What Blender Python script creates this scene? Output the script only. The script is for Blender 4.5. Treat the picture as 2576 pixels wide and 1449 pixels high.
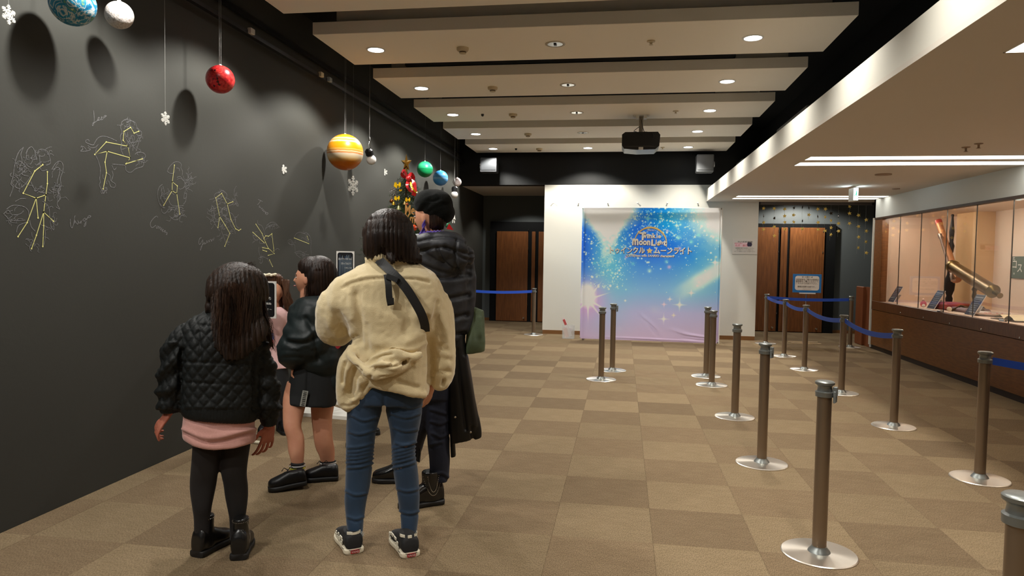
import bpy, math, random
import numpy as np
from mathutils import Vector, Matrix

for o in list(bpy.data.objects):
    bpy.data.objects.remove(o)
random.seed(7)
rng = np.random.default_rng(7)
COL = bpy.context.scene.collection
V = Vector
pi = math.pi

# ------------------------------------------------------------------ camera
F, CX, CY = 1761.25, 1288.0, 724.5
YAW, PIT, ROL = -0.155583, -0.0456084, 0.0154943
EYE = V((0, 0, 1.4))
_f = V((math.sin(YAW)*math.cos(PIT), math.cos(YAW)*math.cos(PIT), math.sin(PIT)))
_r = V((math.cos(YAW), -math.sin(YAW), 0))
_u = _r.cross(_f)
RT = _r*math.cos(ROL) + _u*math.sin(ROL)
UP = -_r*math.sin(ROL) + _u*math.cos(ROL)
cam = bpy.data.cameras.new('camera')
camo = bpy.data.objects.new('camera', cam)
COL.objects.link(camo)
m = Matrix((RT, UP, -_f)).transposed().to_4x4()
m.translation = EYE
camo.matrix_world = m
cam.sensor_width = 36
cam.lens = F/2576*36
cam.clip_start = 0.05
bpy.context.scene.camera = camo

# ------------------------------------------------------------------ world, exposure, lamps
sc = bpy.context.scene
sc.view_settings.view_transform = 'Standard'
sc.view_settings.look = 'None'
sc.view_settings.gamma = 1
sc.view_settings.exposure = 0.3
sc.view_settings.use_curve_mapping = False
sc.cycles.diffuse_bounces = 8
sc.cycles.max_bounces = 14
w = bpy.data.worlds.new('world')
sc.world = w
w.use_nodes = True
w.node_tree.nodes['Background'].inputs[0].default_value = (0.9, 0.85, 0.8, 1)
w.node_tree.nodes['Background'].inputs[1].default_value = 0.03

PZ = 3.25                                   # underside of the ceiling panels
PANELS = [6.165 + 1.459*k for k in range(-5, 5)]
SPOTW = 112.0
WARM = (1.0, 0.95, 0.86)


def spot(name, loc, power, angle=130, blend=0.35, color=WARM, target=None, radius=0.05, wing=0):
    l = bpy.data.lights.new(name, 'SPOT')
    l.energy = power
    l.color = color
    l.spot_size = math.radians(angle)
    l.spot_blend = blend
    l.shadow_soft_size = radius
    if wing:                             # wide-beam reflector: weaker straight down, stronger sideways
        l.use_nodes = True
        nt = l.node_tree
        em = nt.nodes['Emission']
        tc = nt.nodes.new('ShaderNodeTexCoord')
        sp = nt.nodes.new('ShaderNodeSeparateXYZ')
        ab = nt.nodes.new('ShaderNodeMath')
        ab.operation = 'ABSOLUTE'
        mr = nt.nodes.new('ShaderNodeMapRange')
        mr.inputs['From Min'].default_value = .95
        mr.inputs['From Max'].default_value = .60
        mr.inputs['To Min'].default_value = wing
        mr.inputs['To Max'].default_value = 1.0
        nt.links.new(tc.outputs['Normal'], sp.inputs[0])
        nt.links.new(sp.outputs[2], ab.inputs[0])
        nt.links.new(ab.outputs[0], mr.inputs['Value'])
        nt.links.new(mr.outputs[0], em.inputs['Strength'])
    o = bpy.data.objects.new(name, l)
    COL.objects.link(o)
    o.location = loc
    if target is not None:
        o.rotation_euler = (V(target)-V(loc)).to_track_quat('-Z', 'Y').to_euler()
    return o


for _y in PANELS:
    spot('downlight_beam', (-2.25, _y, PZ-0.02), SPOTW*1.5, color=(1, .965, .90), wing=.42)
    spot('downlight_beam', (1.035, _y, PZ-0.02), SPOTW*(1.55 if _y > 9.5 else 1.15), angle=116, blend=1.0)
spot('downlight_beam', (-0.62, PANELS[-1], PZ-0.02), SPOTW*1.5)
spot('alcove_downlight_beam', (-1.95, 14.1, 2.66), 34)
spot('alcove_downlight_beam', (3.3, 13.75, 2.66), 95, angle=150)


# ------------------------------------------------------------------ helpers
def ray(px, py):
    return _f + RT*((px-CX)/F) - UP*((py-CY)/F)


def at(px, py, X=None, Y=None, Z=None):
    d = ray(px, py)
    t = X/d.x if X is not None else Y/d.y if Y is not None else (Z-1.4)/d.z
    return EYE + d*t


def px_of(P):
    """numpy Nx3 -> pixel coordinates"""
    d = P - np.array(EYE)
    z = d @ np.array(_f)
    return CX + F*(d @ np.array(RT))/z, CY - F*(d @ np.array(UP))/z


def lin(c):
    return tuple(((x/255)/12.92 if x/255 <= 0.04045 else ((x/255+0.055)/1.055)**2.4) for x in c)


_M = {}


def mat(name, color, rough=0.6, metal=0.0, spec=0.5, emit=None, estr=0.0, alpha=None,
        noise=None, bump=None, var=None, sheen=0, coat=0, srgb=True, aniso=0):
    """noise=(scale, amount, colour2): mottled colour; bump=(scale, strength, stretch xyz); var: per-object brightness"""
    if name in _M:
        return _M[name]
    mt = bpy.data.materials.new(name)
    mt.use_nodes = True
    nt = mt.node_tree
    b = nt.nodes['Principled BSDF']
    c = lin(color) if srgb else color
    b.inputs['Base Color'].default_value = (*c, 1)
    b.inputs['Roughness'].default_value = rough
    b.inputs['Metallic'].default_value = metal
    b.inputs['Specular IOR Level'].default_value = spec
    if sheen:
        b.inputs['Sheen Weight'].default_value = sheen
        b.inputs['Sheen Roughness'].default_value = 0.5
    if coat:
        b.inputs['Coat Weight'].default_value = coat
    if aniso:
        b.inputs['Anisotropic'].default_value = aniso
    if emit:
        b.inputs['Emission Color'].default_value = (*lin(emit), 1)
        b.inputs['Emission Strength'].default_value = estr
    tc = nt.nodes.new('ShaderNodeTexCoord')
    src = None
    if noise:
        sc_, amt, c2 = noise[:3]
        st = noise[3] if len(noise) > 3 else (1, 1, 1)
        mp = nt.nodes.new('ShaderNodeMapping')
        mp.inputs['Scale'].default_value = st
        n = nt.nodes.new('ShaderNodeTexNoise')
        n.inputs['Scale'].default_value = sc_
        n.inputs['Detail'].default_value = 5
        mx = nt.nodes.new('ShaderNodeMix')
        mx.data_type = 'RGBA'
        mr = nt.nodes.new('ShaderNodeMapRange')
        mr.inputs['From Min'].default_value = 0.35
        mr.inputs['From Max'].default_value = 0.65
        mr.inputs['To Max'].default_value = amt
        mx.inputs['A'].default_value = (*c, 1)
        mx.inputs['B'].default_value = (*(lin(c2) if srgb else c2), 1)
        nt.links.new(tc.outputs['Object'], mp.inputs[0])
        nt.links.new(mp.outputs[0], n.inputs['Vector'])
        nt.links.new(n.outputs['Fac'], mr.inputs['Value'])
        nt.links.new(mr.outputs[0], mx.inputs['Factor'])
        src = mx.outputs['Result']
    if var:
        oi = nt.nodes.new('ShaderNodeObjectInfo')
        mr = nt.nodes.new('ShaderNodeMapRange')
        mr.inputs['To Min'].default_value = 1-var
        mr.inputs['To Max'].default_value = 1+var
        hs = nt.nodes.new('ShaderNodeHueSaturation')
        hs.inputs['Color'].default_value = (*c, 1)
        if src:
            nt.links.new(src, hs.inputs['Color'])
        nt.links.new(oi.outputs['Random'], mr.inputs['Value'])
        nt.links.new(mr.outputs[0], hs.inputs['Value'])
        src = hs.outputs[0]
    if src:
        nt.links.new(src, b.inputs['Base Color'])
    if bump:
        sc_, st_ = bump[:2]
        stc = bump[2] if len(bump) > 2 else (1, 1, 1)
        mp = nt.nodes.new('ShaderNodeMapping')
        mp.inputs['Scale'].default_value = stc
        n = nt.nodes.new('ShaderNodeTexNoise')
        n.inputs['Scale'].default_value = sc_
        n.inputs['Detail'].default_value = 4
        bp = nt.nodes.new('ShaderNodeBump')
        bp.inputs['Strength'].default_value = st_
        bp.inputs['Distance'].default_value = 0.01
        nt.links.new(tc.outputs['Object'], mp.inputs[0])
        nt.links.new(mp.outputs[0], n.inputs['Vector'])
        nt.links.new(n.outputs['Fac'], bp.inputs['Height'])
        nt.links.new(bp.outputs[0], b.inputs['Normal'])
    if alpha is not None:
        b.inputs['Alpha'].default_value = alpha
    _M[name] = mt
    return mt


def glass_mat(name, tint=(255, 255, 255), refl=0.08):
    if name in _M:
        return _M[name]
    mt = bpy.data.materials.new(name)
    mt.use_nodes = True
    nt = mt.node_tree
    nt.nodes.remove(nt.nodes['Principled BSDF'])
    out = nt.nodes['Material Output']
    tr = nt.nodes.new('ShaderNodeBsdfTransparent')
    tr.inputs[0].default_value = (*lin(tint), 1)
    gl = nt.nodes.new('ShaderNodeBsdfGlossy')
    gl.inputs['Roughness'].default_value = 0.02
    lw = nt.nodes.new('ShaderNodeLayerWeight')
    lw.inputs[0].default_value = .5
    pw = nt.nodes.new('ShaderNodeMath')
    pw.operation = 'POWER'
    pw.inputs[1].default_value = 4.5
    fr = nt.nodes.new('ShaderNodeMath')
    fr.operation = 'MULTIPLY_ADD'
    fr.inputs[1].default_value = .9
    fr.inputs[2].default_value = .035
    nt.links.new(lw.outputs['Facing'], pw.inputs[0])
    nt.links.new(pw.outputs[0], fr.inputs[0])
    mx = nt.nodes.new('ShaderNodeMixShader')
    nt.links.new(fr.outputs[0], mx.inputs[0])
    nt.links.new(tr.outputs[0], mx.inputs[1])
    nt.links.new(gl.outputs[0], mx.inputs[2])
    nt.links.new(mx.outputs[0], out.inputs[0])
    _M[name] = mt
    return mt


def tag(o, label=None, cat=None, group=None, kind=None):
    if label:
        o['label'] = label
    if cat:
        o['category'] = cat
    if group:
        o['group'] = group
    if kind:
        o['kind'] = kind
    return o


def empty(name, loc=(0, 0, 0), label=None, cat=None, group=None, rz=0):
    o = bpy.data.objects.new(name, None)
    o.empty_display_size = 0.05
    COL.objects.link(o)
    o.location = loc
    o.rotation_euler = (0, 0, rz)
    return tag(o, label, cat, group)


def wmat(o):
    b = Matrix.LocRotScale(o.location, o.rotation_euler, o.scale)
    return b if o.parent is None else wmat(o.parent) @ o.matrix_parent_inverse @ b


def link_mesh(me, name, material, parent=None, smooth=False, world=True):
    me.name = name
    if material is not None and not me.materials:
        me.materials.append(material)
    if smooth:
        me.polygons.foreach_set('use_smooth', [True]*len(me.polygons))
    o = bpy.data.objects.new(name, me)
    COL.objects.link(o)
    if parent is not None:
        o.parent = parent
        if world:                       # mesh is in world coordinates
            mw = wmat(parent)
            o.matrix_parent_inverse = mw.inverted()
    return o


class MB:
    def __init__(s):
        s.v, s.f = [], []

    def add(s, vs, fs):
        k = len(s.v)
        s.v += [tuple(p) for p in vs]
        s.f += [tuple(i+k for i in f) for f in fs]
        return s

    def box(s, a, b, bev=0.0):
        x0, y0, z0 = [min(a[i], b[i]) for i in range(3)]
        x1, y1, z1 = [max(a[i], b[i]) for i in range(3)]
        if not bev:
            return s.add([(x0, y0, z0), (x1, y0, z0), (x1, y1, z0), (x0, y1, z0), (x0, y0, z1), (x1, y0, z1), (x1, y1, z1), (x0, y1, z1)],
                         [(3, 2, 1, 0), (4, 5, 6, 7), (0, 1, 5, 4), (1, 2, 6, 5), (2, 3, 7, 6), (3, 0, 4, 7)])
        e = bev
        vs = []
        for (xx, yy, zz, d) in ((0, 0, z0, e), (0, 0, z0+e, 0), (0, 0, z1-e, 0), (0, 0, z1, e)):
            vs += [(x0+d, y0+d, zz), (x1-d, y0+d, zz), (x1-d, y1-d, zz), (x0+d, y1-d, zz)]
        fs = [(3, 2, 1, 0), (12, 13, 14, 15)]
        for k in range(3):
            for i in range(4):
                j = (i+1) % 4
                fs.append((4*k+i, 4*k+j, 4*k+4+j, 4*k+4+i))
        return s.add(vs, fs)

    def obox(s, c, ux, uy, uz):
        """oriented box from centre and half vectors"""
        c, ux, uy, uz = V(c), V(ux), V(uy), V(uz)
        vs = [c+ux*a+uy*b+uz*d for d in (-1, 1) for (a, b) in ((-1, -1), (1, -1), (1, 1), (-1, 1))]
        return s.add(vs, [(3, 2, 1, 0), (4, 5, 6, 7), (0, 1, 5, 4), (1, 2, 6, 5), (2, 3, 7, 6), (3, 0, 4, 7)])

    def lathe(s, prof, c=(0, 0, 0), n=32, axis=None, cap=True):
        """prof: (r, h) list along axis"""
        c = V(c)
        az = V(axis).normalized() if axis is not None else V((0, 0, 1))
        ax = az.orthogonal().normalized() if axis is not None else V((1, 0, 0))
        ay = az.cross(ax)
        vs, fs = [], []
        for (r, h) in prof:
            for i in range(n):
                a = 2*pi*i/n
                vs.append(c + az*h + ax*(r*math.cos(a)) + ay*(r*math.sin(a)))
        for k in range(len(prof)-1):
            for i in range(n):
                j = (i+1) % n
                fs.append((k*n+i, k*n+j, (k+1)*n+j, (k+1)*n+i))
        if cap:
            fs.append(tuple(range(n-1, -1, -1)))
            fs.append(tuple((len(prof)-1)*n+i for i in range(n)))
        return s.add(vs, fs)

    def tube(s, pts, r, n=8, flat=1.0):
        pts = [V(p) for p in pts]
        rs = r if isinstance(r, (list, tuple)) else [r]*len(pts)
        vs, fs = [], []
        nx = None
        for k, p in enumerate(pts):
            t = (pts[min(k+1, len(pts)-1)] - pts[max(k-1, 0)])
            t = t.normalized() if t.length > 1e-9 else V((0, 0, 1))
            if nx is None:
                nx = t.orthogonal().normalized()
            nx = (nx - t*nx.dot(t))
            nx = nx.normalized() if nx.length > 1e-6 else t.orthogonal().normalized()
            ny = t.cross(nx)
            for i in range(n):
                a = 2*pi*i/n
                vs.append(p + nx*(rs[k]*math.cos(a)) + ny*(rs[k]*flat*math.sin(a)))
        for k in range(len(pts)-1):
            for i in range(n):
                j = (i+1) % n
                fs.append((k*n+i, k*n+j, (k+1)*n+j, (k+1)*n+i))
        fs.append(tuple(range(n-1, -1, -1)))
        fs.append(tuple((len(pts)-1)*n+i for i in range(n)))
        return s.add(vs, fs)

    def sphere(s, c, r, n=24, m=16, sc=(1, 1, 1)):
        c = V(c)
        vs, fs = [c+V((0, 0, r*sc[2]))], []
        for k in range(1, m):
            t = pi*k/m
            for i in range(n):
                a = 2*pi*i/n
                vs.append(c + V((r*sc[0]*math.sin(t)*math.cos(a), r*sc[1]*math.sin(t)*math.sin(a), r*sc[2]*math.cos(t))))
        vs.append(c-V((0, 0, r*sc[2])))
        for i in range(n):
            fs.append((0, 1+i, 1+(i+1) % n))
            fs.append((len(vs)-1, 1+(m-2)*n+(i+1) % n, 1+(m-2)*n+i))
        for k in range(m-2):
            for i in range(n):
                j = (i+1) % n
                fs.append((1+k*n+i, 1+(k+1)*n+i, 1+(k+1)*n+j, 1+k*n+j))
        return s.add(vs, fs)

    def prism(s, pts, d):
        """pts: planar polygon (3D), extruded by vector d"""
        n = len(pts)
        pts = [V(p) for p in pts]
        return s.add(pts + [p+V(d) for p in pts],
                     [tuple(range(n-1, -1, -1)), tuple(range(n, 2*n))] + [(i, (i+1) % n, n+(i+1) % n, n+i) for i in range(n)])

    def mesh(s, name='m'):
        me = bpy.data.meshes.new(name)
        me.from_pydata(s.v, [], s.f)
        me.update()
        return me

    def build(s, name, material, parent=None, smooth=False, world=True):
        me = s.mesh(name)
        if smooth:
            bpy_smooth(me)
        return link_mesh(me, name, material, parent, False, world)


def bpy_smooth(me, ang=40):
    me.polygons.foreach_set('use_smooth', [True]*len(me.polygons))
    try:
        me.set_sharp_from_angle(angle=math.radians(ang))
    except Exception:
        pass
    return me


def struct(name, mb, material, parent=None):
    o = mb.build(name, material, parent)
    if parent is None:
        o['kind'] = 'structure'
    return o


def catmull(pts, sub=6, closed=False):
    P = np.array([list(p) for p in pts], float)
    n = len(P)
    out = []
    rngk = range(n if closed else n-1)
    for k in rngk:
        if closed:
            p0, p1, p2, p3 = P[(k-1) % n], P[k], P[(k+1) % n], P[(k+2) % n]
        else:
            p0, p1, p2, p3 = P[max(k-1, 0)], P[k], P[k+1], P[min(k+2, n-1)]
        for j in range(sub):
            t = j/sub
            out.append(0.5*((2*p1)+(-p0+p2)*t+(2*p0-5*p1+4*p2-p3)*t*t+(-p0+3*p1-3*p2+p3)*t**3))
    if not closed:
        out.append(P[-1])
    return np.array(out)


def text(body, size, origin, xdir, ydir, material, parent=None, name='lettering', align='CENTER', extrude=0.0005, offset=0.0, bold=False, xs=1.0, space=1.0):
    """text lying in the plane xdir/ydir at origin (baseline)"""
    cu = bpy.data.curves.new(name, 'FONT')
    cu.body = body
    cu.size = size
    cu.align_x = align
    cu.extrude = extrude
    cu.offset = offset
    cu.resolution_u = 2
    cu.space_character = space
    to = bpy.data.objects.new(name, cu)
    COL.objects.link(to)
    dg = bpy.context.evaluated_depsgraph_get()
    me = bpy.data.meshes.new_from_object(to.evaluated_get(dg))
    bpy.data.objects.remove(to)
    bpy.data.curves.remove(cu)
    x, y = V(xdir).normalized(), V(ydir).normalized()
    z = x.cross(y)
    M = Matrix((x*xs, y, z)).transposed().to_4x4()
    M.translation = V(origin)
    me.transform(M)
    me.materials.clear()
    return link_mesh(me, name, material, parent)


def copy_tree(o, parent=None, **kw):
    c = o.copy()
    COL.objects.link(c)
    if parent is not None:
        c.parent = parent
    for ch in list(o.children):
        copy_tree(ch, c)
    return c
# ------------------------------------------------------------------ materials of the shell
m_black = mat('black_paint', (28, 29, 29), 0.6, spec=0.25, bump=(60, .03))
m_dark = mat('black_ceiling_paint', (13, 14, 15), 0.8, spec=0.2)
m_wallL = mat('chalkboard_black_paint', (67, 67, 63), 0.7, spec=0.12, noise=(1.3, .3, (62, 62, 59)), bump=(45, .05))
m_white = mat('white_wall_paint', (210, 208, 198), 0.7, spec=0.3, bump=(80, .02))
m_panel = mat('ceiling_panel_paint', (250, 243, 230), 0.8, spec=0.2)
m_soffit = mat('low_ceiling_paint', (210, 204, 194), 0.85, spec=0.2)
m_wood = mat('door_veneer', (128, 78, 38), 0.4, noise=(5, .8, (98, 56, 26), (14, 14, 1)), bump=(30, .03, (12, 12, 1)))
m_woodc = mat('case_wood', (122, 78, 36), 0.4, noise=(4, .8, (98, 60, 26), (2, 2, 14)))
m_base = mat('skirting_wood', (120, 80, 40), 0.5)
m_emit = mat('lamp_glow', (255, 255, 255), emit=(250, 252, 255), estr=16)
m_strip = mat('strip_light_glow', (255, 255, 255), emit=(255, 246, 232), estr=3.1)
m_grey = mat('grey_green_paint', (86, 92, 93), 0.6)
m_chrome = mat('chrome', (200, 200, 200), 0.2, 1.0)
m_whitep = mat('white_plastic', (225, 225, 222), 0.45)
m_blackp = mat('black_plastic', (18, 18, 19), 0.4)

LX, RX, BY = -2.99, 3.99, 12.62
CEIL = 3.62
# shell ----------------------------------------------------------
fl = struct('floor', MB().box((LX-.1, -3, -0.1), (5.3, 15.1, -0.006)), mat('carpet_underlay', (60, 50, 38), .95))
struct('ceiling', MB().box((LX-.1, -3, CEIL), (5.3, BY+.1, CEIL+.1)), m_dark)
WL = struct('wall_left', MB().box((LX-.12, -3, 0), (LX, 15.1, CEIL)), m_wallL)
struct('wall_near', MB().box((LX-.1, -3.1, 0), (5.3, -3, CEIL)), m_black)
struct('wall_far', MB().box((LX, 14.9, 0), (1.9, 15.0, CEIL)).box((1.9, 14.4, 0), (5.3, 14.9, CEIL)), m_grey)
struct('wall_far_beam', MB().box((LX, BY, 2.69), (1.42, BY+.25, CEIL)).box((1.42, BY, 2.69), (5.3, BY+.25, CEIL)), m_black)['kind'] = 'structure'
struct('ceiling_alcove', MB().box((LX, BY+.25, 2.69), (-1.41, 14.9, 2.8)).box((2.3, BY+.25, 2.69), (5.3, 14.4, 2.8)), m_soffit)
# white partition with dark returns
struct('wall_display', MB().box((-1.41, BY, 0.07), (2.3, BY+.04, 2.69)), m_white)
struct('wall_partition', MB().box((-1.40, BY+.04, 0), (2.29, 14.9, 2.69)), m_black)
struct('baseboard_far', MB().box((-1.405, BY-.008, 0), (2.295, BY+.04, 0.07)), m_base)
struct('baseboard_alcove', MB().box((LX, 14.88, 0), (-1.4, 14.9, .06)).box((2.3, 14.38, 0), (5.2, 14.4, .06)), m_base)
# hooks along the top of the white wall
for px in (1392, 1456, 1528, 1603, 1679, 1755):
    p = at(px, 510, Y=BY)
    t = empty('picture_hook', p, {1392: 'leftmost small white picture hook on the white wall', 1456: 'second white picture hook from the left on the white wall', 1528: 'third white picture hook, above the left part of the banner', 1603: 'fourth white picture hook, above the middle of the banner', 1679: 'fifth white picture hook, above the right part of the banner', 1755: 'rightmost small white picture hook near the low ceiling'}[px], 'hook', 'picture hooks on the white wall')
    MB().lathe([(0.014, 0), (.014, .006), (.006, .008), (.006, .03), (.012, .032), (.012, .036)], p, 12, (0, -1, 0)).build('hook_knob', m_whitep, t, True)

# lowered ceiling on the right, its upstand and the dark void behind it
struct('ceiling_low', MB().box((1.42, -3, 2.4), (5.3, BY, 2.43)).box((1.42, BY, 2.4), (5.3, BY+.06, 2.43)), m_soffit)
struct('trim_upstand', MB().box((1.42, -3, 2.43), (1.47, BY, 2.61)), m_white)
struct('wall_void', MB().box((2.3, -3, 2.43), (2.4, BY, CEIL)), m_dark)
for y0, y1 in ((-.2, 1.0), (4.2, 4.72), (7.93, 9.39), (12.0, 12.6)):
    b = struct('trim_duct', MB().box((1.9, y0, 2.5), (2.3, y1, 3.06), .01), mat('duct_grey', (88, 88, 86), .6))

# right wall above and right of the case, white corner bead
struct('wall_right', MB().box((RX, -3, 2.10), (RX+.12, 12.09, 2.4)).box((RX, 12.03, 0.02), (RX+.06, 12.09, 2.4)), mat('right_wall_paint', (214, 222, 222), .7))
struct('wall_right_outer', MB().box((5.2, -3, 0), (5.3, 14.9, CEIL)).box((RX+.06, 12.03, 0), (5.3, 12.09, 2.69)), m_grey)
struct('trim_corner', MB().box((RX-.012, 12.05, 0.06), (RX+.02, 12.10, 2.1)), m_white)
struct('trim_panel', MB().box((RX-.02, 12.4, 0), (RX+.02, 12.75, .98), .01).box((RX+.02, 12.09, 0), (RX+.04, 12.4, .98)), mat('red_brown_panel', (120, 66, 34), .5))

# ceiling panels --------------------------------------------------
X0, X1 = -2.64, 1.715
for i, yc in enumerate(PANELS):
    t = empty('ceiling_panel', (0, yc, PZ), 'beige suspended ceiling panel, one of the row hanging under the black ceiling', 'ceiling panel', 'suspended ceiling panels')
    t['kind'] = 'structure'
    y0, y1 = yc-.47, yc+.47
    MB().box((X0, y0, PZ), (X1, y1, PZ+.105), .003).box((X0+.15, y0+.15, PZ+.1), (X1-.15, y1-.15, CEIL)).build('panel_board', m_panel, t)
    lamps = [(-2.25, True), (1.035, True), (-0.62, i == len(PANELS)-1)]
    for lx, on in lamps:
        f = MB().lathe([(.088, .012), (.088, -.004), (.072, -.006), (.068, .004), (.068, .012)], (lx, yc, PZ), 28, cap=False).build('downlight_ring', m_whitep if on else mat('aged_plastic', (190, 180, 160), .5), t, True)
        if on:
            MB().lathe([(.070, -.0035), (.070, -.002)], (lx, yc, PZ), 24).build('downlight_lens', m_emit, f)
        else:
            MB().lathe([(.067, -.004), (.05, -.002), (.03, -.001), (.001, -.001)], (lx, yc, PZ), 20).build('reflector', m_chrome, f, True)
            MB().box((lx-.012, yc-.02, PZ-.012), (lx+.012, yc+.02, PZ-.002)).build('lamp_holder', m_blackp, f)
    if i > 3:
        d = MB().lathe([(.055, .0), (.055, -.018), (.045, -.03), (.03, -.032), (.03, -.05), (.012, -.055)], (-1.45, yc+.03, PZ), 20).build('smoke_detector', mat('detector_cream', (205, 190, 160), .5), t, True)
        MB().lathe([(.031, -.034), (.031, -.044)], (-1.45, yc+.03, PZ), 16).build('detector_grille', mat('detector_brown', (90, 70, 50), .6), d)
    if i in (5, 7, 9):
        MB().lathe([(.035, 0), (.035, -.008), (.012, -.012), (.01, -.03), (.02, -.033)], (.2+.42*(i > 5), yc, PZ), 16).build('sprinkler', mat('detector_cream', (205, 190, 160), .5), t, True)
    if i in (7, 9):
        MB().lathe([(.02, 0), (.018, -.02), (.008, -.03)], (-1.85, yc, PZ), 12).build('sensor', m_blackp, t, True)
# air slots in the gaps
for k, (yy) in enumerate((7.34-.09, 8.87-.09, 11.93-.14)):
    t = empty('air_slot_diffuser', (-.6, yy, 3.4), 'long black linear air slot in the gap between ceiling panels, number %s from the front' % ('one', 'two', 'three')[k], 'air vent', 'linear air slots')
    t['label'] = ('long black air slot between the two nearest full ceiling panels', 'long black air slot between the second and third ceiling panels', 'long black air slot just before the farthest ceiling panel')[k]
    fr = MB()
    x0, x1 = -2.28, 1.03
    for dy in (-.06, -.02, .02, .06):
        fr.box((x0, yy+dy-.006, 3.37), (x1, yy+dy+.006, 3.42))
    fr.box((x0-.02, yy-.07, 3.38), (x0, yy+.07, 3.43)).box((x1, yy-.07, 3.38), (x1+.02, yy+.07, 3.43))
    fr.build('slot_frame', mat('dark_aluminium', (90, 92, 95), .4, .8), t)
    MB().box((x0, yy-.07, 3.42), (x1, yy+.07, 3.5)).build('slot_box', m_dark, t)

# lighting track near the left wall with small spots
tr = empty('lighting_track', (-2.9, 6, 3.1), 'thin black lighting track running along the top of the black wall', 'track')
MB().box((-2.93, -2.9, 3.08), (-2.89, 12.6, 3.11)).build('track_rail', m_blackp, tr)
MB().box((-2.96, -2.9, 3.22), (-2.93, 12.6, 3.26)).build('track_conduit', m_blackp, tr)
for (px, py, c, lb) in ((632, 78, (190, 185, 175), 'small white clip hanging from the lighting track above the red ball'),
                        (808, 187, (200, 185, 150), 'small cream clip on the lighting track, left of its darker twin'),
                        (829, 200, (150, 155, 155), 'small grey clip on the lighting track beside a cream one')):
    p = at(px, py, X=-2.88)
    t = empty('track_clip', p, lb, 'clip')
    MB().box((p.x-.015, p.y-.03, p.z-.025), (p.x+.015, p.y+.03, p.z+.02), .004).build('clip_body', mat('clip%d' % px, c, .5), t)
    MB().tube([(p.x, p.y, p.z+.02), (p.x, p.y, 3.09)], .006).build('clip_stem', m_blackp, t)

# carpet tiles ----------------------------------------------------
def carpet(name, c1, c2):
    mt = mat(name, c1, 0.95, spec=0.1, noise=(9, .55, c2, (1, 2.2, 1)), var=.10)
    nt = mt.node_tree
    b = nt.nodes['Principled BSDF']
    tc = [n for n in nt.nodes if n.type == 'TEX_COORD'][0]
    n2 = nt.nodes.new('ShaderNodeTexNoise')
    n2.inputs['Scale'].default_value = 260
    n2.inputs['Detail'].default_value = 2
    mp = nt.nodes.new('ShaderNodeMapping')
    mp.inputs['Scale'].default_value = (1, .35, 1)
    nt.links.new(tc.outputs['Object'], mp.inputs[0])
    nt.links.new(mp.outputs[0], n2.inputs['Vector'])
    hs = [n for n in nt.nodes if n.type == 'HUE_SAT'][0]
    ml = nt.nodes.new('ShaderNodeMix')
    ml.data_type = 'RGBA'
    ml.blend_type = 'MULTIPLY'
    ml.inputs['Factor'].default_value = 1
    mr = nt.nodes.new('ShaderNodeMapRange')
    mr.inputs['From Min'].default_value = .3
    mr.inputs['From Max'].default_value = .7
    mr.inputs['To Min'].default_value = .62
    mr.inputs['To Max'].default_value = 1.3
    nt.links.new(n2.outputs['Fac'], mr.inputs['Value'])
    nt.links.new(hs.outputs[0], ml.inputs['A'])
    nt.links.new(mr.outputs[0], ml.inputs['B'])
    nt.links.new(ml.outputs['Result'], b.inputs['Base Color'])
    bp = nt.nodes.new('ShaderNodeBump')
    bp.inputs['Strength'].default_value = .5
    bp.inputs['Distance'].default_value = .004
    nt.links.new(n2.outputs['Fac'], bp.inputs['Height'])
    nt.links.new(bp.outputs[0], b.inputs['Normal'])
    return mt


m_c1 = carpet('carpet_pile_lit', (126, 109, 85), (117, 101, 77))
m_c2 = carpet('carpet_pile_shaded', (116, 99, 77), (107, 90, 69))  # same carpet; darker tone paints in how quarter-turned pile catches the light
TX, TY = .5, .4895


def tile_mesh(mt):
    me = MB().box((0.0003, 0.0003, -.006), (TX-.0003, TY-.0003, 0), .0006).mesh('carpet_tile')
    me.materials.append(mt)
    return me


tm = [tile_mesh(m_c1), tile_mesh(m_c2)]
cells = []
for i in range(-7, 10):
    for j in range(-15, 24):
        x, y = .18+.5*i, 3.94+TY*j
        if y > 15.0 or x > 5.1 or x+TX < LX or y < -3.2:
            continue
        inview = y+TY > 2.1 and x < 4.0 and (y < 12.62 or x < -1.41+0 or x > 1.8)
        # on-screen size
        X, Y = px_of(np.array([[x, max(y, 1.2), 0], [x+TX, max(y, 1.2), 0], [x, max(y, 1.2)+TY, 0]]))
        inside = y+TY > 2.2 and (X > -150).any() and (X < 2700).any()
        area = abs(X[1]-X[0])*abs(Y[2]-Y[0]) if (inview and inside) else 0
        cells.append((area, x, y, (i+j) % 2))
cells.sort(reverse=True)
rest = [MB(), MB()]
for k, (a, x, y, par) in enumerate(cells):
    x1, y1 = x, y
    if k < 290 and a > 0:
        if x < LX or x+TX > 5.2 or y+TY > 14.9:
            xa, xb = max(x, LX), min(x+TX, 5.2)
            yb = min(y+TY, 14.9)
            o = MB().box((xa+.0006, y+.0006, -.006), (xb-.0006, yb-.0006, 0)).build('carpet_tile', (m_c1, m_c2)[par], fl)
        else:
            o = bpy.data.objects.new('carpet_tile', tm[par])
            COL.objects.link(o)
            o.parent = fl
            o.location = (x, y, 0)
    else:
        rest[par].box((max(x, LX)+.0006, y+.0006, -.006), (min(x+TX, 5.2)-.0006, min(y+TY, 14.9)-.0006, 0))
for par in (0, 1):
    o = rest[par].build('far_carpet_tiles', (m_c1, m_c2)[par], fl)
    o['kind'] = 'stuff'
# narrow cut strip along the left wall

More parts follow.
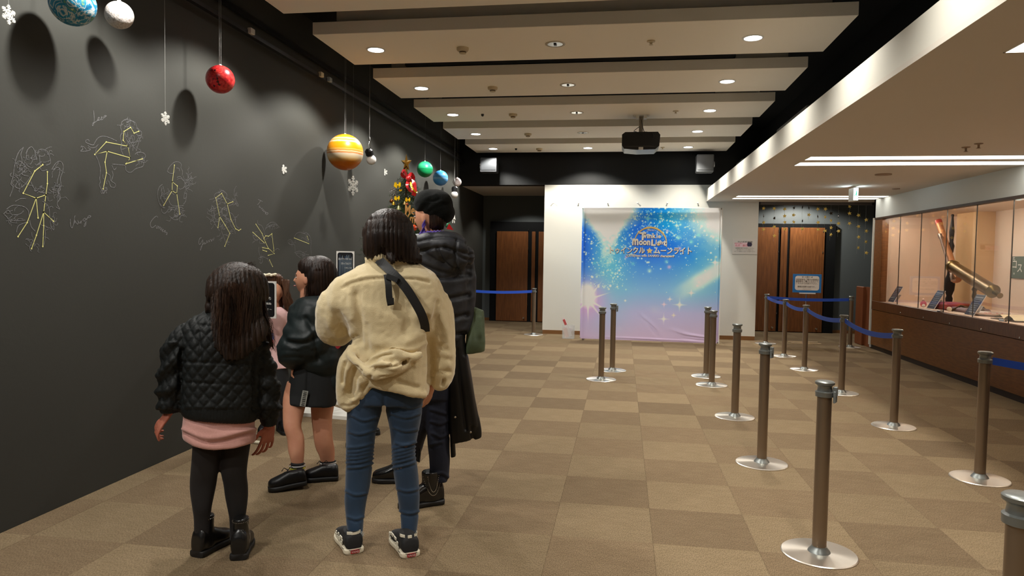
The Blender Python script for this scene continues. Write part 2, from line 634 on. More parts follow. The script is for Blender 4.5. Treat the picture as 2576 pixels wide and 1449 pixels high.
# doors -----------------------------------------------------------
def door(n, xs, yb, top, frame, hinge_px):
    """xs: list of (x0, x1, kind)"""
    t = empty('door_%d' % n, (xs[0][0], yb, 0))
    t['kind'] = 'structure'
    MB().box((frame[0], yb-.10, 0), (frame[1], yb-.001, frame[2])).build('door_frame', m_dark, t)
    for (a, b) in xs:
        w_ = MB().box((a, yb-.135, 0.012), (b, yb-.1, top), .004).build('door_leaf', m_wood, t)
        if b-a > .3:
            MB().lathe([(.016, 0), (.016, .004), (.006, .006), (.006, .035), (.018, .038), (.018, .05)], (b-.07, yb-.135, .085), 14, (0, -1, 0)).build('door_stop', m_chrome, w_, True)
            for hz in (.35, 1.55, 1.95):
                MB().lathe([(.008, 0), (.008, .03)], (b+.006, yb-.14, hz), 10).build('hinge', m_chrome, w_, True)
    return t


door(1, [(-2.66, -1.986), (-1.905, -1.83), (-1.76, -1.42)], 14.9, 1.925, (-2.81, -1.40, 2.13), 0)
door(2, [(2.31, 2.985), (3.035, 3.09), (3.094, 3.154), (3.20, 3.80), (3.803, 3.835)], 14.4, 2.035, (2.30, 4.045, 2.11), 0)
p = at(1363, 612, Y=14.77)
t = empty('wall_plate', p, 'dark wall plate beside the wooden door in the left alcove', 'sign')
MB().box((p.x-.03, p.y, p.z-.09), (p.x+.04, p.y+.02, p.z+.09), .003).build('plate', m_blackp, t)

# low ceiling fittings -------------------------------------------
nm = {0: 'nearest', 1: 'middle', 2: 'farthest'}
for k, (ya, yb) in enumerate((((3.05, 3.25), (3.46, 3.68)), ((7.15, 7.37), (7.56, 7.80)), ((11.43, 11.64), (11.84, 12.03)))):
    for q, (a, b) in enumerate((ya, yb)):
        t = empty('strip_light', (2.8, a, 2.4), '%s glowing ceiling strip of the %s pair across the low ceiling' % (('front', 'back')[q], nm[k]), 'strip light', 'recessed strip lights')
        MB().box((1.77, a, 2.3965), (RX-.02, b, 2.3995)).build('diffuser', m_strip, t)
        MB().box((1.762, a-.008, 2.3975), (1.77, b+.008, 2.4)).box((1.762, a-.008, 2.3975), (RX-.01, a, 2.4)).box((1.762, b, 2.3975), (RX-.01, b+.008, 2.4)).build('strip_frame', m_whitep, t)
for (px, py, r, lb) in ((2222, 438, .09, 'round beige ceiling cap right of the green exit sign'), (2254, 474, .05, 'small beige ceiling cap behind the exit sign')):
    p = at(px, py, Z=2.4)
    t = empty('ceiling_cap', p, lb, 'ceiling cap')
    MB().lathe([(r, 0), (r*.96, -.012), (r*.4, -.016)], p, 24).build('cap_disc', mat('cap_beige', (150, 130, 110), .6), t, True)
for (px, py) in ((2430, 370), (2462, 361)):
    p = at(px, py, Z=2.4)
    t = empty('sprinkler_head', p, 'small brass sprinkler head on the low ceiling, ' + ('left of' if px < 2450 else 'right of') + ' its twin', 'sprinkler')
    MB().lathe([(.035, 0), (.03, -.006), (.009, -.01), (.008, -.035), (.02, -.04)], p, 16).build('head', mat('cap_beige', (150, 130, 110), .6), t, True)
# exit sign
p = at(2154, 470, Y=9.9)
t = empty('exit_sign', (3.03, 9.9, 2.4), 'small lit green and white exit sign hanging under the low ceiling', 'exit sign')
MB().box((3.0, 9.9, 2.20), (3.065, 10.1, 2.375), .004).build('sign_body', m_whitep, t)
MB().box((3.003, 9.896, 2.21), (3.058, 9.9, 2.37)).build('sign_face', mat('exit_glow', (230, 255, 250), emit=(225, 255, 250), estr=3), t)
g = mat('exit_green', (20, 190, 150), emit=(20, 200, 150), estr=1)
MB().prism([(3.012, 9.8955, 2.27), (3.03, 9.8955, 2.295), (3.034, 9.8955, 2.335), (3.042, 9.8955, 2.335), (3.044, 9.8955, 2.26), (3.036, 9.8955, 2.262), (3.033, 9.8955, 2.285), (3.018, 9.8955, 2.262)], (0, -.001, 0)).build('running_man', g, t)
MB().box((3.03, 9.95, 2.375), (3.04, 9.96, 2.4)).build('sign_stem', m_whitep, t)
for s_ in (-1, 1):
    l = bpy.data.lights.new('exit_sign_glow', 'AREA')
    l.shape = 'RECTANGLE'
    l.size, l.size_y = .16, .05
    l.energy = .5
    l.color = (.75, .92, 1)
    lo = bpy.data.objects.new('exit_sign_glow', l)
    COL.objects.link(lo)
    lo.location = (3.03+s_*.045, 10.0, 2.34)
    lo.rotation_euler = V((s_*.95, 0, .12)).to_track_quat('-Z', 'Y').to_euler()

# curtain rail with star garlands --------------------------------
t = empty('curtain_rail', (3.24, 12.66, 2.38), 'dark grey rail across the top of the right hand alcove opening', 'rail')
MB().box((2.31, 12.69, 2.355), (4.17, 12.73, 2.40), .003).build('rail_bar', mat('rail_grey', (96, 88, 84), .5), t)
for xx in (2.31, 4.15):
    MB().box((xx, 12.685, 2.35), (xx+.03, 12.735, 2.402), .002).build('rail_end', m_blackp, t)
GAR = [(175, [200, 355, 495, 640]), (400, [205, 405, 585, 775]), (617, [215, 360, 490, 635]), (805, [190, 340, 485]),
       (985, [180, 465, 625]), (1120, [190, 335]), (1310, [215, 370, 495, 640]), (1462, [215, 380, 670]), (1585, [305, 455, 605, 750]),
       (1745, [200, 360, 515, 675]), (1975, [160, 305, 515]), (2160, [345, 580, 800, 1025]), (2320, [440, 675, 900, 1130])]
edge = {1: [180], 0: [355], 4: [180, 465], 5: [190], 6: [370], 9: [200, 360]}
m_gold = mat('gold_foil', (255, 222, 118), .35, .15)
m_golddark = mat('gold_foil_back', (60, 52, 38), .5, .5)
m_thread = mat('clear_thread', (150, 150, 145), .5)


def star_pts(R, r, n=5, a0=pi/2):
    return [((R if k % 2 == 0 else r)*math.cos(a0+pi*k/n), (R if k % 2 == 0 else r)*math.sin(a0+pi*k/n)) for k in range(2*n)]


def star_mesh(R=.036, r=.017, d=.010):
    b = MB()
    pts = star_pts(R, r)
    vs = [(x, 0, z) for x, z in pts] + [(0, -d, 0), (0, d, 0)]
    n = len(pts)
    b.add(vs, [(i, (i+1) % n, n) for i in range(n)] + [((i+1) % n, i, n+1) for i in range(n)])
    return b


sm = star_mesh().mesh('star')
sm.materials.append(m_gold)
sm2 = star_mesh().mesh('star')
sm2.materials.append(m_golddark)
ordn = ['first', 'second', 'third', 'fourth', 'fifth', 'sixth', 'seventh', 'eighth', 'ninth', 'tenth', 'eleventh', 'twelfth', 'last']
for k, (gx, gys) in enumerate(GAR):
    top = at(1900+gx*.12034, 515, Y=12.71)
    t = empty('star_garland', (top.x, 12.71, 2.36), '%s string of gold stars from the left, %d stars, in the alcove opening' % (ordn[k], len(gys)), 'star garland', 'star garlands in the alcove opening')
    zs = []
    for gy in gys:
        p = at(1900+gx*.12034, 500+gy*.12034, Y=12.71)
        zs.append(p.z)
        side = gy in edge.get(k, [])
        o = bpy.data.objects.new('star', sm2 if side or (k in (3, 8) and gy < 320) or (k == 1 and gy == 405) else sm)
        COL.objects.link(o)
        o.parent = t
        o.location = (p.x-top.x+random.uniform(-.004, .004), 0, p.z-2.36)
        o.rotation_euler = (random.uniform(-.25, .25), random.uniform(-.5, .5), 1.35 if side else random.uniform(-.6, .6))
    MB().tube([(top.x, 12.71, 2.36), (top.x, 12.71, min(zs)-.10)], .0012, 4).build('thread', m_thread, t)

# speakers --------------------------------------------------------
m_spk = mat('speaker_grey', (95, 97, 98), .5, noise=(3, .3, (80, 82, 84)))
for (xa, xb, za, zb, s_, lb) in ((-2.74, -2.43, 2.87, 3.13, -1, 'dark grey wall speaker high on the black beam at left'), (1.26, 1.56, 2.86, 3.16, 1, 'grey wall speaker high on the black beam near the low ceiling')):
    t = empty('wall_speaker', ((xa+xb)/2, BY, (za+zb)/2), lb, 'speaker', 'speakers on the black beam')
    k = .93
    xm = (xa+xb)/2
    yf = BY-.40
    sx = 1-.40/BY
    MB().box((xa*k+.03, yf, za-.0), (xb*k+.03, yf+.22, zb-.0), .012).build('cabinet', m_spk if s_ > 0 else mat('speaker_dimmed', (48, 49, 51), .5), t)  # left speaker's colours darkened to offset the strong lamp close by
    MB().box((xa*k+.045, yf-.006, za+.04), (xb*k+.015, yf, zb-.015), .003).build('grille', mat('speaker_grille', (105, 107, 108), .42) if s_ > 0 else mat('speaker_grille_dimmed', (50, 52, 54), .38), t)
    MB().lathe([(.03, 0), (.05, .01), (.05, .02), (.02, .03)], ((xa*k+.03 if s_ < 0 else xb*k+.03), yf+.08, (za+zb)/2-.01), 20, (s_, 0, 0)).build('bracket_knob', m_chrome, t, True)
    MB().tube([(xm*k+.03, yf+.22, (za+zb)/2), (xm*k+.03, BY, (za+zb)/2)], .03, 12).box((xm*k-.04, BY-.02, za+.02), (xm*k+.10, BY, zb-.02)).build('wall_bracket', m_blackp, t)

# projector -------------------------------------------------------
py_ = 9.25
t = empty('projector', (.2, py_, PZ), 'black ceiling projector hanging on a grey pole', 'projector')
a, b = at(1565, 333, Y=py_), at(1660, 377, Y=py_)
xc, z0, z1 = (a.x+b.x)/2, b.z, a.z
hw = (b.x-a.x)/2
mb = MB()
prof = [(-hw, z0+.06), (-hw+.03, z0+.015), (-.05, z0), (hw-.06, z0+.005), (hw-.01, z0+.05), (hw, z1-.04), (hw-.03, z1), (-hw+.04, z1), (-hw, z1-.03)]
mb.prism([(xc+x, py_-.02, z) for x, z in prof][::-1], (0, .42, 0))
mb.build('projector_body', mat('projector_black', (22, 22, 24), .3), t)
MB().box((xc-.028, py_-.026, z0+.0), (xc+.03, py_-.02, z0+.045)).build('projector_label', m_whitep, t)
MB().box((xc-.2, py_-.028, z0+.035), (xc+.2, py_-.02, z0+.05)).build('projector_lip', mat('projector_gloss', (60, 60, 62), .15), t)
MB().lathe([(.06, 0), (.06, -.01), (.028, -.015), (.026, -.2), (.022, -.22), (.022, z1-PZ)], (xc, py_+.12, PZ), 20).build('mount_pole', mat('pole_grey', (150, 142, 128), .4), t, True)
mb = MB().box((xc-.07, py_+.02, PZ-.012), (xc+.07, py_+.22, PZ))
for s_ in (-1, 1):
    mb.box((xc+s_*.05-.02, py_+.02, PZ-.05), (xc+s_*.05+.02, py_+.10, PZ-.012)).lathe([(.022, 0), (.02, -.02), (.006, -.03)], (xc+s_*.085, py_+.05, PZ), 12)
mb.build('mount_plate', m_whitep, t)
for q, pts in enumerate(([(0, .1, -.03), (.02, .08, -.15), (.06, .08, -.26), (.03, .05, z1-PZ+.01), (.14, -.03, z1-PZ-.02), (.15, -.03, z1-PZ-.09)], [(-.02, .1, z1-PZ+.09), (-.09, .08, z1-PZ+.03), (-.06, -.02, z1-PZ), (.02, -.03, z1-PZ-.05)])):
    MB().tube([V(p)+V((xc, py_, PZ)) for p in catmull(pts, 5)], .004, 6).build('cable', m_blackp, t, True)

# display case ----------------------------------------------------
CY0, CY1 = -2.9, 12.03
case = empty('display_case', (RX, 8, 0), 'long built-in wooden display case with glass front along the right wall', 'display case')
MB().box((RX, CY0, .07), (RX+.03, CY1, .63)).build('base_panel', m_woodc, case)
MB().box((RX+.015, CY0, 0), (RX+.05, CY1, .07)).build('kick_board', mat('kick_dark', (42, 28, 18), .6), case)
MB().box((RX-.005, CY0, .635), (RX+.05, CY1, .775), .004).build('sill_rail', mat('case_wood_rail', (108, 70, 38), .35, noise=(4, .8, (84, 52, 26), (2, 14, 2))), case)
MB().box((RX-.01, CY0, 2.07), (RX+.08, CY1, 2.10)).build('head_rail', mat('head_rail_brown', (70, 52, 40), .5), case)
MB().box((RX-.003, 11.70, .775), (RX+.03, CY1, 2.07), .003).box((RX+.03, 11.72, .775), (RX+.10, 11.82, 2.07)).build('end_post', m_woodc, case)
m_cin = mat('case_lining', (226, 206, 188), .8)
DX = 4.95
MB().box((DX, CY0, .6), (DX+.05, CY1, 2.2)).box((RX+.05, 11.82, .6), (DX, CY1, 2.2)).build('back_panel', m_cin, case)
MB().box((RX+.05, CY0, .72), (DX, 11.82, .775)).build('case_floor', mat('case_floor_cloth', (225, 205, 190), .85), case)
MB().box((RX+.08, CY0, 2.10), (DX, 11.82, 2.15)).build('case_top', m_cin, case)
MB().box((DX-.22, 10.35, .775), (DX, 10.95, 2.1)).build('pilaster', mat('case_lining_ochre', (205, 170, 125), .8), case)
for yy in (4.3, 6.0, 7.7, 9.4, 11.0):
    MB().box((RX+.12, yy-.6, 2.085), (RX+.16, yy+.6, 2.099)).build('case_tube', mat('case_tube_glow', (255, 255, 255), emit=(255, 240, 222), estr=44), case)
gm = glass_mat('case_glass', (250, 250, 248))
ys = [11.70, 11.045, 10.31, 9.545, 8.80, 8.035, 7.28, 6.52, 5.76, 5.0, 4.24]
for a, b in zip(ys[:-1], ys[1:]):
    MB().box((RX+.018, b+.004, .775), (RX+.024, a-.004, 2.07)).build('glass_pane', gm, case)
    MB().box((RX+.016, b-.003, .775), (RX+.026, b+.003, 2.07)).build('glass_joint', mat('joint_dark', (50, 48, 44), .4), case)
for (px, py) in ((2266, 787), (2324, 799), (2390, 814), (2470, 829), (2567, 850)):
    p = at(px, py, X=RX)
    MB().lathe([(.012, 0), (.012, .008), (.007, .012)], p, 10, (-1, 0, 0)).build('screw_cap', m_chrome, case, True)
for (px, py) in ((2364, 783), (2522, 806)):
    p = at(px, py, X=RX)
    MB().box((p.x-.012, p.y-.05, p.z-.012), (p.x+.02, p.y+.05, p.z+.012), .003).build('glass_lock', m_chrome, case)
# ------------------------------------------------------------------ stanchions and belts
m_post = mat('stanchion_post', (146, 130, 112), .33, .85, noise=(3, .3, (128, 106, 84), (1, 1, .3)))
m_disc = mat('stanchion_base', (205, 198, 188), .3, .9, aniso=.8, bump=(3, .02))
m_cap = mat('stanchion_cap', (130, 134, 132), .35, .7)
m_belt = mat('belt_blue', (24, 76, 190), .6, bump=(120, .05))
m_clip = mat('clip_grey', (120, 126, 126), .4, .3)


def make_stanchion(clip=False):
    t = empty('stanchion')
    MB().lathe([(.172, 0), (.172, .004), (.168, .008), (.05, .013)], n=64).build('base', m_disc, t, True, False)
    MB().lathe([(.052, .012), (.048, .020), (.036, .034), (.034, .04)], n=32).build('collar', m_cap, t, True, False)
    MB().lathe([(.0325, .03), (.0325, .76)], n=32).build('post', m_post, t, True, False)
    h = MB().lathe([(.0325, .757), (.041, .76), (.042, .782), (.034, .786), (.031, .805), (.034, .812), (.043, .818), (.044, .828), (.038, .833), (.012, .834)], n=32).build('head', m_cap, t, True, False)
    if clip:
        MB().box((-.012, -.056, .765), (.012, -.036, .81), .003).box((-.02, -.052, .735), (-.006, -.042, .79), .002).box((.006, -.052, .735), (.02, -.042, .79), .002).build('belt_clip', m_clip, h, True, False)
    return t


st = [make_stanchion(False), make_stanchion(True)]
ST = [  # x, y, clip, rotation, label
    (.96, 3.48, 1, 1.1, 'nearest full stanchion in the open middle of the carpet, no belt', 0),
    (.978, 4.973, 1, 1.0, 'bare stanchion without a belt, second from the front in the middle row', 0),
    (1.018, 6.408, 0, 0, 'bare stanchion, third from the front in the middle row, before the white wall', 0),
    (1.011, 7.982, 0, 0, 'front one of the close pair of stanchions by the right edge of the blue banner', 0),
    (1.017, 8.565, 1, 2.6, 'rear one of the close pair of stanchions by the right edge of the blue banner', 0),
    (-.211, 8.039, 0, 0, 'front one of the two stanchions left of the blue banner centre', 0),
    (-.094, 8.729, 1, 1.3, 'rear one of the two stanchions left of the blue banner centre', 0),
    (2.324, 4.909, 0, 0, 'right hand stanchion holding the blue belt that leaves the picture', 1),
    (2.313, 6.34, 0, 0, 'nearest stanchion of the belted queue line, at its right end', 1),
    (2.326, 7.833, 0, 0, 'stanchion second from the right end of the belted queue line', 1),
    (2.338, 9.415, 0, 0, 'stanchion of the queue line just in front of the blue notice stand', 1),
    (2.363, 10.673, 0, 0, 'stanchion of the queue line left of the blue notice stand', 1),
    (2.40, 12.2, 0, 0, 'stanchion at the far corner of the queue line by the white wall', 1),
    (3.70, 12.10, 0, 0, 'far stanchion at the alcove beside the low red brown panel', 1),
    (-1.541, 12.387, 0, 0, 'stanchion in front of the left alcove door, at the edge of the white wall', 1),
    (1.98, 2.40, 0, 0, 'partly cut off stanchion at the right bottom corner of the photo', 0)]
p = at(2572, 1252, Z=.825)
ST[-1] = (p.x+.0, p.y, 0, 0, ST[-1][4], 0)
used = [False, False]
SP = {}
for k, (x, y, cl, rz, lb, g) in enumerate(ST):
    if not used[cl]:
        o = st[cl]
        used[cl] = True
    else:
        o = copy_tree(st[cl])
    o.location = (x, y, 0)
    o.rotation_euler = (0, 0, rz)
    tag(o, 'brown grey metal post on a round steel base: ' + lb if False else lb, 'stanchion', 'belt stanchions on the carpet')
    SP[k] = V((x, y, 0))


def belt(name, a, b, label, sag=.03, z=.775, w_=.024, n=16, r=.04):
    a, b = V(a), V(b)
    d = (b-a)
    d.z = 0
    e = d.normalized()
    a2, b2 = a+e*r, b-e*r
    nrm = V((-e.y, e.x, 0))*.0012
    vs, fs = [], []
    for k in range(n+1):
        t = k/n
        p = a2.lerp(b2, t)
        zz = z - sag*4*t*(1-t)
        tw = .05*math.sin(3*t+p.x)
        for s_, q in ((-1, 1), (1, 1), (1, -1), (-1, -1)):
            vs.append(V((p.x, p.y, zz + s_*w_)) + nrm*q + V((-e.y, e.x, 0))*(s_*tw*w_))
    for k in range(n):
        for i in range(4):
            j = (i+1) % 4
            fs.append((4*k+i, 4*k+j, 4*k+4+j, 4*k+4+i))
    fs += [(3, 2, 1, 0), (4*n, 4*n+1, 4*n+2, 4*n+3)]
    o = MB().add(vs, fs).build(name, m_belt, None, True)
    return tag(o, label, 'belt', 'blue queue belts')


belt('queue_belt', SP[8], SP[9], 'blue belt between the two nearest posts of the queue line', .05)
belt('queue_belt', SP[9], SP[10], 'blue belt in front of the notice stand, right of it', .045)
belt('queue_belt', SP[10], SP[11], 'blue belt left of the notice stand in the queue line', .03)
belt('queue_belt', SP[11], SP[12], 'farthest left blue belt running to the white wall corner post', .02)
belt('queue_belt', SP[12], SP[13], 'dark blue belt stretched across the right alcove under the notice board', .02)
belt('queue_belt', SP[7], (4.0-.04, 4.3, 0), 'blue belt running off the right edge to the display case', .06)
belt('queue_belt', SP[14], (LX+.06, 12.40, 0), 'blue belt across the left alcove beside the black puffer coat', .03)
MB().box((LX, 12.37, .75), (LX+.05, 12.43, .81), .004).build('belt_receiver', m_clip, WL)
MB().box((RX-.06, 4.27, .75), (RX-.004, 4.33, .81), .004).build('belt_receiver', m_clip, case)

# ------------------------------------------------------------------ banner
def banner():
    W, H = 2.27, 2.26
    A = V((-.682, 11.80, 0))
    B = V((1.573, 11.71, 0))
    ex = (B-A).normalized()
    nrm = V((ex.y, -ex.x, 0))            # towards the room
    W = (B-A).length
    z0 = .03
    zt = at(1640, 523, Y=11.76).z
    H = zt-z0
    t = empty('banner_stand', (A+B)/2, 'large blue and pink sparkling fabric banner with gold lettering, standing before the white wall', 'banner')
    nx, nz = 420, 400
    u = np.linspace(0, 1, nx+1)
    v = np.linspace(0, 1, nz+1)
    U, Vv = np.meshgrid(u, v)            # v: 0 bottom, 1 top
    x = U.ravel()
    y = Vv.ravel()
    T = 1-y                              # from top
    # waves
    wv = .006*np.sin(x*9+y*3)*(1-y)**2 + .004*np.sin(x*23+1)*(1-y)**4
    for (x0, y0, x1, y1, am, wd) in ((.42, .22, .60, .05, .02, .018), (.47, .17, .58, .03, -.014, .016), (.70, .07, .98, .035, .018, .012), (.72, .035, .99, .02, -.015, .01), (.1, .02, .95, .01, .012, .008), (.62, .10, .80, .06, .012, .02)):
        px, py = x-x0, y-y0
        dx, dy = x1-x0, y1-y0
        tt = np.clip((px*dx+py*dy)/(dx*dx+dy*dy), 0, 1)
        d = np.hypot(px-tt*dx, py-tt*dy)
        wv = wv + am*np.exp(-(d/wd)**2)*np.sin(np.pi*np.clip(tt, .02, .98))
    curl = -.05*np.clip((x-.975)/.025, 0, 1)**2 - .03*np.clip((.02-x)/.02, 0, 1)**2
    dpt = wv+curl
    P = np.stack([A.x+ex.x*W*x + nrm.x*dpt, A.y+ex.y*W*x+nrm.y*dpt, z0+H*y + 0*x], 1)
    # colours (sRGB 0..1)
    def mixc(a, b, f):
        f = np.clip(f, 0, 1)[:, None]
        return a*(1-f)+b*f
    c3 = lambda *c: np.array(c)/255.
    stops = [(0, c3(22, 120, 210)), (.12, c3(24, 108, 208)), (.30, c3(34, 104, 205)), (.45, c3(78, 140, 208)), (.62, c3(126, 170, 214)), (.78, c3(178, 172, 206)), (1, c3(205, 176, 200))]
    col = np.zeros((len(x), 3))
    for ch in range(3):
        col[:, ch] = np.interp(T, [s[0] for s in stops], [s[1][ch] for s in stops])
    def n2(x, y, s, seed=0):
        r = np.random.default_rng(seed)
        g = r.random((64, 64))
        X = (x*s) % 63
        Y = (y*s) % 63
        i, j = X.astype(int), Y.astype(int)
        fx, fy = X-i, Y-j
        fx, fy = fx*fx*(3-2*fx), fy*fy*(3-2*fy)
        return (g[i, j]*(1-fx)+g[i+1, j]*fx)*(1-fy)+(g[i, j+1]*(1-fx)+g[i+1, j+1]*fx)*fy
    nn = n2(x, y, 9, 1)*.6+n2(x, y, 24, 2)*.3+n2(x, y, 60, 3)*.1
    fine = n2(x, y, 62, 5)
    # deep blue patches
    col = mixc(col, c3(30, 82, 200), np.exp(-((x-.03)/.10)**2-((T-.32)/.20)**2)*.85)
    col = mixc(col, c3(36, 86, 200), np.exp(-((x-.47)/.14)**2-((T-.18)/.16)**2)*.7)
    col = mixc(col, c3(20, 160, 235), np.exp(-((x-.62)/.14)**2-((T-.10)/.12)**2)*.7)
    col = mixc(col, c3(40, 150, 215), np.exp(-((x-.9)/.18)**2-((T-.35)/.2)**2)*.6)
    cream = c3(236, 234, 226)
    # top-left cloud with a falling pillar
    wdt = .13*np.clip(1-T/.28, 0, 1)+.055
    pil = np.exp(-((x-.19-.01*T)/(wdt*1.05))**4)*np.clip(1.25-T*2.0, 0, 1)
    cyan = c3(110, 200, 222)
    col = mixc(col, cyan, np.exp(-((x-.2)/.14)**2)*np.clip(1.1-np.abs(T-.35)*1.6, 0, 1)*.75)
    col = mixc(col, cream, np.clip(pil*1.5-(.35+.5*(fine-.3))*(T > .08)*(.5+T), 0, 1))
    col = mixc(col, cream, np.clip(1.5-np.hypot((x-.17)/.20, T/.14)+.5*(nn-.5), 0, 1))
    # top right
    col = mixc(col, c3(190, 226, 236), np.clip(1.35-np.hypot((x-1)/.30, (T-.05)/.28)+.6*(nn-.5), 0, 1)*.8)
    col = mixc(col, cream, np.clip(1.3-np.hypot((x-1)/.20, (T-.05)/.17)+.6*(nn-.5), 0, 1))
    # right beam
    d = ((x-.80)*.55+(T-.60)*.83+.02)
    al = (x-.78)*.83-(T-.6)*.55
    col = mixc(col, c3(150, 205, 215), np.exp(-(d/.11)**2)*np.clip(al*4+.7, 0, 1)*.7)
    col = mixc(col, cream, np.exp(-(d/.055)**4)*np.clip(al*5+.6, 0, 1)*.75+.25*(nn-.5)*np.exp(-(d/.08)**2))
    # pink star burst lower left
    r_ = np.hypot(x-.055, (T-.70))
    th = np.arctan2(T-.70, x-.055)
    col = mixc(col, c3(214, 160, 200), np.exp(-(r_/.15)**2)*.9)
    rays = np.zeros_like(x)
    for a in (-55, -20, 28, 52, 88, 130, 158):
        dd = np.abs(np.sin(th-math.radians(a)))*r_
        on = np.cos(th-math.radians(a)) > 0
        rays = np.maximum(rays, on*np.exp(-(dd/(.010*np.clip(1-r_/.2, .02, 1)))**2)*np.clip(1.3-r_/.17, 0, 1))
    col = mixc(col, c3(240, 232, 236), rays)
    col = mixc(col, c3(244, 240, 238), np.clip(1.4-r_/.055, 0, 1))
    col = mixc(col, c3(244, 240, 238), np.clip(1.3-np.hypot((x-.05)/.06, (T-.64)/.07), 0, 1))
    # sparkles
    r = np.random.default_rng(3)
    sp = []
    for k in range(1250):
        if k < 700:
            yy = r.random()*.62
            sx = .09*(1-yy)+.05
            xx = .20+r.normal()*sx*(1+ (yy < .25)*.5)
        elif k < 1250:
            xx = r.random()
            yy = abs(r.normal())*.22
            xx = .35+.65*xx
        else:
            xx, yy = r.random(), .2+r.random()*.7
        sp.append((xx, yy, (.0022+.006*r.random()**4), r.random()))
    XX = x.reshape(nz+1, nx+1)
    C = col.reshape(nz+1, nx+1, 3)
    for (xx, yy, rr, q) in sp:
        i0, i1 = int((xx-3*rr)*nx), int((xx+3*rr)*nx)+2
        j0, j1 = int((1-yy-3*rr)*nz), int((1-yy+3*rr)*nz)+2
        i0, j0 = max(i0, 0), max(j0, 0)
        if i0 >= nx or j0 >= nz or i1 <= 0 or j1 <= 0:
            continue
        gx = u[i0:i1][None, :]-xx
        gy = (1-v[j0:j1])[:, None]-yy
        f = np.clip(1.5-np.hypot(gx, gy)/rr, 0, 1)[..., None]*(.35+.6*q)
        tgt = np.array([.93, .98, 1.]) if q > .2 else np.array([.75, .9, .97])
        C[j0:j1, i0:i1] = C[j0:j1, i0:i1]*(1-f)+tgt*f
    # big soft bokeh
    for (xx, yy, rr, cc) in ((.70, .22, .016, (150, 215, 240)), (.62, .40, .012, (150, 215, 235)), (.64, .44, .013, (235, 180, 200)), (.33, .37, .010, (225, 170, 205)), (.50, .47, .014, (190, 225, 235)), (.38, .42, .012, (120, 200, 225)),
                             (.71, .30, .012, (240, 190, 205)), (.79, .25, .013, (140, 220, 240)), (.62, .17, .011, (240, 190, 200)), (.10, .42, .012, (100, 190, 225)), (.84, .20, .012, (150, 220, 240)), (.57, .06, .012, (150, 215, 240))):
        f = np.exp(-((u[None, :]-xx)**2+((1-v)[:, None]-yy)**2)/rr**2)[..., None]*.75
        C[:] = C*(1-f)+np.array(cc)/255.*f
    # four-pointed stars
    for (xx, yy, R, cc) in ((.80, .63, .035, (255, 225, 205)), (.72, .72, .06, (235, 235, 220)), (.61, .72, .028, (250, 200, 205)), (.65, .68, .025, (250, 215, 215)), (.61, .83, .05, (225, 220, 225)), (.68, .80, .022, (250, 220, 190)), (.96, .40, .05, (240, 245, 240)), (.685, .13, .03, (220, 245, 255)), (.33, .70, .012, (255, 255, 255)), (.48, .08, .06, (120, 190, 235))):
        gx = np.abs(u[None, :]-xx)
        gy = np.abs((1-v)[:, None]-yy)
        f = np.clip(1-gx/R, 0, 1)*np.exp(-(gy/(.0035+.10*R*np.clip(1-gx/(R*.5), 0, 1)))**2) + np.clip(1-gy/R, 0, 1)*np.exp(-(gx/(.0035+.10*R*np.clip(1-gy/(R*.5), 0, 1)))**2)
        f = np.clip(f, 0, 1)[..., None]*.85
        C[:] = C*(1-f)+np.array(cc)/255.*f
    col = np.clip(C.reshape(-1, 3), 0, 1)
    linc = np.where(col <= .04045, col/12.92, ((col+.055)/1.055)**2.4)
    linc = np.clip(linc*np.array([1.32, 1.42, 1.5])[None, :], 0, .93)
    me = bpy.data.meshes.new('fabric')
    idx = np.arange((nx+1)*(nz+1)).reshape(nz+1, nx+1)
    q = np.stack([idx[:-1, :-1], idx[:-1, 1:], idx[1:, 1:], idx[1:, :-1]], -1).reshape(-1, 4)
    me.vertices.add(len(P))
    me.vertices.foreach_set('co', P.ravel())
    me.loops.add(q.size)
    me.loops.foreach_set('vertex_index', q.ravel())
    me.polygons.add(len(q))
    me.polygons.foreach_set('loop_start', np.arange(0, q.size, 4))
    me.update()
    ca = me.color_attributes.new('print', 'FLOAT_COLOR', 'POINT')
    ca.data.foreach_set('color', np.concatenate([linc, np.ones((len(P), 1))], 1).ravel())
    me.polygons.foreach_set('use_smooth', [True]*len(q))
    mt = mat('banner_print', (255, 255, 255), .45, spec=.4)
    nt = mt.node_tree
    a = nt.nodes.new('ShaderNodeVertexColor')
    a.layer_name = 'print'
    nt.links.new(a.outputs[0], nt.nodes['Principled BSDF'].inputs['Base Color'])
    tl = nt.nodes.new('ShaderNodeBsdfTranslucent')
    mxs = nt.nodes.new('ShaderNodeMixShader')
    mxs.inputs[0].default_value = .38
    nt.links.new(a.outputs[0], tl.inputs[0])
    nt.links.new(nt.nodes['Principled BSDF'].outputs[0], mxs.inputs[1])
    nt.links.new(tl.outputs[0], mxs.inputs[2])
    nt.links.new(mxs.outputs[0], nt.nodes['Material Output'].inputs[0])
    link_mesh(me, 'fabric', mt, t)
    # frame tubes and feet behind
    b = A-nrm*.03
    c = B-nrm*.03
    mb = MB()
    for z in (z0+.02, z0+H-.01):
        mb.tube([b+V((0, 0, z)), c+V((0, 0, z))], .014, 10)
    for q_ in (b+ex*.05, c-ex*.05):
        mb.tube([q_+V((0, 0, 0.02)), q_+V((0, 0, z0+H-.01))], .014, 10)
        mb.tube([q_-nrm*.3+V((0, 0, .016)), q_+nrm*.0+V((0, 0, .016))], .014, 10)
    mb.build('frame', mat('frame_aluminium', (170, 170, 170), .4, .8), t, True)
    MB().obox(B+ex*.004-nrm*.02+V((0, 0, z0+H/2)), ex*.006, nrm*.022, V((0, 0, H/2))).build('side_hem', mat('fabric_white', (225, 222, 215), .7), t)
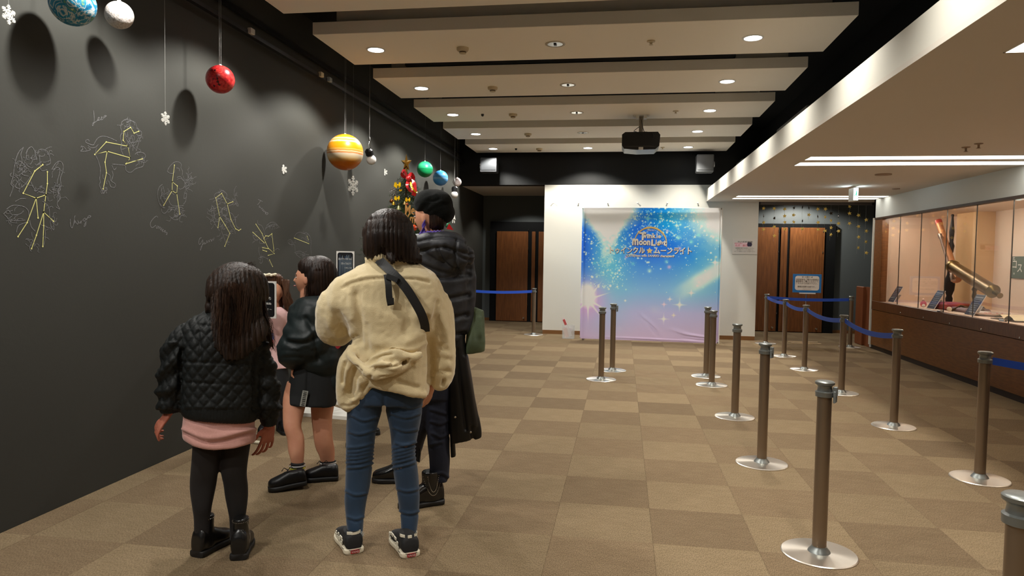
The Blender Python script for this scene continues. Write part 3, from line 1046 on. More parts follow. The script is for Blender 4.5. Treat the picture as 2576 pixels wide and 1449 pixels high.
    # lettering, placed by the photograph
    m_w = mat('letter_cream', (255, 253, 244), .5)
    m_g = mat('letter_gold', (255, 222, 140), .5)
    m_n = mat('letter_shadow', (40, 60, 130), .6)

    def on(px, py, lift=.004):
        d_ = ray(px, py)
        k = (A-EYE).dot(nrm)/d_.dot(nrm)
        return EYE+d_*k+nrm*lift
    def put(s_, size, px, py, xs=1.0, dx=0, align='CENTER', gold=True, off=.004, sp_=1.0):
        o_ = on(px, py)
        text(s_, size, o_+nrm*-.001+V((.004, 0, -.006)), ex, (0, 0, 1), m_n, t, align=align, offset=off+.002, xs=xs, space=sp_)
        if gold:
            text(s_, size, o_+nrm*.0005, ex, (0, 0, 1), m_g, t, align=align, offset=off, xs=xs, space=sp_)
        text(s_, size, o_+nrm*.0018, ex, (0, 0, 1), m_w, t, align=align, xs=xs, offset=.0008, space=sp_)
    def fit(s_, xl, xr, yb, yt, gold=True, off=.05, both=True):
        for mt_, lf, of_, dx, dz in ((m_n, .0015, off*1.5, .004, -.006), (m_g, .0035, off*.9, 0, 0), (m_w, .0055, off*.6, 0, .001)):
            if mt_ is m_g and not gold:
                continue
            o_ = on(xl, yb, lf)
            ob = text(s_, 1.0, (0, 0, 0), (1, 0, 0), (0, 1, 0), mt_, None, align='LEFT', offset=of_ if off else 0, extrude=.0)
            me_ = ob.data
            n_ = len(me_.vertices)
            Q = np.empty(n_*3)
            me_.vertices.foreach_get('co', Q)
            Q = Q.reshape(-1, 3)
            a0, a1 = Q.min(0), Q.max(0)
            wd_ = (on(xr, yb)-on(xl, yb)).length
            ht_ = (on(xl, yt)-on(xl, yb)).length
            g_ = (of_-off)*.0
            X_ = (Q[:, 0]-a0[0])/(a1[0]-a0[0])*wd_
            Z_ = (Q[:, 1]-a0[1])/(a1[1]-a0[1])*ht_
            k_ = {id(m_n): 1.02, id(m_g): 1.0, id(m_w): .985}[id(mt_)]
            X_ = (X_-wd_/2)*k_+wd_/2+dx
            Z_ = (Z_-ht_/2)*k_+ht_/2+dz
            R_ = np.array(o_)[None, :]+X_[:, None]*np.array(ex)[None, :]
            R_[:, 2] += Z_
            me_.vertices.foreach_set('co', R_.ravel())
            me_.update()
            ob.parent = t
            ob.matrix_parent_inverse = wmat(t).inverted()
    fit('T', 1608, 1625, 604.5, 584)
    fit('w', 1615, 1627, 599.5, 590)
    fit('i', 1627.5, 1630.5, 599.5, 588)
    fit('n', 1631.5, 1640, 599.5, 590.5)
    fit('k', 1641, 1650.5, 599.5, 586.5)
    fit('l', 1651.5, 1654, 599.5, 587)
    fit('e', 1655, 1662.5, 599.5, 591.5)
    fit('m', 1590, 1606, 617, 600)
    fit('oon', 1607, 1636, 617, 604.5)
    fit('L', 1638, 1649.5, 618.5, 602)
    fit('i', 1649, 1652, 614.5, 603)
    fit('gh', 1652.5, 1667, 618, 604)
    fit('t', 1667.5, 1677, 618.5, 604)
    fit('トゥインクル', 1534.5, 1622, 637.5, 620.5, off=.03)
    fit('ムーンライト', 1645, 1739.5, 638.5, 621.5, off=.03)
    fit('CUTErium with SANRIO characters', 1576, 1695, 645.5, 639.5, off=.02)
    fit('TWINKLE NIGHT', 1627, 1648, 581.5, 577, gold=False, off=0)
    # star and crescent arc
    def flat(pts, name, mt_, lift):
        o_ = [on(a_, b_, lift) for a_, b_ in pts]
        return MB().prism(o_[::-1], nrm*.002).build(name, mt_, t)
    for (R, mt_, lf) in ((9.6, m_n, .0025), (8.8, m_w, .005), (7.2, m_g, .0075)):
        flat([(1634+x_*1.0, 631-y_) for x_, y_ in star_pts(R, R*.5)], 'star_emblem', mt_, lf)
    for (r0, r1, mt_, lf, sh) in ((38.5, 41.5, m_n, .002, 1.0), (38.6, 41.6, m_g, .0045, 0)):
        pts = []
        for k in range(41):
            a_ = math.radians(176-k*190/40)
            pts.append((1636.5+(41.5)*math.cos(a_)*1.0, 611.5+sh-41.5*math.sin(a_)))
        for k in range(41):
            a_ = math.radians(-14+k*190/40)
            th_ = 1.2+3.2*max(0, math.sin(math.radians(k*180/40)))*1.0
            pts.append((1636.5+(41.5-th_)*math.cos(a_), 611.5+sh-(41.5-th_)*math.sin(a_)))
        n_ = 41
        vs = [on(a_, b_, lf) for a_, b_ in pts]
        fs = [(k, k+1, 2*n_-2-k, 2*n_-1-k) for k in range(n_-1)]
        MB().add(vs, fs).build('crescent_arc', mt_, t)
    mb = MB()
    for (a_, b_) in ((1650, 580), (1653, 583), (1651, 586), (1656, 585), (1660, 584), (1663, 587), (1659, 588), (1665, 590), (1655, 581), (1667, 593)):
        mb.prism([on(a_+x_, b_-y_, .004) for x_, y_ in star_pts(1.4, .6)][::-1], nrm*.001)
    mb.build('small_stars', m_w, t)


banner()

# ------------------------------------------------------------------ wall poster, leaflet box, notice stand
p0, p1 = at(1843, 600, Y=BY-.02), at(1905, 640, Y=BY-.02)
t = empty('wall_notice', ((p0.x+p1.x)/2, BY, (p0.z+p1.z)/2), 'white landscape notice sheet with red lettering on the white wall', 'notice')
MB().box((p0.x, BY-.008, p1.z), (p1.x, BY-.001, p0.z), .001).build('sheet', mat('sheet_white', (214, 210, 202), .4), t)
m_ink = mat('ink_black', (45, 42, 45), .6)
m_red = mat('ink_red', (200, 50, 80), .6)
yy = BY-.0085
cx_ = (p0.x+p1.x)/2
text('次の投影時間', .042, (cx_, yy, p0.z-.075), (1, 0, 0), (0, 0, 1), m_ink, t)
MB().box((p0.x+.04, yy-.0006, p1.z+.125), (p0.x+.27, yy, p1.z+.20)).build('red_box', mat('pale_pink', (235, 205, 212), .6), t)
text('本日の上映は', .022, (p0.x+.10, yy-.001, p1.z+.18), (1, 0, 0), (0, 0, 1), m_red, t)
text('北沢　展示', .042, (p0.x+.15, yy-.001, p1.z+.135), (1, 0, 0), (0, 0, 1), m_red, t, bold=True)
text('当館展示室でお待ちください', .024, (cx_, yy, p1.z+.095), (1, 0, 0), (0, 0, 1), m_ink, t)
text('入場の際はチケットをご用意のうえ', .018, (cx_, yy, p1.z+.068), (1, 0, 0), (0, 0, 1), m_ink, t)
text('スタッフの案内にしたがってお並びください', .018, (cx_, yy, p1.z+.04), (1, 0, 0), (0, 0, 1), m_ink, t)
MB().prism([(p0.x+.255+x, yy-.001, p1.z+.135+z) for x, z in ((0, 0), (.06, 0), (.075, .03), (.06, .07), (0, .075), (-.01, .03))], (0, .001, 0)).build('picture_spot', mat('ink_navy', (50, 45, 70), .6), t)

t = empty('leaflet_box', (-1.05, 12.4, 0), 'clear acrylic box with a white leaflet standing on the carpet left of the banner', 'box')
q0, q1 = at(1414, 852, Z=0), at(1440, 852, Z=0)
gx0, gx1, gy0 = q0.x, q1.x+.03, q0.y
acr = mat('clear_acrylic', (225, 228, 228), .1, alpha=.28)
mb = MB()
mb.box((gx0, gy0, .002), (gx1, gy0+.004, .23)).box((gx0, gy0+.14, .002), (gx1, gy0+.144, .23)).box((gx0, gy0, .002), (gx0+.004, gy0+.144, .23)).box((gx1-.004, gy0, .002), (gx1, gy0+.144, .23)).box((gx0, gy0, .002), (gx1, gy0+.144, .012))
mb.build('acrylic_box', acr, t)
lf = tag(MB().obox((gx0+.075, gy0+.07, .2), (.045, 0, -.08*.5), (0, .003, 0), (-.0, .0, .0)).obox((gx0+.07, gy0+.07, .20), (.028, 0, .010), (.0, .002, 0), (-.07, 0, .16)).build('leaflet', mat('leaflet_white', (228, 222, 220), .6), None), 'white and red leaflet leaning in the clear acrylic box left of the banner', 'leaflet')
MB().obox((gx0+.035, gy0+.066, .28), (.018, 0, .008), (.0, .002, 0), (-.02, 0, .045)).build('red_oval', mat('leaflet_red', (190, 80, 80), .6), lf)
for k in range(3):
    tag(MB().obox((gx0+.06+.03*k, gy0+.05+.02*k, .10), (.03, 0, .01), (0, .0015, 0), (.02*(k-1), 0, .08)).build('paper_card', mat('card%d' % k, ((225, 190, 180), (235, 230, 225), (215, 205, 215))[k], .6), None), ('pale orange card low in the clear box', 'white card in the middle of the clear box', 'pale grey card at the right side of the clear box')[k], 'card')

# notice stand
p0, p1 = at(1995, 689, Y=12.45), at(2065, 737, Y=12.45)
xm = (p0.x+p1.x)/2
t = empty('notice_stand', (xm, 12.45, 0), 'white notice board with a blue border on a thin pole behind the queue belt', 'sign')
MB().box((p0.x, 12.44, p1.z), (p1.x, 12.455, p0.z), .002).build('board', mat('board_blue', (28, 116, 190), .4), t)


def rrect(x0, z0, x1, z1, r, y, n=6):
    pts = []
    for (cx, cz, a0) in ((x1-r, z1-r, 0), (x0+r, z1-r, 90), (x0+r, z0+r, 180), (x1-r, z0+r, 270)):
        for k in range(n+1):
            a = math.radians(a0+90*k/n)
            pts.append((cx+r*math.cos(a), y, cz+r*math.sin(a)))
    return pts


MB().prism(rrect(p0.x+.035, p1.z+.04, p1.x-.035, p0.z-.03, .04, 12.4395), (0, -.001, 0)).build('white_sheet', mat('sheet_white2', (225, 220, 214), .5), t)
yy = 12.4375
W_ = p1.x-p0.x
for (s_, sz, dz, mt_) in (('★ 入場口 ★', .036, .063, m_ink), ('次回投影をご覧のお客様は', .034, .105, m_ink), ('整理券をご購入いただいて', .034, .137, m_ink), ('こちらからお並び下さい。', .034, .169, m_ink), ('開場は投影5分前です。', .032, .225, m_ink), ('There is no re-entry', .018, .255, mat('ink_grey', (130, 130, 135), .6)), ('after the show has begun', .018, .278, mat('ink_grey', (130, 130, 135), .6))):
    text(s_, sz, (xm, yy, p0.z-dz*1.0), (1, 0, 0), (0, 0, 1), mt_, t, xs=.9)
MB().box((xm-.12, 12.435, p1.z-.02), (xm+.14, 12.46, p1.z)).build('ledge', m_whitep, t)
MB().lathe([(.012, .0), (.012, p1.z-.02)], (xm, 12.47, 0.01), 14).build('pole', m_chrome, t, True)
MB().box((xm-.24, 12.36, 0), (xm+.24, 12.40, .012), .003).box((xm-.24, 12.56, 0), (xm+.24, 12.60, .012), .003).box((xm-.02, 12.36, 0), (xm+.02, 12.6, .012), .003).build('stand_base', mat('base_beige', (190, 165, 130), .5), t)

# ------------------------------------------------------------------ sign stands by the black wall
def sign_stand(name, label, xc, yc, w_, h_, ztop, rz, board_fn, base_fn):
    t = empty(name, (xc, yc, 0), label, 'sign')
    M = Matrix.Rotation(rz, 3, 'Z')
    L = lambda x, y, z: V((xc, yc, 0)) + M @ V((x, y, z))
    ex, en = M @ V((1, 0, 0)), M @ V((0, -1, 0))
    c = L(0, 0, ztop-h_/2)
    MB().obox(c, ex*(w_/2), en*.006, V((0, 0, h_/2))).build('board', mat('sign_white_edge', (225, 222, 216), .45), t)
    pts = [L(x, -.0065, z) for x, _, z in rrect(-w_/2+.010, ztop-h_+.010, w_/2-.010, ztop-.011, .020, 0)]
    MB().prism(pts, en*.0015).build('dark_sheet', mat('sign_dark_'+name, (24, 24, 26), .35), t)
    MB().tube([L(0, .012, .02), L(0, .012, ztop-.03)], .011, 10).build('pole', m_whitep, t, True)
    board_fn(t, L, ex, en, ztop, w_, h_)
    base_fn(t, L)
    return t


m_ltr = mat('sign_letter', (232, 230, 224), .5)


def bd1(t, L, ex, en, zt, w_, h_):
    text('星座の神たち', .027, L(w_/2-.032, -.009, zt-.135), ex, (0, 0, 1), m_ltr, t, align='RIGHT')
    text('(黒板画)', .017, L(w_/2-.034, -.009, zt-.170), ex, (0, 0, 1), m_ltr, t, align='RIGHT')
    text('どれかな？あるか？〜', .018, L(w_/2-.030, -.009, zt-.213), ex, (0, 0, 1), m_ltr, t, align='RIGHT')


def bs1(t, L):
    MB().tube([L(-.15, -.05, .012), L(.16, -.10, .012)], .012, 8).tube([L(-.15, .08, .012), L(.0, .1, .012)], .012, 8).build('base_bar', mat('base_cream', (205, 198, 175), .5), t, True)
    pts = [L(-.06, -.19, 0), L(.04, -.2, 0), L(.055, -.13, 0), L(.0, .0, 0), L(-.07, .02, 0)]
    MB().prism(pts, (0, 0, .02)).build('base_foot', mat('base_cream', (205, 198, 175), .5), t)


pb = at(650, 1108, Z=0)
pr = at(695, 708, Y=pb.y)
sign_stand('sign_stand', 'white-edged black sign with white Japanese text half hidden behind the girl in the quilted jacket', pr.x-.19, pb.y, .38, at(695, 708, Y=pb.y).z-at(695, 801, Y=pb.y).z, pr.z, 0.0, bd1, bs1)


def bd2(t, L, ex, en, zt, w_, h_):
    mb, mb2 = MB(), MB()
    r = random.Random(5)
    for k in range(26):
        x = -w_/2+.02+(w_-.04)*k/26
        z1_ = zt-.03-r.random()*.05
        (mb if k % 2 else mb2).prism([L(x, -.0085, z1_), L(x+.004+.003*r.random(), -.0085, z1_), L(x+.005, -.0085, zt-.25-r.random()*.1)], en*.0004)
    mb.build('light_streaks', mat('streak_grey', (95, 105, 105), .5), t)
    mb2.build('blue_streaks', mat('streak_blue', (40, 62, 90), .5), t)
    text('星とブラックホールに', .021, L(w_/2-.018, -.010, zt-.075), ex, (0, 0, 1), m_ltr, t, align='RIGHT', xs=.56)
    text('さわってみよう！', .021, L(w_/2-.02, -.010, zt-.115), ex, (0, 0, 1), m_ltr, t, align='RIGHT', xs=.56)
    text('くわしくは', .014, L(w_/2-.02, -.010, zt-.150), ex, (0, 0, 1), m_ltr, t, align='RIGHT', xs=.9)


def bs2(t, L):
    mb = MB()
    P0, P1, P2, P3 = at(757, 1047, Z=0), at(874, 1057, Z=0), at(856, 1012, Z=0), at(772, 1022, Z=0)
    mb.prism([P0, P1, at(872, 1041, Z=0), at(840, 1030, Z=0), at(815, 1030, Z=0), P3], (0, 0, .03))
    mb.prism([at(826, 1026, Z=0), at(846, 1018, Z=0), at(855, 1020, Z=0), at(852, 1012, Z=0), at(842, 1011, Z=0), at(822, 1019, Z=0)][::-1], (0, 0, .03))
    mb.build('base_plate', mat('base_white', (232, 230, 222), .5), t)


pb = at(868, 1040, Z=0)
sgx = at(869, 640, Y=pb.y+.05)
sign_stand('sign_stand', 'upright white-edged sign with streaked dark picture on a broad white base near the black wall', sgx.x, pb.y+.05, .155, .30, at(869, 632, Y=pb.y+.05).z, .18, bd2, bs2)

# ------------------------------------------------------------------ hanging planets
def planet_mat(name, stops, wave=None, swirl=None, spots=None, rough=.35, bump=None):
    """bands along Z (object space, radius-normalised) or swirls"""
    mt = mat(name, stops[0][1], rough, spec=.5, bump=bump)
    nt = mt.node_tree
    b = nt.nodes['Principled BSDF']
    tc = nt.nodes.new('ShaderNodeTexCoord')
    n = nt.nodes.new('ShaderNodeTexNoise')
    n.inputs['Scale'].default_value = swirl or 3
    n.inputs['Detail'].default_value = 4
    n.inputs['Distortion'].default_value = 2.0 if swirl and swirl < 12 else .4
    sp = nt.nodes.new('ShaderNodeSeparateXYZ')
    nt.links.new(tc.outputs['Generated'], sp.inputs[0])
    nt.links.new(tc.outputs['Generated'], n.inputs['Vector'])
    rp = nt.nodes.new('ShaderNodeValToRGB')
    rp.color_ramp.elements[0].position = stops[0][0]
    rp.color_ramp.elements[0].color = (*lin(stops[0][1]), 1)
    rp.color_ramp.elements[1].position = stops[-1][0]
    rp.color_ramp.elements[1].color = (*lin(stops[-1][1]), 1)
    for p_, c_ in stops[1:-1]:
        e = rp.color_ramp.elements.new(p_)
        e.color = (*lin(c_), 1)
    if swirl:
        nt.links.new(n.outputs['Fac'], rp.inputs[0])
    else:
        ad = nt.nodes.new('ShaderNodeMath')
        ad.operation = 'MULTIPLY_ADD'
        ad.inputs[1].default_value = wave or .03
        n.inputs['Scale'].default_value = 6
        nt.links.new(n.outputs['Fac'], ad.inputs[0])
        nt.links.new(sp.outputs[2], ad.inputs[2])
        nt.links.new(ad.outputs[0], rp.inputs[0])
    src = rp.outputs[0]
    if spots:
        vo = nt.nodes.new('ShaderNodeTexNoise')
        vo.inputs['Scale'].default_value = spots[0]
        vo.inputs['Detail'].default_value = 1
        nt.links.new(tc.outputs['Generated'], vo.inputs['Vector'])
        mr = nt.nodes.new('ShaderNodeMapRange')
        mr.inputs['From Min'].default_value = spots[1]
        mr.inputs['From Max'].default_value = spots[1]+.03
        nt.links.new(vo.outputs['Fac'], mr.inputs[0])
        mx = nt.nodes.new('ShaderNodeMix')
        mx.data_type = 'RGBA'
        mx.inputs['B'].default_value = (*lin(spots[2]), 1)
        nt.links.new(mr.outputs[0], mx.inputs['Factor'])
        nt.links.new(src, mx.inputs['A'])
        src = mx.outputs['Result']
    nt.links.new(src, b.inputs['Base Color'])
    return mt


PLX = -2.775
m_string = mat('string_grey', (120, 120, 118), .5)


def ball(name, label, px, py, rpx, material, X=PLX, cords=1, tilt=0):
    c = at(px, py, X=X)
    dz = (c-EYE).dot(_f)
    R = rpx/F*dz*math.sqrt(dz/(c-EYE).length)*.99
    t = empty(name, c, label, 'hanging ball', 'hanging painted balls by the black wall', tilt)
    MB().sphere((0, 0, 0), R, 48, 32).build('ball', material, t, True, False)
    for k in range(cords):
        dx = .012*(k-(cords-1)/2)
        MB().tube([(dx, 0, R*.99), (dx, 0, CEIL-c.z)], .0016, 5).build('cord', m_string, t, False, False)
    MB().lathe([(.012, R-.002), (.01, R+.006), (.004, R+.01)], n=10).build('hanging_cap', m_whitep, t, True, False)
    return t


ball('planet_ball', 'blue and turquoise swirled ball with white clouds, cut by the top edge', 183, 10, 60, planet_mat('earth_paint', [(.30, (10, 95, 150)), (.44, (20, 140, 180)), (.5, (225, 228, 220)), (.53, (30, 150, 190)), (.60, (30, 140, 180)), (.66, (130, 180, 120)), (.72, (235, 232, 215))], swirl=2.3, rough=.5, bump=(90, .2)))
ball('planet_ball', 'off-white rough ball beside the blue swirled one', 300, 38, 37, planet_mat('moon_paint', [(.3, (170, 158, 150)), (.45, (215, 206, 200)), (.7, (228, 220, 215))], swirl=14, rough=.6, bump=(70, .35)))
ball('planet_ball', 'glossy red ball with dark brown spots', 554, 200, 37, planet_mat('mars_paint', [(.3, (150, 22, 28)), (.5, (205, 40, 44)), (.7, (220, 78, 66))], swirl=5, spots=(7, .63, (60, 20, 22)), rough=.28), cords=2)
ball('planet_ball', 'big orange ball with white bands', 868, 383, 46.5, planet_mat('jupiter_paint', [(0, (226, 110, 8)), (.20, (232, 128, 14)), (.27, (236, 176, 90)), (.33, (244, 214, 160)), (.42, (236, 222, 196)), (.46, (226, 130, 20)), (.49, (250, 225, 180)), (.52, (228, 136, 20)), (.55, (246, 190, 100)), (.58, (242, 158, 20)), (.74, (240, 158, 24)), (.78, (250, 226, 180)), (.82, (236, 150, 26)), (.86, (250, 222, 170)), (.9, (240, 160, 40)), (1, (238, 150, 20))], wave=.03, rough=.3), cords=2)
ball('planet_ball', 'green ball with a thin dark line around its middle', 1069, 426, 20.5, planet_mat('green_paint', [(0, (10, 120, 66)), (.3, (20, 150, 88)), (.5, (16, 130, 76)), (.515, (5, 70, 50)), (.53, (30, 160, 105)), (.75, (60, 180, 125)), (1, (30, 150, 95))], wave=.02, rough=.3))
ball('planet_ball', 'light blue streaked ball right of the green one', 1108, 448, 19.5, planet_mat('blue_paint', [(0, (40, 110, 185)), (.25, (60, 140, 210)), (.4, (80, 155, 215)), (.5, (140, 190, 225)), (.58, (70, 150, 215)), (.72, (110, 180, 225)), (.8, (60, 145, 215)), (1, (80, 165, 220))], wave=.06, rough=.3))
ball('planet_ball', 'smallest pinkish white mottled ball, farthest along the black wall', 1150, 458, 11, planet_mat('pluto_paint', [(.3, (150, 120, 118)), (.5, (220, 208, 206)), (.7, (228, 220, 218))], swirl=8, rough=.5))


def pendant(label, px, py, rpx, X, lean):
    c = at(px, py, X=X)
    R = rpx/F*(c-EYE).length
    t = empty('pendant_spot', c, label, 'pendant lamp', 'dark pendant spots with white bulbs')
    MB().sphere((0, 0, 0), R, 24, 16).build('white_bulb', mat('bulb_white', (215, 212, 208), .3), t, True, False)
    MB().lathe([(R*.45, R*.7), (R*.8, R*1.0), (R*.85, R*1.9), (R*.5, R*2.3), (.003, R*2.35)], n=20, axis=lean).build('socket', m_blackp, t, True, False)
    a = V(lean).normalized()*R*1.5
    top = V((a.x, a.y, R*3.6))
    MB().tube([a+V((0, R*.8, 0)), V((a.x, a.y+R*.5, R*2.9)), top], .003, 6).tube([a+V((0, -R*.8, 0)), V((a.x, a.y-R*.5, R*2.9)), top], .003, 6).build('hanger', m_chrome, t, True, False)
    MB().lathe([(.004, 0), (.009, .01), (.009, .04), (.003, .05)], top, 10).tube([top, V((top.x, top.y, CEIL-c.z))], .003, 6).build('cord', m_string, t, True, False)
    return t


pendant('dark pendant spot with a white bulb beside the big orange ball', 934, 402, 12, -2.78, (-.1, -.35, .75))
pendant('dark pendant spot with a white bulb under the smallest mottled ball', 1143, 490, 9, -2.72, (.02, .05, 1))


# snowflakes
def flake(label, px, py, r_px, X, sx=1.0, ry=0, string=True, fig=False):
    c = at(px, py, X=X)
    R = r_px/F*(c-EYE).length
    t = empty('paper_figure' if fig else 'snowflake', c, label, 'ornament', None if fig else 'white snowflakes at the black wall')
    d = V((-EYE.x+c.x, c.y, 0)).normalized()
    e = V((d.y, -d.x, 0))*sx + d*math.sqrt(max(0, 1-sx*sx))
    z = V((0, 0, 1))
    nn = e.cross(z).normalized()*.0022
    mb = MB()
    if fig:
        for (a, b, r0, r1) in (((0, .55), (0, -.25), .25, .32), ((-.1, .55), (-.16, 1.0), .12, .07), ((.1, .55), (.16, 1.0), .12, .07), ((-.14, -.2), (-.22, -1), .13, .09), ((.14, -.2), (.22, -1), .13, .09), ((-.2, .15), (-.42, -.35), .1, .07), ((.2, .15), (.42, -.35), .1, .07)):
            A_, B_ = e*(a[0]*R)+z*(a[1]*R), e*(b[0]*R)+z*(b[1]*R)
            mb.tube([A_, B_], [r0*R, r1*R], 8, 1)
    else:
        for k in range(6):
            a = pi/3*k+pi/6+ry
            u_ = e*math.cos(a)+z*math.sin(a)
            v_ = -e*math.sin(a)+z*math.cos(a)
            mb.obox(u_*R*.5, u_*R*.5, v_*R*.07, nn)
            for q, ln in ((.35, .26), (.6, .30), (.82, .18)):
                for s_ in (-1, 1):
                    w_ = u_*math.cos(pi/3)+v_*(s_*math.sin(pi/3))
                    mb.obox(u_*R*q+w_*R*ln*.5, w_*R*ln*.5, w_.cross(nn).normalized()*R*.055, nn)
            mb.obox(u_*R*.2+v_*0, u_*R*.05, v_*R*.12, nn)
    mb.build('flake' if not fig else 'figure', mat('flake_white', (225, 224, 218), .5), t, False, False)
    if string:
        MB().tube([V((0, 0, R*.9)), V((0, 0, CEIL-c.z))], .0008, 4).build('thread', m_thread, t, False, False)
    return t


flake('small white snowflake at the top left corner beside a dark shadow', 22, 37, 19, -2.75, .6)
flake('white snowflake hanging right of the chalk lion', 416, 298, 15, -2.75, .6)
flake('white snowflake flat on the black wall left of the orange ball', 713, 426, 11, -2.985, .75, string=False)
flake('large white snowflake hanging just below the orange ball', 888, 467, 24, -2.78, .55)
flake('small white snowflake on the black wall left of the tree star', 968, 433, 8, -2.985, .85, string=False)
flake('thin white paper figure hanging right of the black beret', 1141, 548, 13, -2.74, .8, fig=True)

# ------------------------------------------------------------------ chalk drawings on the black wall
m_chalk = mat('chalk_grey', (132, 132, 134), .9, noise=(80, .8, (84, 84, 84)))
m_chalk2 = mat('chalk_dim', (100, 100, 100), .9, noise=(80, .6, (80, 80, 78)))
m_chalkY = mat('chalk_yellow', (228, 224, 140), .9)
CW = LX+.0012


def wall_line(mb, pts, wd, smooth=True, sub=5):
    P3 = [at(x, y, X=CW) for x, y in pts]
    if smooth and len(P3) > 2:
        P3 = [V(p) for p in catmull(P3, sub)]
    prev = None
    n = len(P3)
    vs = []
    for k in range(n):
        d = P3[min(k+1, n-1)]-P3[max(k-1, 0)]
        d = V((0, d.y, d.z))
        d = d.normalized() if d.length > 1e-9 else V((0, 1, 0))
        s_ = V((0, -d.z, d.y))*wd
        vs += [P3[k]+s_, P3[k]-s_]
    fs = [(2*k, 2*k+1, 2*k+3, 2*k+2) for k in range(n-1)]
    mb.add(vs, fs)


def squig(mb, x0, y0, x1, y1, n, amp, wd, seed):
    """feathery scribbles inside a box"""
    r = random.Random(seed)
    for k in range(n):
        x, y = r.uniform(x0, x1), r.uniform(y0, y1)
        pts = [(x, y)]
        a = r.uniform(0, 6.3)
        for q in range(4):
            a += r.uniform(-1.3, 1.3)
            x += math.cos(a)*amp
            y += math.sin(a)*amp
            pts.append((x, y))
        wall_line(mb, pts, wd, True, 3)


Zf = lambda ox, oy, s, L: [(ox+x/s, oy+y/s) for x, y in L]
s1 = 1811/500.


def drawing(label, white, yellow, ox, oy, s, wd=.0016, scr=(), ywd=.0020, dim=False):
    mb = MB()
    for L in white:
        wall_line(mb, Zf(ox, oy, s, L), wd)
    for q in scr:
        squig(mb, ox+q[0]/s, oy+q[1]/s, ox+q[2]/s, oy+q[3]/s, q[4], q[5]/s, wd*.7, q[0])
    o = mb.build('chalk_drawing', m_chalk, WL)
    o['label'] = label
    mb = MB()
    for L in yellow:
        wall_line(mb, Zf(ox, oy, s, L), ywd, False)
        for x, y in Zf(ox, oy, s, L):
            p = at(x, y, X=CW+.0004)
            mb.add([p+V((0, .0048*math.cos(a), .0048*math.sin(a))) for a in [pi/3*k for k in range(6)]], [(5, 4, 3, 2, 1, 0)])
    if yellow:
        y_ = mb.build('yellow_star_lines', m_chalkY, o)
        y_['label'] = 'yellow constellation lines with dots'
    return o


# lion
drawing('white chalk lion with yellow constellation lines', [
    [(1115, 235), (1110, 205), (1150, 182), (1190, 190), (1235, 215), (1245, 250), (1275, 285), (1290, 300), (1285, 340), (1270, 360)],
    [(1105, 220), (1100, 260), (1112, 300), (1095, 340), (1110, 400), (1105, 440)], [(1150, 215), (1180, 195), (1215, 205), (1230, 235)],
    [(1130, 240), (1160, 250), (1190, 235)], [(1225, 300), (1260, 330), (1285, 325)], [(1140, 300), (1150, 360), (1185, 410), (1180, 450)],
    [(1275, 350), (1262, 400), (1240, 470)], [(1200, 340), (1215, 400), (1210, 470)], [(1165, 300), (1160, 340), (1195, 400), (1235, 455)], [(1240, 260), (1255, 270), (1262, 290)],
    [(1065, 380), (1000, 350), (940, 335), (895, 350), (865, 390), (850, 415), (810, 405), (782, 390), (785, 370), (805, 368), (815, 385)],
    [(895, 410), (870, 435), (830, 440), (800, 420)], [(740, 420), (755, 450), (735, 472), (790, 470), (825, 455), (800, 440)], [(735, 435), (760, 430), (790, 465)],
    [(880, 440), (870, 500), (895, 560), (915, 640), (908, 720), (915, 750), (905, 780), (925, 820), (940, 830), (975, 825), (968, 800)],
    [(960, 670), (1000, 690), (1010, 740), (1050, 770), (1045, 800), (1010, 795), (990, 740)], [(1025, 590), (1080, 595), (1140, 605), (1150, 650), (1190, 665), (1240, 630), (1300, 610), (1305, 575), (1250, 560)],
    [(1020, 650), (1030, 690), (1015, 740)], [(1230, 500), (1260, 480), (1310, 490), (1325, 520), (1290, 550), (1200, 560)], [(1105, 400), (1100, 450), (1125, 510)], [(930, 830), (945, 858), (960, 830), (972, 855)], [(1020, 600), (1040, 640), (1062, 620)]],
    [[(1265, 290), (1222, 307), (1190, 255), (1130, 292), (1122, 372), (1165, 427), (968, 388), (863, 502), (977, 473), (1188, 533), (1165, 427)], [(977, 473), (957, 572), (970, 668), (940, 815)], [(1188, 533), (1147, 587), (1297, 541)]],
    0, 250, s1, scr=[(1110, 190, 1240, 250, 9, 16), (1150, 330, 1260, 440, 14, 18), (1250, 490, 1310, 610, 7, 14), (930, 690, 980, 840, 6, 12)])
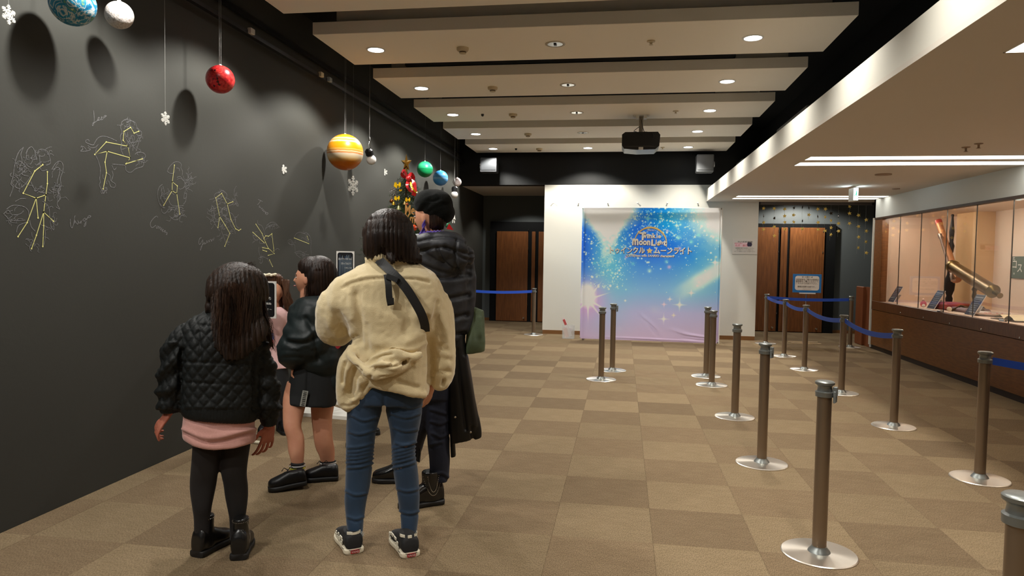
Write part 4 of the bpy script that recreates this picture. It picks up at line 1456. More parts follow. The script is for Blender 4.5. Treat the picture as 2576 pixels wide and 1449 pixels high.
drawing('white chalk winged maiden with yellow constellation lines', [
    [(215, 435), (175, 475), (150, 530), (130, 620), (120, 700), (100, 770), (120, 800), (90, 885)], [(212, 440), (190, 500), (200, 560), (170, 640)], [(240, 545), (245, 470), (285, 432), (315, 470), (330, 540), (300, 550)],
    [(345, 500), (350, 465), (385, 455), (430, 475), (450, 520), (460, 580), (420, 600)], [(360, 510), (365, 600), (380, 650), (430, 640)], [(470, 640), (510, 580), (550, 565), (575, 600), (570, 660), (550, 720), (555, 780), (530, 830), (545, 900), (520, 950), (545, 1000), (510, 980)],
    [(480, 640), (530, 620), (545, 660), (520, 760), (530, 860)], [(130, 690), (170, 730), (140, 790), (180, 810), (240, 760), (280, 700)], [(180, 560), (240, 620), (200, 680), (260, 700)], [(280, 750), (310, 810), (350, 840), (400, 850)],
    [(140, 930), (190, 905), (235, 905)], [(60, 1000), (120, 965), (210, 975), (255, 1010), (265, 1060)], [(32, 1045), (75, 1010), (110, 1050), (180, 1045), (215, 1015)], [(40, 1050), (100, 1100), (170, 1105), (230, 1100)],
    [(150, 1210), (170, 1150), (245, 1120)], [(390, 930), (430, 960), (450, 1010), (455, 1080), (485, 1130), (490, 1190), (460, 1150)], [(270, 1100), (285, 1160), (320, 1200)], [(400, 1150), (415, 1220), (405, 1300), (395, 1340)], [(300, 1280), (270, 1350), (285, 1385)]],
    [[(390, 595), (317, 653), (212, 855), (330, 900), (418, 870), (432, 767), (432, 660)], [(418, 870), (398, 1027), (488, 1110)], [(330, 900), (347, 1080)], [(330, 900), (248, 1122), (165, 1250)], [(398, 1027), (398, 1150), (390, 1340)], [(398, 1027), (332, 1238), (288, 1360)]],
    0, 250, s1, scr=[(130, 560, 280, 800, 22, 20), (240, 450, 440, 600, 18, 17), (460, 620, 560, 950, 20, 20), (300, 780, 400, 860, 8, 14), (60, 980, 250, 1110, 8, 22), (400, 940, 490, 1180, 10, 18), (270, 1180, 410, 1350, 8, 18)])
s3 = 2264/500.
drawing('white chalk crab figure with yellow constellation lines', [
    [(275, 230), (300, 180), (350, 130), (400, 122), (435, 150), (430, 190), (450, 230), (445, 280)], [(275, 230), (310, 255), (350, 250), (365, 215)], [(380, 190), (410, 200), (415, 230)], [(385, 300), (420, 290), (450, 320), (480, 370), (490, 430), (505, 460)],
    [(220, 380), (185, 410), (165, 480), (175, 560), (200, 620), (240, 650)], [(225, 400), (240, 460), (235, 520), (255, 580), (260, 610)], [(205, 410), (215, 480), (205, 540), (235, 600)], [(210, 655), (215, 690), (240, 710), (270, 690), (290, 660)],
    [(290, 540), (310, 600), (350, 625), (400, 625), (460, 620)], [(465, 540), (470, 490), (495, 480), (490, 530), (465, 540)], [(460, 605), (485, 570), (490, 530)], [(300, 650), (340, 640), (380, 650), (430, 640), (460, 660)], [(300, 740), (350, 780), (400, 775), (430, 740), (475, 720)]],
    [[(357, 160), (333, 350), (390, 397), (383, 483), (330, 452), (333, 350)], [(330, 452), (235, 617)], [(383, 483), (418, 718)]], 360, 380, s3, scr=[(455, 240, 550, 430, 22, 22), (310, 640, 460, 780, 22, 20), (190, 400, 250, 600, 8, 20), (285, 460, 320, 500, 3, 12)], wd=.0015)
drawing('white chalk twin figure with arrow and yellow constellation lines', [
    [(830, 540), (810, 510), (830, 480), (870, 470), (890, 450), (930, 465), (955, 500), (940, 560)], [(1045, 440), (1035, 490), (1060, 560), (1085, 620), (1065, 620), (1060, 590), (1045, 600)], [(785, 610), (780, 680), (795, 770), (830, 850), (870, 905)],
    [(810, 620), (805, 720), (830, 800)], [(900, 660), (930, 640), (960, 690), (940, 740), (905, 720), (900, 660)], [(985, 700), (1020, 720), (1050, 780), (1060, 850), (1095, 880)], [(980, 620), (1010, 610), (1040, 580)], [(890, 900), (910, 960), (930, 1010), (950, 1060)], [(930, 770), (980, 790), (1000, 850), (1040, 900), (1050, 940)]],
    [[(1023, 576), (958, 602), (895, 482), (828, 532), (872, 745), (853, 870)], [(872, 745), (935, 845), (988, 937), (930, 1085)], [(958, 602), (1000, 778), (1053, 885), (1090, 905), (1113, 890)]], 360, 380, s3,
    scr=[(820, 460, 940, 600, 20, 18), (780, 620, 860, 850, 20, 20), (880, 640, 960, 740, 10, 14), (880, 760, 1060, 930, 22, 18), (880, 930, 1000, 1050, 9, 16), (1030, 450, 1080, 610, 7, 16)], wd=.0014)
drawing('white chalk bull with yellow constellation lines', [
    [(1305, 790), (1310, 830), (1350, 850), (1375, 900), (1385, 960)], [(1390, 900), (1410, 850), (1450, 815), (1500, 815), (1545, 860)], [(1400, 880), (1440, 850), (1500, 830), (1530, 850)], [(1250, 940), (1260, 990), (1290, 1015), (1330, 1000), (1330, 1050), (1390, 1050)], [(1250, 960), (1290, 970), (1330, 990)],
    [(1320, 1090), (1320, 1150), (1340, 1220), (1330, 1270), (1350, 1275), (1360, 1240), (1345, 1180)], [(1340, 1095), (1390, 1090)], [(1400, 960), (1450, 970), (1480, 1000)], [(1500, 1130), (1530, 1110), (1555, 1125)], [(1410, 1215), (1440, 1270), (1475, 1320)]],
    [[(1285, 833), (1355, 940), (1395, 1040), (1425, 1105), (1495, 1168), (1425, 1188)], [(1250, 925), (1380, 1045)], [(1375, 1000), (1395, 965), (1430, 970), (1468, 940), (1468, 955), (1487, 1105), (1490, 1140)], [(1425, 1112), (1362, 1100), (1365, 1130), (1408, 1143)], [(1440, 1240), (1475, 1315)]], 360, 380, s3, scr=[(1250, 930, 1400, 1040, 8, 16), (1400, 830, 1530, 880, 9, 14), (1310, 1100, 1370, 1270, 4, 16)], wd=.0014)
drawing('unfinished white chalk ram head with one yellow line above the walking girl', [
    [(1655, 1010), (1650, 1040), (1680, 1065), (1720, 1060), (1730, 1110), (1740, 1170), (1790, 1215)], [(1720, 985), (1745, 940), (1790, 925), (1830, 940), (1860, 930), (1900, 970), (1915, 1030), (1910, 1090), (1915, 1190)], [(1730, 1010), (1740, 1050)], [(1850, 940), (1870, 980), (1890, 1040)], [(1740, 1150), (1790, 1140), (1840, 1170), (1890, 1180)]],
    [[(1722, 990), (1888, 1055)], [(1868, 970), (1882, 1010)]], 360, 380, s3, scr=[(1830, 940, 1900, 1020, 12, 12), (1760, 1150, 1850, 1210, 10, 14), (1660, 1010, 1720, 1060, 5, 14)], wd=.0013)
names = [('chalk name Leo in white script above the lion', 0, 250, s1, [[(852, 100), (858, 170), (853, 225), (843, 240), (845, 218), (870, 205), (895, 185), (905, 165), (892, 170), (890, 190), (915, 185), (930, 165), (925, 160), (918, 185), (938, 180), (950, 150), (970, 150), (955, 160), (945, 172), (960, 160)]]),
         ('chalk name Virgo in white script', 0, 250, s1, [[(640, 1090), (642, 1140), (655, 1172), (672, 1130), (680, 1070), (688, 1060)], [(680, 1130), (682, 1105), (700, 1135), (712, 1130), (708, 1100)], [(715, 1110), (725, 1130), (742, 1105), (735, 1135)], [(775, 1080), (755, 1100), (770, 1110), (785, 1085), (782, 1140), (765, 1160), (775, 1130), (800, 1075), (810, 1060), (828, 1065), (810, 1080), (800, 1075)]]),
         ('chalk name Cancer in white script', 360, 380, s3, [[(168, 755), (150, 742), (115, 770), (85, 815), (85, 850), (105, 872), (145, 845)], [(165, 850), (150, 870), (160, 880), (178, 855), (180, 885), (195, 865), (200, 900), (212, 875), (215, 905)], [(235, 890), (218, 905), (225, 920), (240, 912), (255, 905), (245, 930), (262, 925), (275, 935), (262, 950), (275, 950)]]),
         ('chalk name Gemini in white script', 360, 380, s3, [[(665, 985), (642, 1000), (635, 1050), (650, 1060), (680, 1010), (678, 1050), (655, 1130), (655, 1100), (690, 1050), (700, 1040), (695, 1060), (720, 1045), (725, 1020), (735, 1045), (748, 1015), (755, 1035), (762, 1010), (775, 1010), (780, 1030), (790, 1000), (800, 1015), (810, 985)]]),
         ('chalk name Taurus in slanting white script', 360, 380, s3, [[(1310, 550), (1360, 575)], [(1338, 565), (1315, 600), (1300, 610)], [(1330, 620), (1320, 640), (1340, 640), (1345, 660), (1360, 650), (1358, 680), (1372, 665), (1370, 690), (1385, 680), (1388, 700), (1400, 690), (1390, 720), (1410, 700), (1425, 710), (1405, 725)]])]
for lb, ox, oy, s_, Ls in names:
    mb = MB()
    for L in Ls:
        wall_line(mb, Zf(ox, oy, s_, L), .0018)
    o = mb.build('chalk_lettering', m_chalk, WL)
    o['label'] = lb

# ------------------------------------------------------------------ decorated tree
def tree():
    Y0 = 6.8
    top = at(1022, 428, Y=Y0)
    base = V((top.x, top.y, 0))
    t = empty('christmas_tree', base, 'decorated green artificial fir tree beside the black wall, mostly hidden by two people', 'tree')
    MB().tube([base, V((top.x, top.y, top.z))], [.03, .008], 8).build('trunk', mat('trunk_brown', (70, 50, 32), .8), t, True)
    r = random.Random(11)
    bodies = [MB(), MB()]
    H = top.z
    zz = .35
    rad = lambda z: min(.44, .075+.33*(H-z)+.5*max(0, H-z-.3))
    while zz < H-.02:
        R = rad(zz)
        nb = int(7+R*34)
        for k in range(nb):
            a = r.uniform(0, 2*pi)
            d = V((math.cos(a), math.sin(a), 0))
            L = R*r.uniform(.75, 1.1)
            tip = V((base.x, base.y, zz-.03-r.uniform(0, .05)))+d*L
            root = V((base.x, base.y, zz))
            n = max(4, int(L/.013))
            for q in range(1, n+1):
                p = root.lerp(tip, q/n)
                for w_ in range(5):
                    dd = V((r.gauss(0, 1), r.gauss(0, 1), r.gauss(0, .8)+.3)).normalized()
                    dd = (dd+d*.8).normalized()*r.uniform(.022, .038)
                    s_ = dd.cross(V((r.random(), r.random(), 1))).normalized()*.0014
                    bodies[r.random() < .35].add([p+s_, p-s_, p+dd], [(0, 1, 2)])
        zz += .022
    for k, (b, c) in enumerate(zip(bodies, ((38, 62, 34), (78, 104, 48)))):
        o = b.build('needles', mat('needles%d' % k, c, .6), t)
        o['kind'] = 'stuff'
    MB().lathe([(.16, 0), (.18, .22), (.15, .22), (.03, .2)], base, 20).build('pot', mat('pot_red', (130, 30, 30), .5), t, True)
    # ornaments in front
    def orn(px, py, d=-.0):
        c = at(px, py, Y=Y0)
        R = rad(min(c.z, H-.02))
        x = c.x-base.x
        yy = -math.sqrt(max(.0004, (R*1.05)**2-x*x))+d
        # keep on the same line of sight
        return at(px, py, Y=Y0+yy)
    # star topper
    c = at(1022, 411, Y=Y0)
    S = 24/F*Y0
    mb = MB()
    pts = star_pts(S, S*.42)
    pts = [(x*.62, z*1.02) for x, z in pts]
    vs = [(x+c.x, c.y, z+c.z) for x, z in pts]+[(c.x, c.y-.045, c.z), (c.x, c.y+.045, c.z)]
    n = 10
    mb.add(vs, [(i, (i+1) % n, n) for i in range(n)]+[((i+1) % n, i, n+1) for i in range(n)])
    mg = mat('topper_gold', (190, 150, 70), .25, .9)
    so = empty('tree_topper', c, 'gold five-pointed star on top of the decorated tree', 'ornament')
    mb.build('star', mg, so)
    MB().tube([(c.x, c.y, c.z-S*.5), (c.x, c.y, c.z-S*1.5)], [.012, .018], 10).build('topper_sleeve', mg, so, True)
    mr_ = mat('ribbon_red', (200, 18, 28), .3, sheen=.3)
    my_ = mat('ribbon_yellow', (235, 190, 20), .35)
    # red bow
    bo = empty('ribbon_bow', orn(1028, 448), 'shiny red ribbon bow with gold edging at the top right of the tree', 'bow')

    def loop(pxs, wd, mt_, name, lift=0, tw=0):
        wd *= .72
        P3 = [V(p) for p in catmull([orn(x, y, -.01-.03*math.sin(k*1.3)-lift) for k, (x, y) in enumerate(pxs)], 6)]
        vs, fs = [], []
        for k, p in enumerate(P3):
            dd = P3[min(k+1, len(P3)-1)]-P3[max(k-1, 0)]
            s_ = V((-dd.z, 0, dd.x)).normalized()*wd + V((0, .6*wd*math.sin(k*.5+tw), 0))
            vs += [p+s_, p-s_]
        fs = [(2*k, 2*k+1, 2*k+3, 2*k+2) for k in range(len(P3)-1)]
        mb = MB().add(vs, fs)
        return mb.build(name, mt_, bo, True)
    loop([(1026, 447), (1016, 430), (1012, 436), (1014, 443), (1026, 449)], .022, mr_, 'ribbon_loop')
    loop([(1026, 447), (1034, 438), (1040, 446), (1034, 455), (1027, 450)], .026, mr_, 'ribbon_loop')
    loop([(1028, 452), (1024, 466), (1030, 478), (1038, 480), (1036, 468), (1030, 458)], .020, mr_, 'ribbon_loop', .02)
    loop([(1030, 452), (1042, 462), (1044, 478), (1040, 492)], .026, mr_, 'ribbon_tail', .01)
    loop([(1032, 462), (1038, 474), (1047, 484), (1050, 482)], .012, my_, 'gold_ribbon_tail', .05)
    loop([(1032, 458), (1036, 468), (1038, 476)], .010, my_, 'gold_ribbon_tail', .05)
    MB().sphere(orn(1028, 450, -.04), .028, 14, 10).build('knot', mr_, bo, True)
    # yellow bows
    for (px, py, s_, lb) in ((1001, 466, 1.0, 'yellow bow high on the left side of the tree'), (1000, 499, .8, 'small yellow bow low on the left side of the tree'), (1027, 503, .75, 'small yellow bow in the middle of the tree'), (1009, 479, .4, 'tiny yellow bow between the two left bows')):
        c = orn(px, py, -.02)
        y_ = empty('yellow_bow', c, lb, 'bow', 'yellow bows on the tree')
        mb = MB()
        for q in (-1, 1):
            mb.add([c, c+V((q*.03*s_, -.012, .03*s_)), c+V((q*.036*s_, -.02, -.012*s_)), c+V((q*.012*s_, .0, -.03*s_))], [(0, 1, 2, 3)] if q > 0 else [(3, 2, 1, 0)])
            mb.add([c+V((0, -.004, 0)), c+V((q*.016*s_, -.012, .034*s_)), c+V((q*.034*s_, -.006, .012*s_))], [(0, 1, 2)])
        mb.build('bow_loops', my_, y_)
        MB().sphere(c, .010*s_, 10, 6).build('bow_knot', my_, y_, True)
    # pine cone
    c = orn(990, 483, -.01)
    mb = MB()
    for k in range(34):
        a = k*2.4
        h = (k/34-.5)
        rr_ = .026*math.sin(pi*(k+1)/36)+.004
        q = c+V((math.cos(a)*rr_, math.sin(a)*rr_*.8, h*.085))
        mb.obox(q, V((math.cos(a), math.sin(a), .3)).normalized()*.008, V((-math.sin(a), math.cos(a), 0))*.007, V((0, 0, .002)))
    tag(mb.build('pine_cone', mat('cone_brown', (60, 48, 44), .6, noise=(60, .8, (200, 195, 190))), None), 'dark pine cone with frosted scales on the left of the tree', 'pine cone')
    # baubles and bells
    for (px, py, rr_, c_, me_, lb, nm_) in ((985, 506, .02, (150, 90, 40), .8, 'brown gold bauble at the left edge of the tree', 'bauble'), (990, 512, .017, (225, 180, 60), .9, 'bright gold bell below the brown bauble', 'bell'), (1018, 511, .016, (220, 185, 120), .9, 'small gold bell above the lettering sign', 'bell'), (1003, 523, .022, (190, 190, 130), .8, 'silvery gold bell left of the lettering sign', 'bell'), (1041, 573, .03, (215, 70, 20), .3, 'orange red bauble below the lettering', 'bauble'), (1127, 566, .03, (60, 120, 90), .3, 'green bauble right of the neck of the person in the beret', 'bauble'), (1024, 514, .014, (170, 90, 60), .5, 'tiny brown bauble beside the small gold bell', 'bauble')):
        c = orn(px, py, -.02)
        if px > 1100:
            c = at(px, py, Y=Y0-.08)
        o = empty(nm_, c, lb, nm_)
        mt_ = mat('bauble_%d' % px, c_, .25, me_)
        if nm_ == 'bell':
            MB().lathe([(rr_*.2, rr_), (rr_*.6, rr_*.8), (rr_*.8, 0), (rr_*1.2, -rr_*.8)], c, 16).build('bell_body', mt_, o, True)
        else:
            MB().sphere(c, rr_, 18, 12).build('bauble_ball', mt_, o, True)
        MB().tube([c+V((0, 0, rr_)), c+V((0, .01, rr_+.02))], .003, 6).build('ornament_cap', mg, o)
    c = at(1131, 571, Y=Y0-.1)
    tag(MB().add([c+V((-.03, 0, -.02)), c+V((.04, 0, -.03)), c+V((.0, -.02, .035)), c+V((-.02, .02, .02))], [(0, 1, 2), (0, 2, 3), (1, 3, 2), (0, 3, 1)]).build('ribbon_bow', mr_, None, True), 'red ribbon tip right of the neck of the person in the beret', 'bow')
    # wooden lettering
    ml_ = mat('letters_gold', (205, 150, 85), .35, .5)
    lt = empty('letter_sign', orn(1030, 530), 'gold cut-out letters reading Merry Christmas hanging on the tree', 'lettering')
    p = orn(1018, 538, -.03)
    text('Merry', .125, p, (1, .12, -.05), (0, 0, 1), ml_, lt, align='LEFT', extrude=.004, offset=.002, xs=.62)
    p = orn(1018, 560, -.03)
    text('Xmas', .125, p, (1, .12, -.05), (0, 0, 1), ml_, lt, align='LEFT', extrude=.004, offset=.002, xs=.55)


tree()

# ------------------------------------------------------------------ inside the case
m_brass = mat('brass', (128, 106, 62), .3, .9, noise=(4, .7, (84, 68, 42)))
m_brassd = mat('dark_brass', (86, 66, 42), .4, .85)
m_copper = mat('copper_tube', (186, 132, 92), .45, .4)
m_iron = mat('dark_iron', (44, 38, 36), .45, .5, bump=(40, .3))


def tube_px(mb, pts, X, r, n=24, cap=True):
    P3 = [at(a, b, X=X) for a, b in pts]
    mb.tube(P3, r, n)
    return P3


XT = 4.42
t = empty('brass_telescope', at(2450, 780, X=XT), 'large brass telescope tilted down to the right inside the case', 'telescope')
A, B = at(2398, 671, X=XT), at(2498, 733, X=XT)
d = (B-A).normalized()
MB().lathe([(.075, -.03), (.085, -.03), (.085, .01), (.076, .015), (.076, .45*(B-A).length), (.08, .46*(B-A).length), (.078, (B-A).length-.02), (.084, (B-A).length), (.05, (B-A).length+.03), (.03, (B-A).length+.04), (.028, (B-A).length+.16), (.034, (B-A).length+.17)], A, 32, d).build('main_tube', m_brass, t, True)
P_ = at(2452, 722, X=XT)
MB().lathe([(.02, 0), (.035, -.03), (.02, -.06), (.03, -.12), (.018, -.16), (.018, -.30), (.03, -.31)], P_, 16).build('pivot_post', m_brassd, t, True)
mb = MB()
tube_px(mb, [(2484, 738), (2470, 752), (2455, 766), (2452, 772)], XT, .012, 8)
tube_px(mb, [(2452, 772), (2455, 782), (2468, 788), (2473, 785), (2472, 780)], XT, .02, 8)
mb.build('support_arm', m_brassd, t, True)
mb = MB()
f0 = V((P_.x, P_.y, .90))
for a in (.5, 2.6, 4.7):
    mb.tube([V((P_.x, P_.y, P_.z-.28)), V((P_.x+.14*math.cos(a), P_.y+.14*math.sin(a), .85)), V((P_.x+.24*math.cos(a), P_.y+.24*math.sin(a), .785))], .014, 8)
mb.build('tripod', m_brassd, t, True)

XC = 4.50
t = empty('long_telescope', at(2385, 780, X=XC), 'long copper coloured telescope standing almost upright with a thin finder tube', 'telescope')
A, B = at(2361, 557, X=XC), at(2407, 706, X=XC)
d = (B-A).normalized()
ln = (B-A).length
MB().lathe([(.038, 0), (.045, .0), (.045, .05), (.042, .06), (.046, ln*.5), (.05, ln*.52), (.05, ln-.05), (.056, ln-.04), (.056, ln)], A, 24, d).build('main_tube', m_copper, t, True)
MB().lathe([(.046, -.01), (.047, .05)], A, 20, d).build('red_end_ring', mat('ring_red', (170, 60, 50), .4), t, True)
A2, B2 = at(2364, 590, X=XC-.07), at(2398, 706, X=XC-.07)
l2 = (B2-A2).length
MB().lathe([(.03, 0), (.03, .06), (.018, .08), (.018, l2-.1), (.028, l2-.08), (.03, l2)], A2, 16, (B2-A2).normalized()).build('finder_tube', mat('finder_metal', (170, 150, 140), .3, .7), t, True)
t2 = empty('telescope_column', at(2390, 780, X=XC+.05), 'tall dark carved iron column that carries the long telescope', 'column')
xc = at(2392, 640, X=XC+.06)
prof = [(.10, 0), (.10, .03), (.06, .06), (.07, .12), (.05, .16), (.09, .24), (.10, .32), (.085, .40), (.055, .46), (.05, .50), (.075, .54), (.05, .58), (.035, .64), (.03, .75), (.045, .78), (.05, .82), (.06, .86), (.035, .92), (.045, 1.0), (.05, 1.06), (.035, 1.16), (.022, 1.26), (.03, 1.29), (.018, 1.305)]
MB().lathe([(a*.68, b) for a, b in prof], (xc.x, xc.y, .776), 20).build('column_shaft', m_iron, t2, True)

cards = [(2241, 760, 'leftmost dark blue information card leaning in the case'), (2341, 775, 'middle dark blue information card leaning in the case'), (2438, 792, 'right and largest looking dark blue information card in the case')]
m_cd = mat('card_navy', (46, 62, 92), .45)
m_ce = mat('card_edge', (215, 215, 215), .5)
for k, (px, py, lb) in enumerate(cards):
    q = at(px, py, X=4.14)
    q.z = .777
    t = empty('info_card', q, lb, 'card', 'information cards in the case')
    up = V((.13, 0, .245))
    hy = V((0, .115, 0))
    nn = hy.cross(up).normalized()
    if nn.x > 0:
        nn = -nn
    c = q+up/2
    MB().obox(c, hy, nn*.004, up/2).build('card_back', m_ce, t)
    MB().obox(c+nn*.0045, hy*.97, nn*.0006, up/2*.97).build('card_face', m_cd, t)
    mb = MB()
    for r_ in range(8):
        cc = c+nn*.0055+up*(.36-.1*r_)
        mb.obox(cc, hy*(.8-.2*((r_*7) % 3)/2), nn*.0003, up*(.012 if r_ else .03))
    mb.build('text_lines', mat('card_text', (150, 165, 185), .5), t)
    MB().obox(q+V((.10, 0, .06)), V((.002, 0, 0)), V((0, .05, 0)), V((.03, 0, .055))).build('card_prop', m_ce, t)

for (px, py, r_, c_, lb) in ((2324, 753, .022, (235, 230, 225), 'small round white head ornament in the case behind the middle card'), (2388, 777, .03, (240, 225, 200), 'round cream ball on the case floor below the column')):
    q = at(px, py, X=4.16)
    tag(MB().sphere((q.x, q.y, .777+r_), r_, 20, 14).build('ball_ornament', mat('orn_%d' % px, c_, .5), None, True), lb, 'ball')
for (px, py, lb) in ((2323, 762, 'small pink red ornament left of the middle card in the case'), (2348, 768, 'small pink red ornament right of the middle card in the case')):
    q = at(px, py, X=4.22)
    t = empty('pink_ornament', (q.x, q.y, .777), lb, 'ornament', 'pink ornaments in the case')
    MB().lathe([(.03, 0), (.042, .03), (.036, .06), (.015, .08)], (q.x, q.y, .777), 18).build('body', mat('orn_pink', (215, 110, 115), .5), t, True)
    MB().sphere((q.x, q.y, .777+.09), .02, 14, 10).build('head', mat('orn_head', (225, 190, 180), .5), t, True)
q0 = at(2372, 770, X=4.35)
q1 = at(2412, 785, X=4.35)
o = MB().box((4.2, min(q0.y, q1.y), .777), (4.5, max(q0.y, q1.y), .87), .02).build('folded_cloth', mat('cloth_maroon', (150, 60, 80), .8, noise=(8, .9, (180, 90, 50))), None, True)
tag(o, 'folded red and orange cloth at the foot of the dark column', 'cloth')
q = at(2435, 790, X=4.4)
tag(MB().box((4.25, q.y-.25, .777), (4.55, q.y+.3, .83), .02).build('grey_box', mat('box_mauve', (150, 130, 140), .6), None), 'low mauve grey box behind the right information card', 'box')
q = at(2490, 792, X=4.35)
t = empty('plate', (q.x, q.y, .777), 'wide white plate with pink specks under the brass telescope', 'plate')
MB().lathe([(.12, 0), (.20, .03), (.21, .04), (.19, .035), (.10, .012)], (q.x, q.y, .777), 32).build('plate_dish', mat('plate_white', (235, 225, 222), .35), t, True)
mb = MB()
r = random.Random(2)
for k in range(12):
    a, rr_ = r.uniform(0, 6.3), r.uniform(0, .13)
    mb.sphere((q.x+rr_*math.cos(a), q.y+rr_*math.sin(a), .80), .012, 8, 6)
o = mb.build('pink_beads', mat('bead_pink', (225, 120, 120), .5), t, True)
o['kind'] = 'stuff'
q = at(2560, 812, X=4.3)
t = empty('open_book', (q.x, q.y, .777), 'open book with cream pages at the right edge of the case', 'book')
mb = MB()
for s_ in (-1, 1):
    vs = []
    for k in range(9):
        u_ = k/8
        for e in (-1, 1):
            vs.append((q.x+e*.14, q.y+s_*u_*.24, .782+.05*math.sin(pi*min(1, u_*1.15))*(1-.3*u_)+.01))
    mb.add(vs, [(2*k, 2*k+1, 2*k+3, 2*k+2) for k in range(8)])
mb.build('pages', mat('page_cream', (235, 222, 190), .8), t, True)
MB().box((q.x-.15, q.y-.26, .777), (q.x+.15, q.y+.26, .783)).build('cover', mat('cover_brown', (110, 80, 60), .6), t)
# green board on the back of the case
a, b = at(2546, 645, X=DX-.02), at(2580, 702, X=DX-.02)
y1, y0 = a.y, a.y-.62
t = empty('small_chalkboard', (DX, (y0+y1)/2, 1.6), 'small dark green chalkboard with white katakana on the back of the case', 'chalkboard')
z1, z0 = a.z, at(2546, 700, X=DX-.02).z
MB().box((DX-.02, y0, z0), (DX, y1, z1), .003).build('board', mat('chalkboard_green', (62, 84, 72), .6), t)
for ch, dy, dz, sz in (('コ', .10, .20, .13), ('ス', .22, .13, .13), ('モ', .36, .16, .12), ('。', .12, .08, .08), ('ち', .08, .33, .07)):
    text(ch, sz, (DX-.0215, y1-dy+.03, z0+(z1-z0)*dz/.42), (0, -1, 0), (0, 0, 1), m_ltr, t)
# ------------------------------------------------------------------ figures: frame, lofts, fusing
class Fig:
    """a person's own upright frame: base point on the floor, r = sideways, d = away along the line of sight"""
    def __init__(s, px, py, name='person', label='', group=None, base=None):
        s.B = V(base) if base is not None else at(px, py, Z=0)
        s.d = V((s.B.x, s.B.y, 0)).normalized()
        s.r = V((s.d.y, -s.d.x, 0))
        s.e = empty(name, s.B, label, 'person', group)

    def P(s, px, py, dd=0.0):
        q = ray(px, py)
        k = (s.B.dot(s.d)+dd)/q.dot(s.d)
        return EYE+q*k

    def m(s, px):            # pixels -> metres at the figure's distance
        return px/F*s.B.dot(s.d)/_f.dot(s.d)


def loft(fig, rings, n=28, sub=4, pw=2.3, k=1.0):
    """rings: (xl, yl, xr, yr, depth, dd) silhouette pixels; k shrinks the section"""
    R = []
    for q in rings:
        xl, yl, xr, yr, dep, dd = q[:6]
        a, b = fig.P(xl, yl, dd), fig.P(xr, yr, dd)
        c, u = (a+b)/2, (b-a)/2*k
        R.append([*c, *u, dep*k])
    R = catmull(R, sub) if len(R) > 2 and sub > 1 else np.array(R)
    d = np.array(fig.d)
    vs = []
    for q in R:
        c, u, dep = q[:3], q[3:6], q[6]
        for i in range(n):
            a = 2*pi*i/n
            ca, sa = math.cos(a), math.sin(a)
            ca = math.copysign(abs(ca)**(2/pw), ca)
            sa = math.copysign(abs(sa)**(2/pw), sa)
            vs.append(c+u*ca+d*dep*sa)
    m_ = len(R)
    fs = []
    for k_ in range(m_-1):
        for i in range(n):
            j = (i+1) % n
            fs.append((k_*n+i, k_*n+j, (k_+1)*n+j, (k_+1)*n+i))
    fs.append(tuple(range(n-1, -1, -1)))
    fs.append(tuple((m_-1)*n+i for i in range(n)))
    return [tuple(v) for v in vs], fs


def tubem(pts, rs, n=12, flat=1.0, sub=3):
    if sub > 1 and len(pts) > 2:
        A = catmull([[*p, r] for p, r in zip(pts, rs)], sub)
        pts, rs = [V(a[:3]) for a in A], [float(a[3]) for a in A]
    b = MB().tube(pts, list(rs), n, flat)
    return b.v, b.f


def ptube(fig, L, n=14, sub=4, flat=1.0):
    """L: (px, py, dd, r_px)"""
    return tubem([fig.P(a, b, c) for a, b, c, _ in L], [fig.m(q[3]) for q in L], n, flat, sub)


def ell(c, r, M=None, n=24, m=16):
    b = MB().sphere((0, 0, 0), 1, n, m, r)
    if M is not None:
        b.v = [tuple(V(c)+M @ V(v)) for v in b.v]
    else:
        b.v = [tuple(V(c)+V(v)) for v in b.v]
    return b.v, b.f


def fuse(parts, voxel=.008, smooth=3, sf=.5):
    b = MB()
    for v, f in parts:
        b.add(v, f)
    me = b.mesh('tmp')
    o = bpy.data.objects.new('tmp', me)
    COL.objects.link(o)
    md = o.modifiers.new('r', 'REMESH')
    md.mode = 'VOXEL'
    md.voxel_size = voxel
    if smooth:
        ms = o.modifiers.new('s', 'SMOOTH')
        ms.factor = sf
        ms.iterations = smooth
    dg = bpy.context.evaluated_depsgraph_get()
    dg.update()
    out = bpy.data.meshes.new_from_object(o.evaluated_get(dg))
    bpy.data.objects.remove(o)
    bpy.data.meshes.remove(me)
    return out


def coords(me):
    n = len(me.vertices)
    P = np.empty(n*3)
    me.vertices.foreach_get('co', P)
    N = np.empty(n*3)
    me.vertices.foreach_get('normal', N)
    return P.reshape(-1, 3), N.reshape(-1, 3)


def displace(me, fn):
    """fn(P, N, px, py) -> displacement along the normal (metres)"""
    P, N = coords(me)
    px, py = px_of(P)
    D = fn(P, N, px, py)
    P = P + (N*D[:, None] if D.ndim == 1 else D)
    me.vertices.foreach_set('co', P.ravel())
    me.update()


def vnoise(P, s, seed=0):
    """smooth 3D value noise, vectorised"""
    r = np.random.default_rng(seed)
    g = r.random((32, 32, 32)).astype(float)*2-1
    Q = P*s+100.37
    I = np.floor(Q).astype(int)
    Fr = Q-I
    Fr = Fr*Fr*(3-2*Fr)
    I = I % 31
    x, y, z = I.T
    fx, fy, fz = Fr.T
    def L(a, b, t): return a*(1-t)+b*t
    return L(L(L(g[x, y, z], g[x+1, y, z], fx), L(g[x, y+1, z], g[x+1, y+1, z], fx), fy),
             L(L(g[x, y, z+1], g[x+1, y, z+1], fx), L(g[x, y+1, z+1], g[x+1, y+1, z+1], fx), fy), fz)


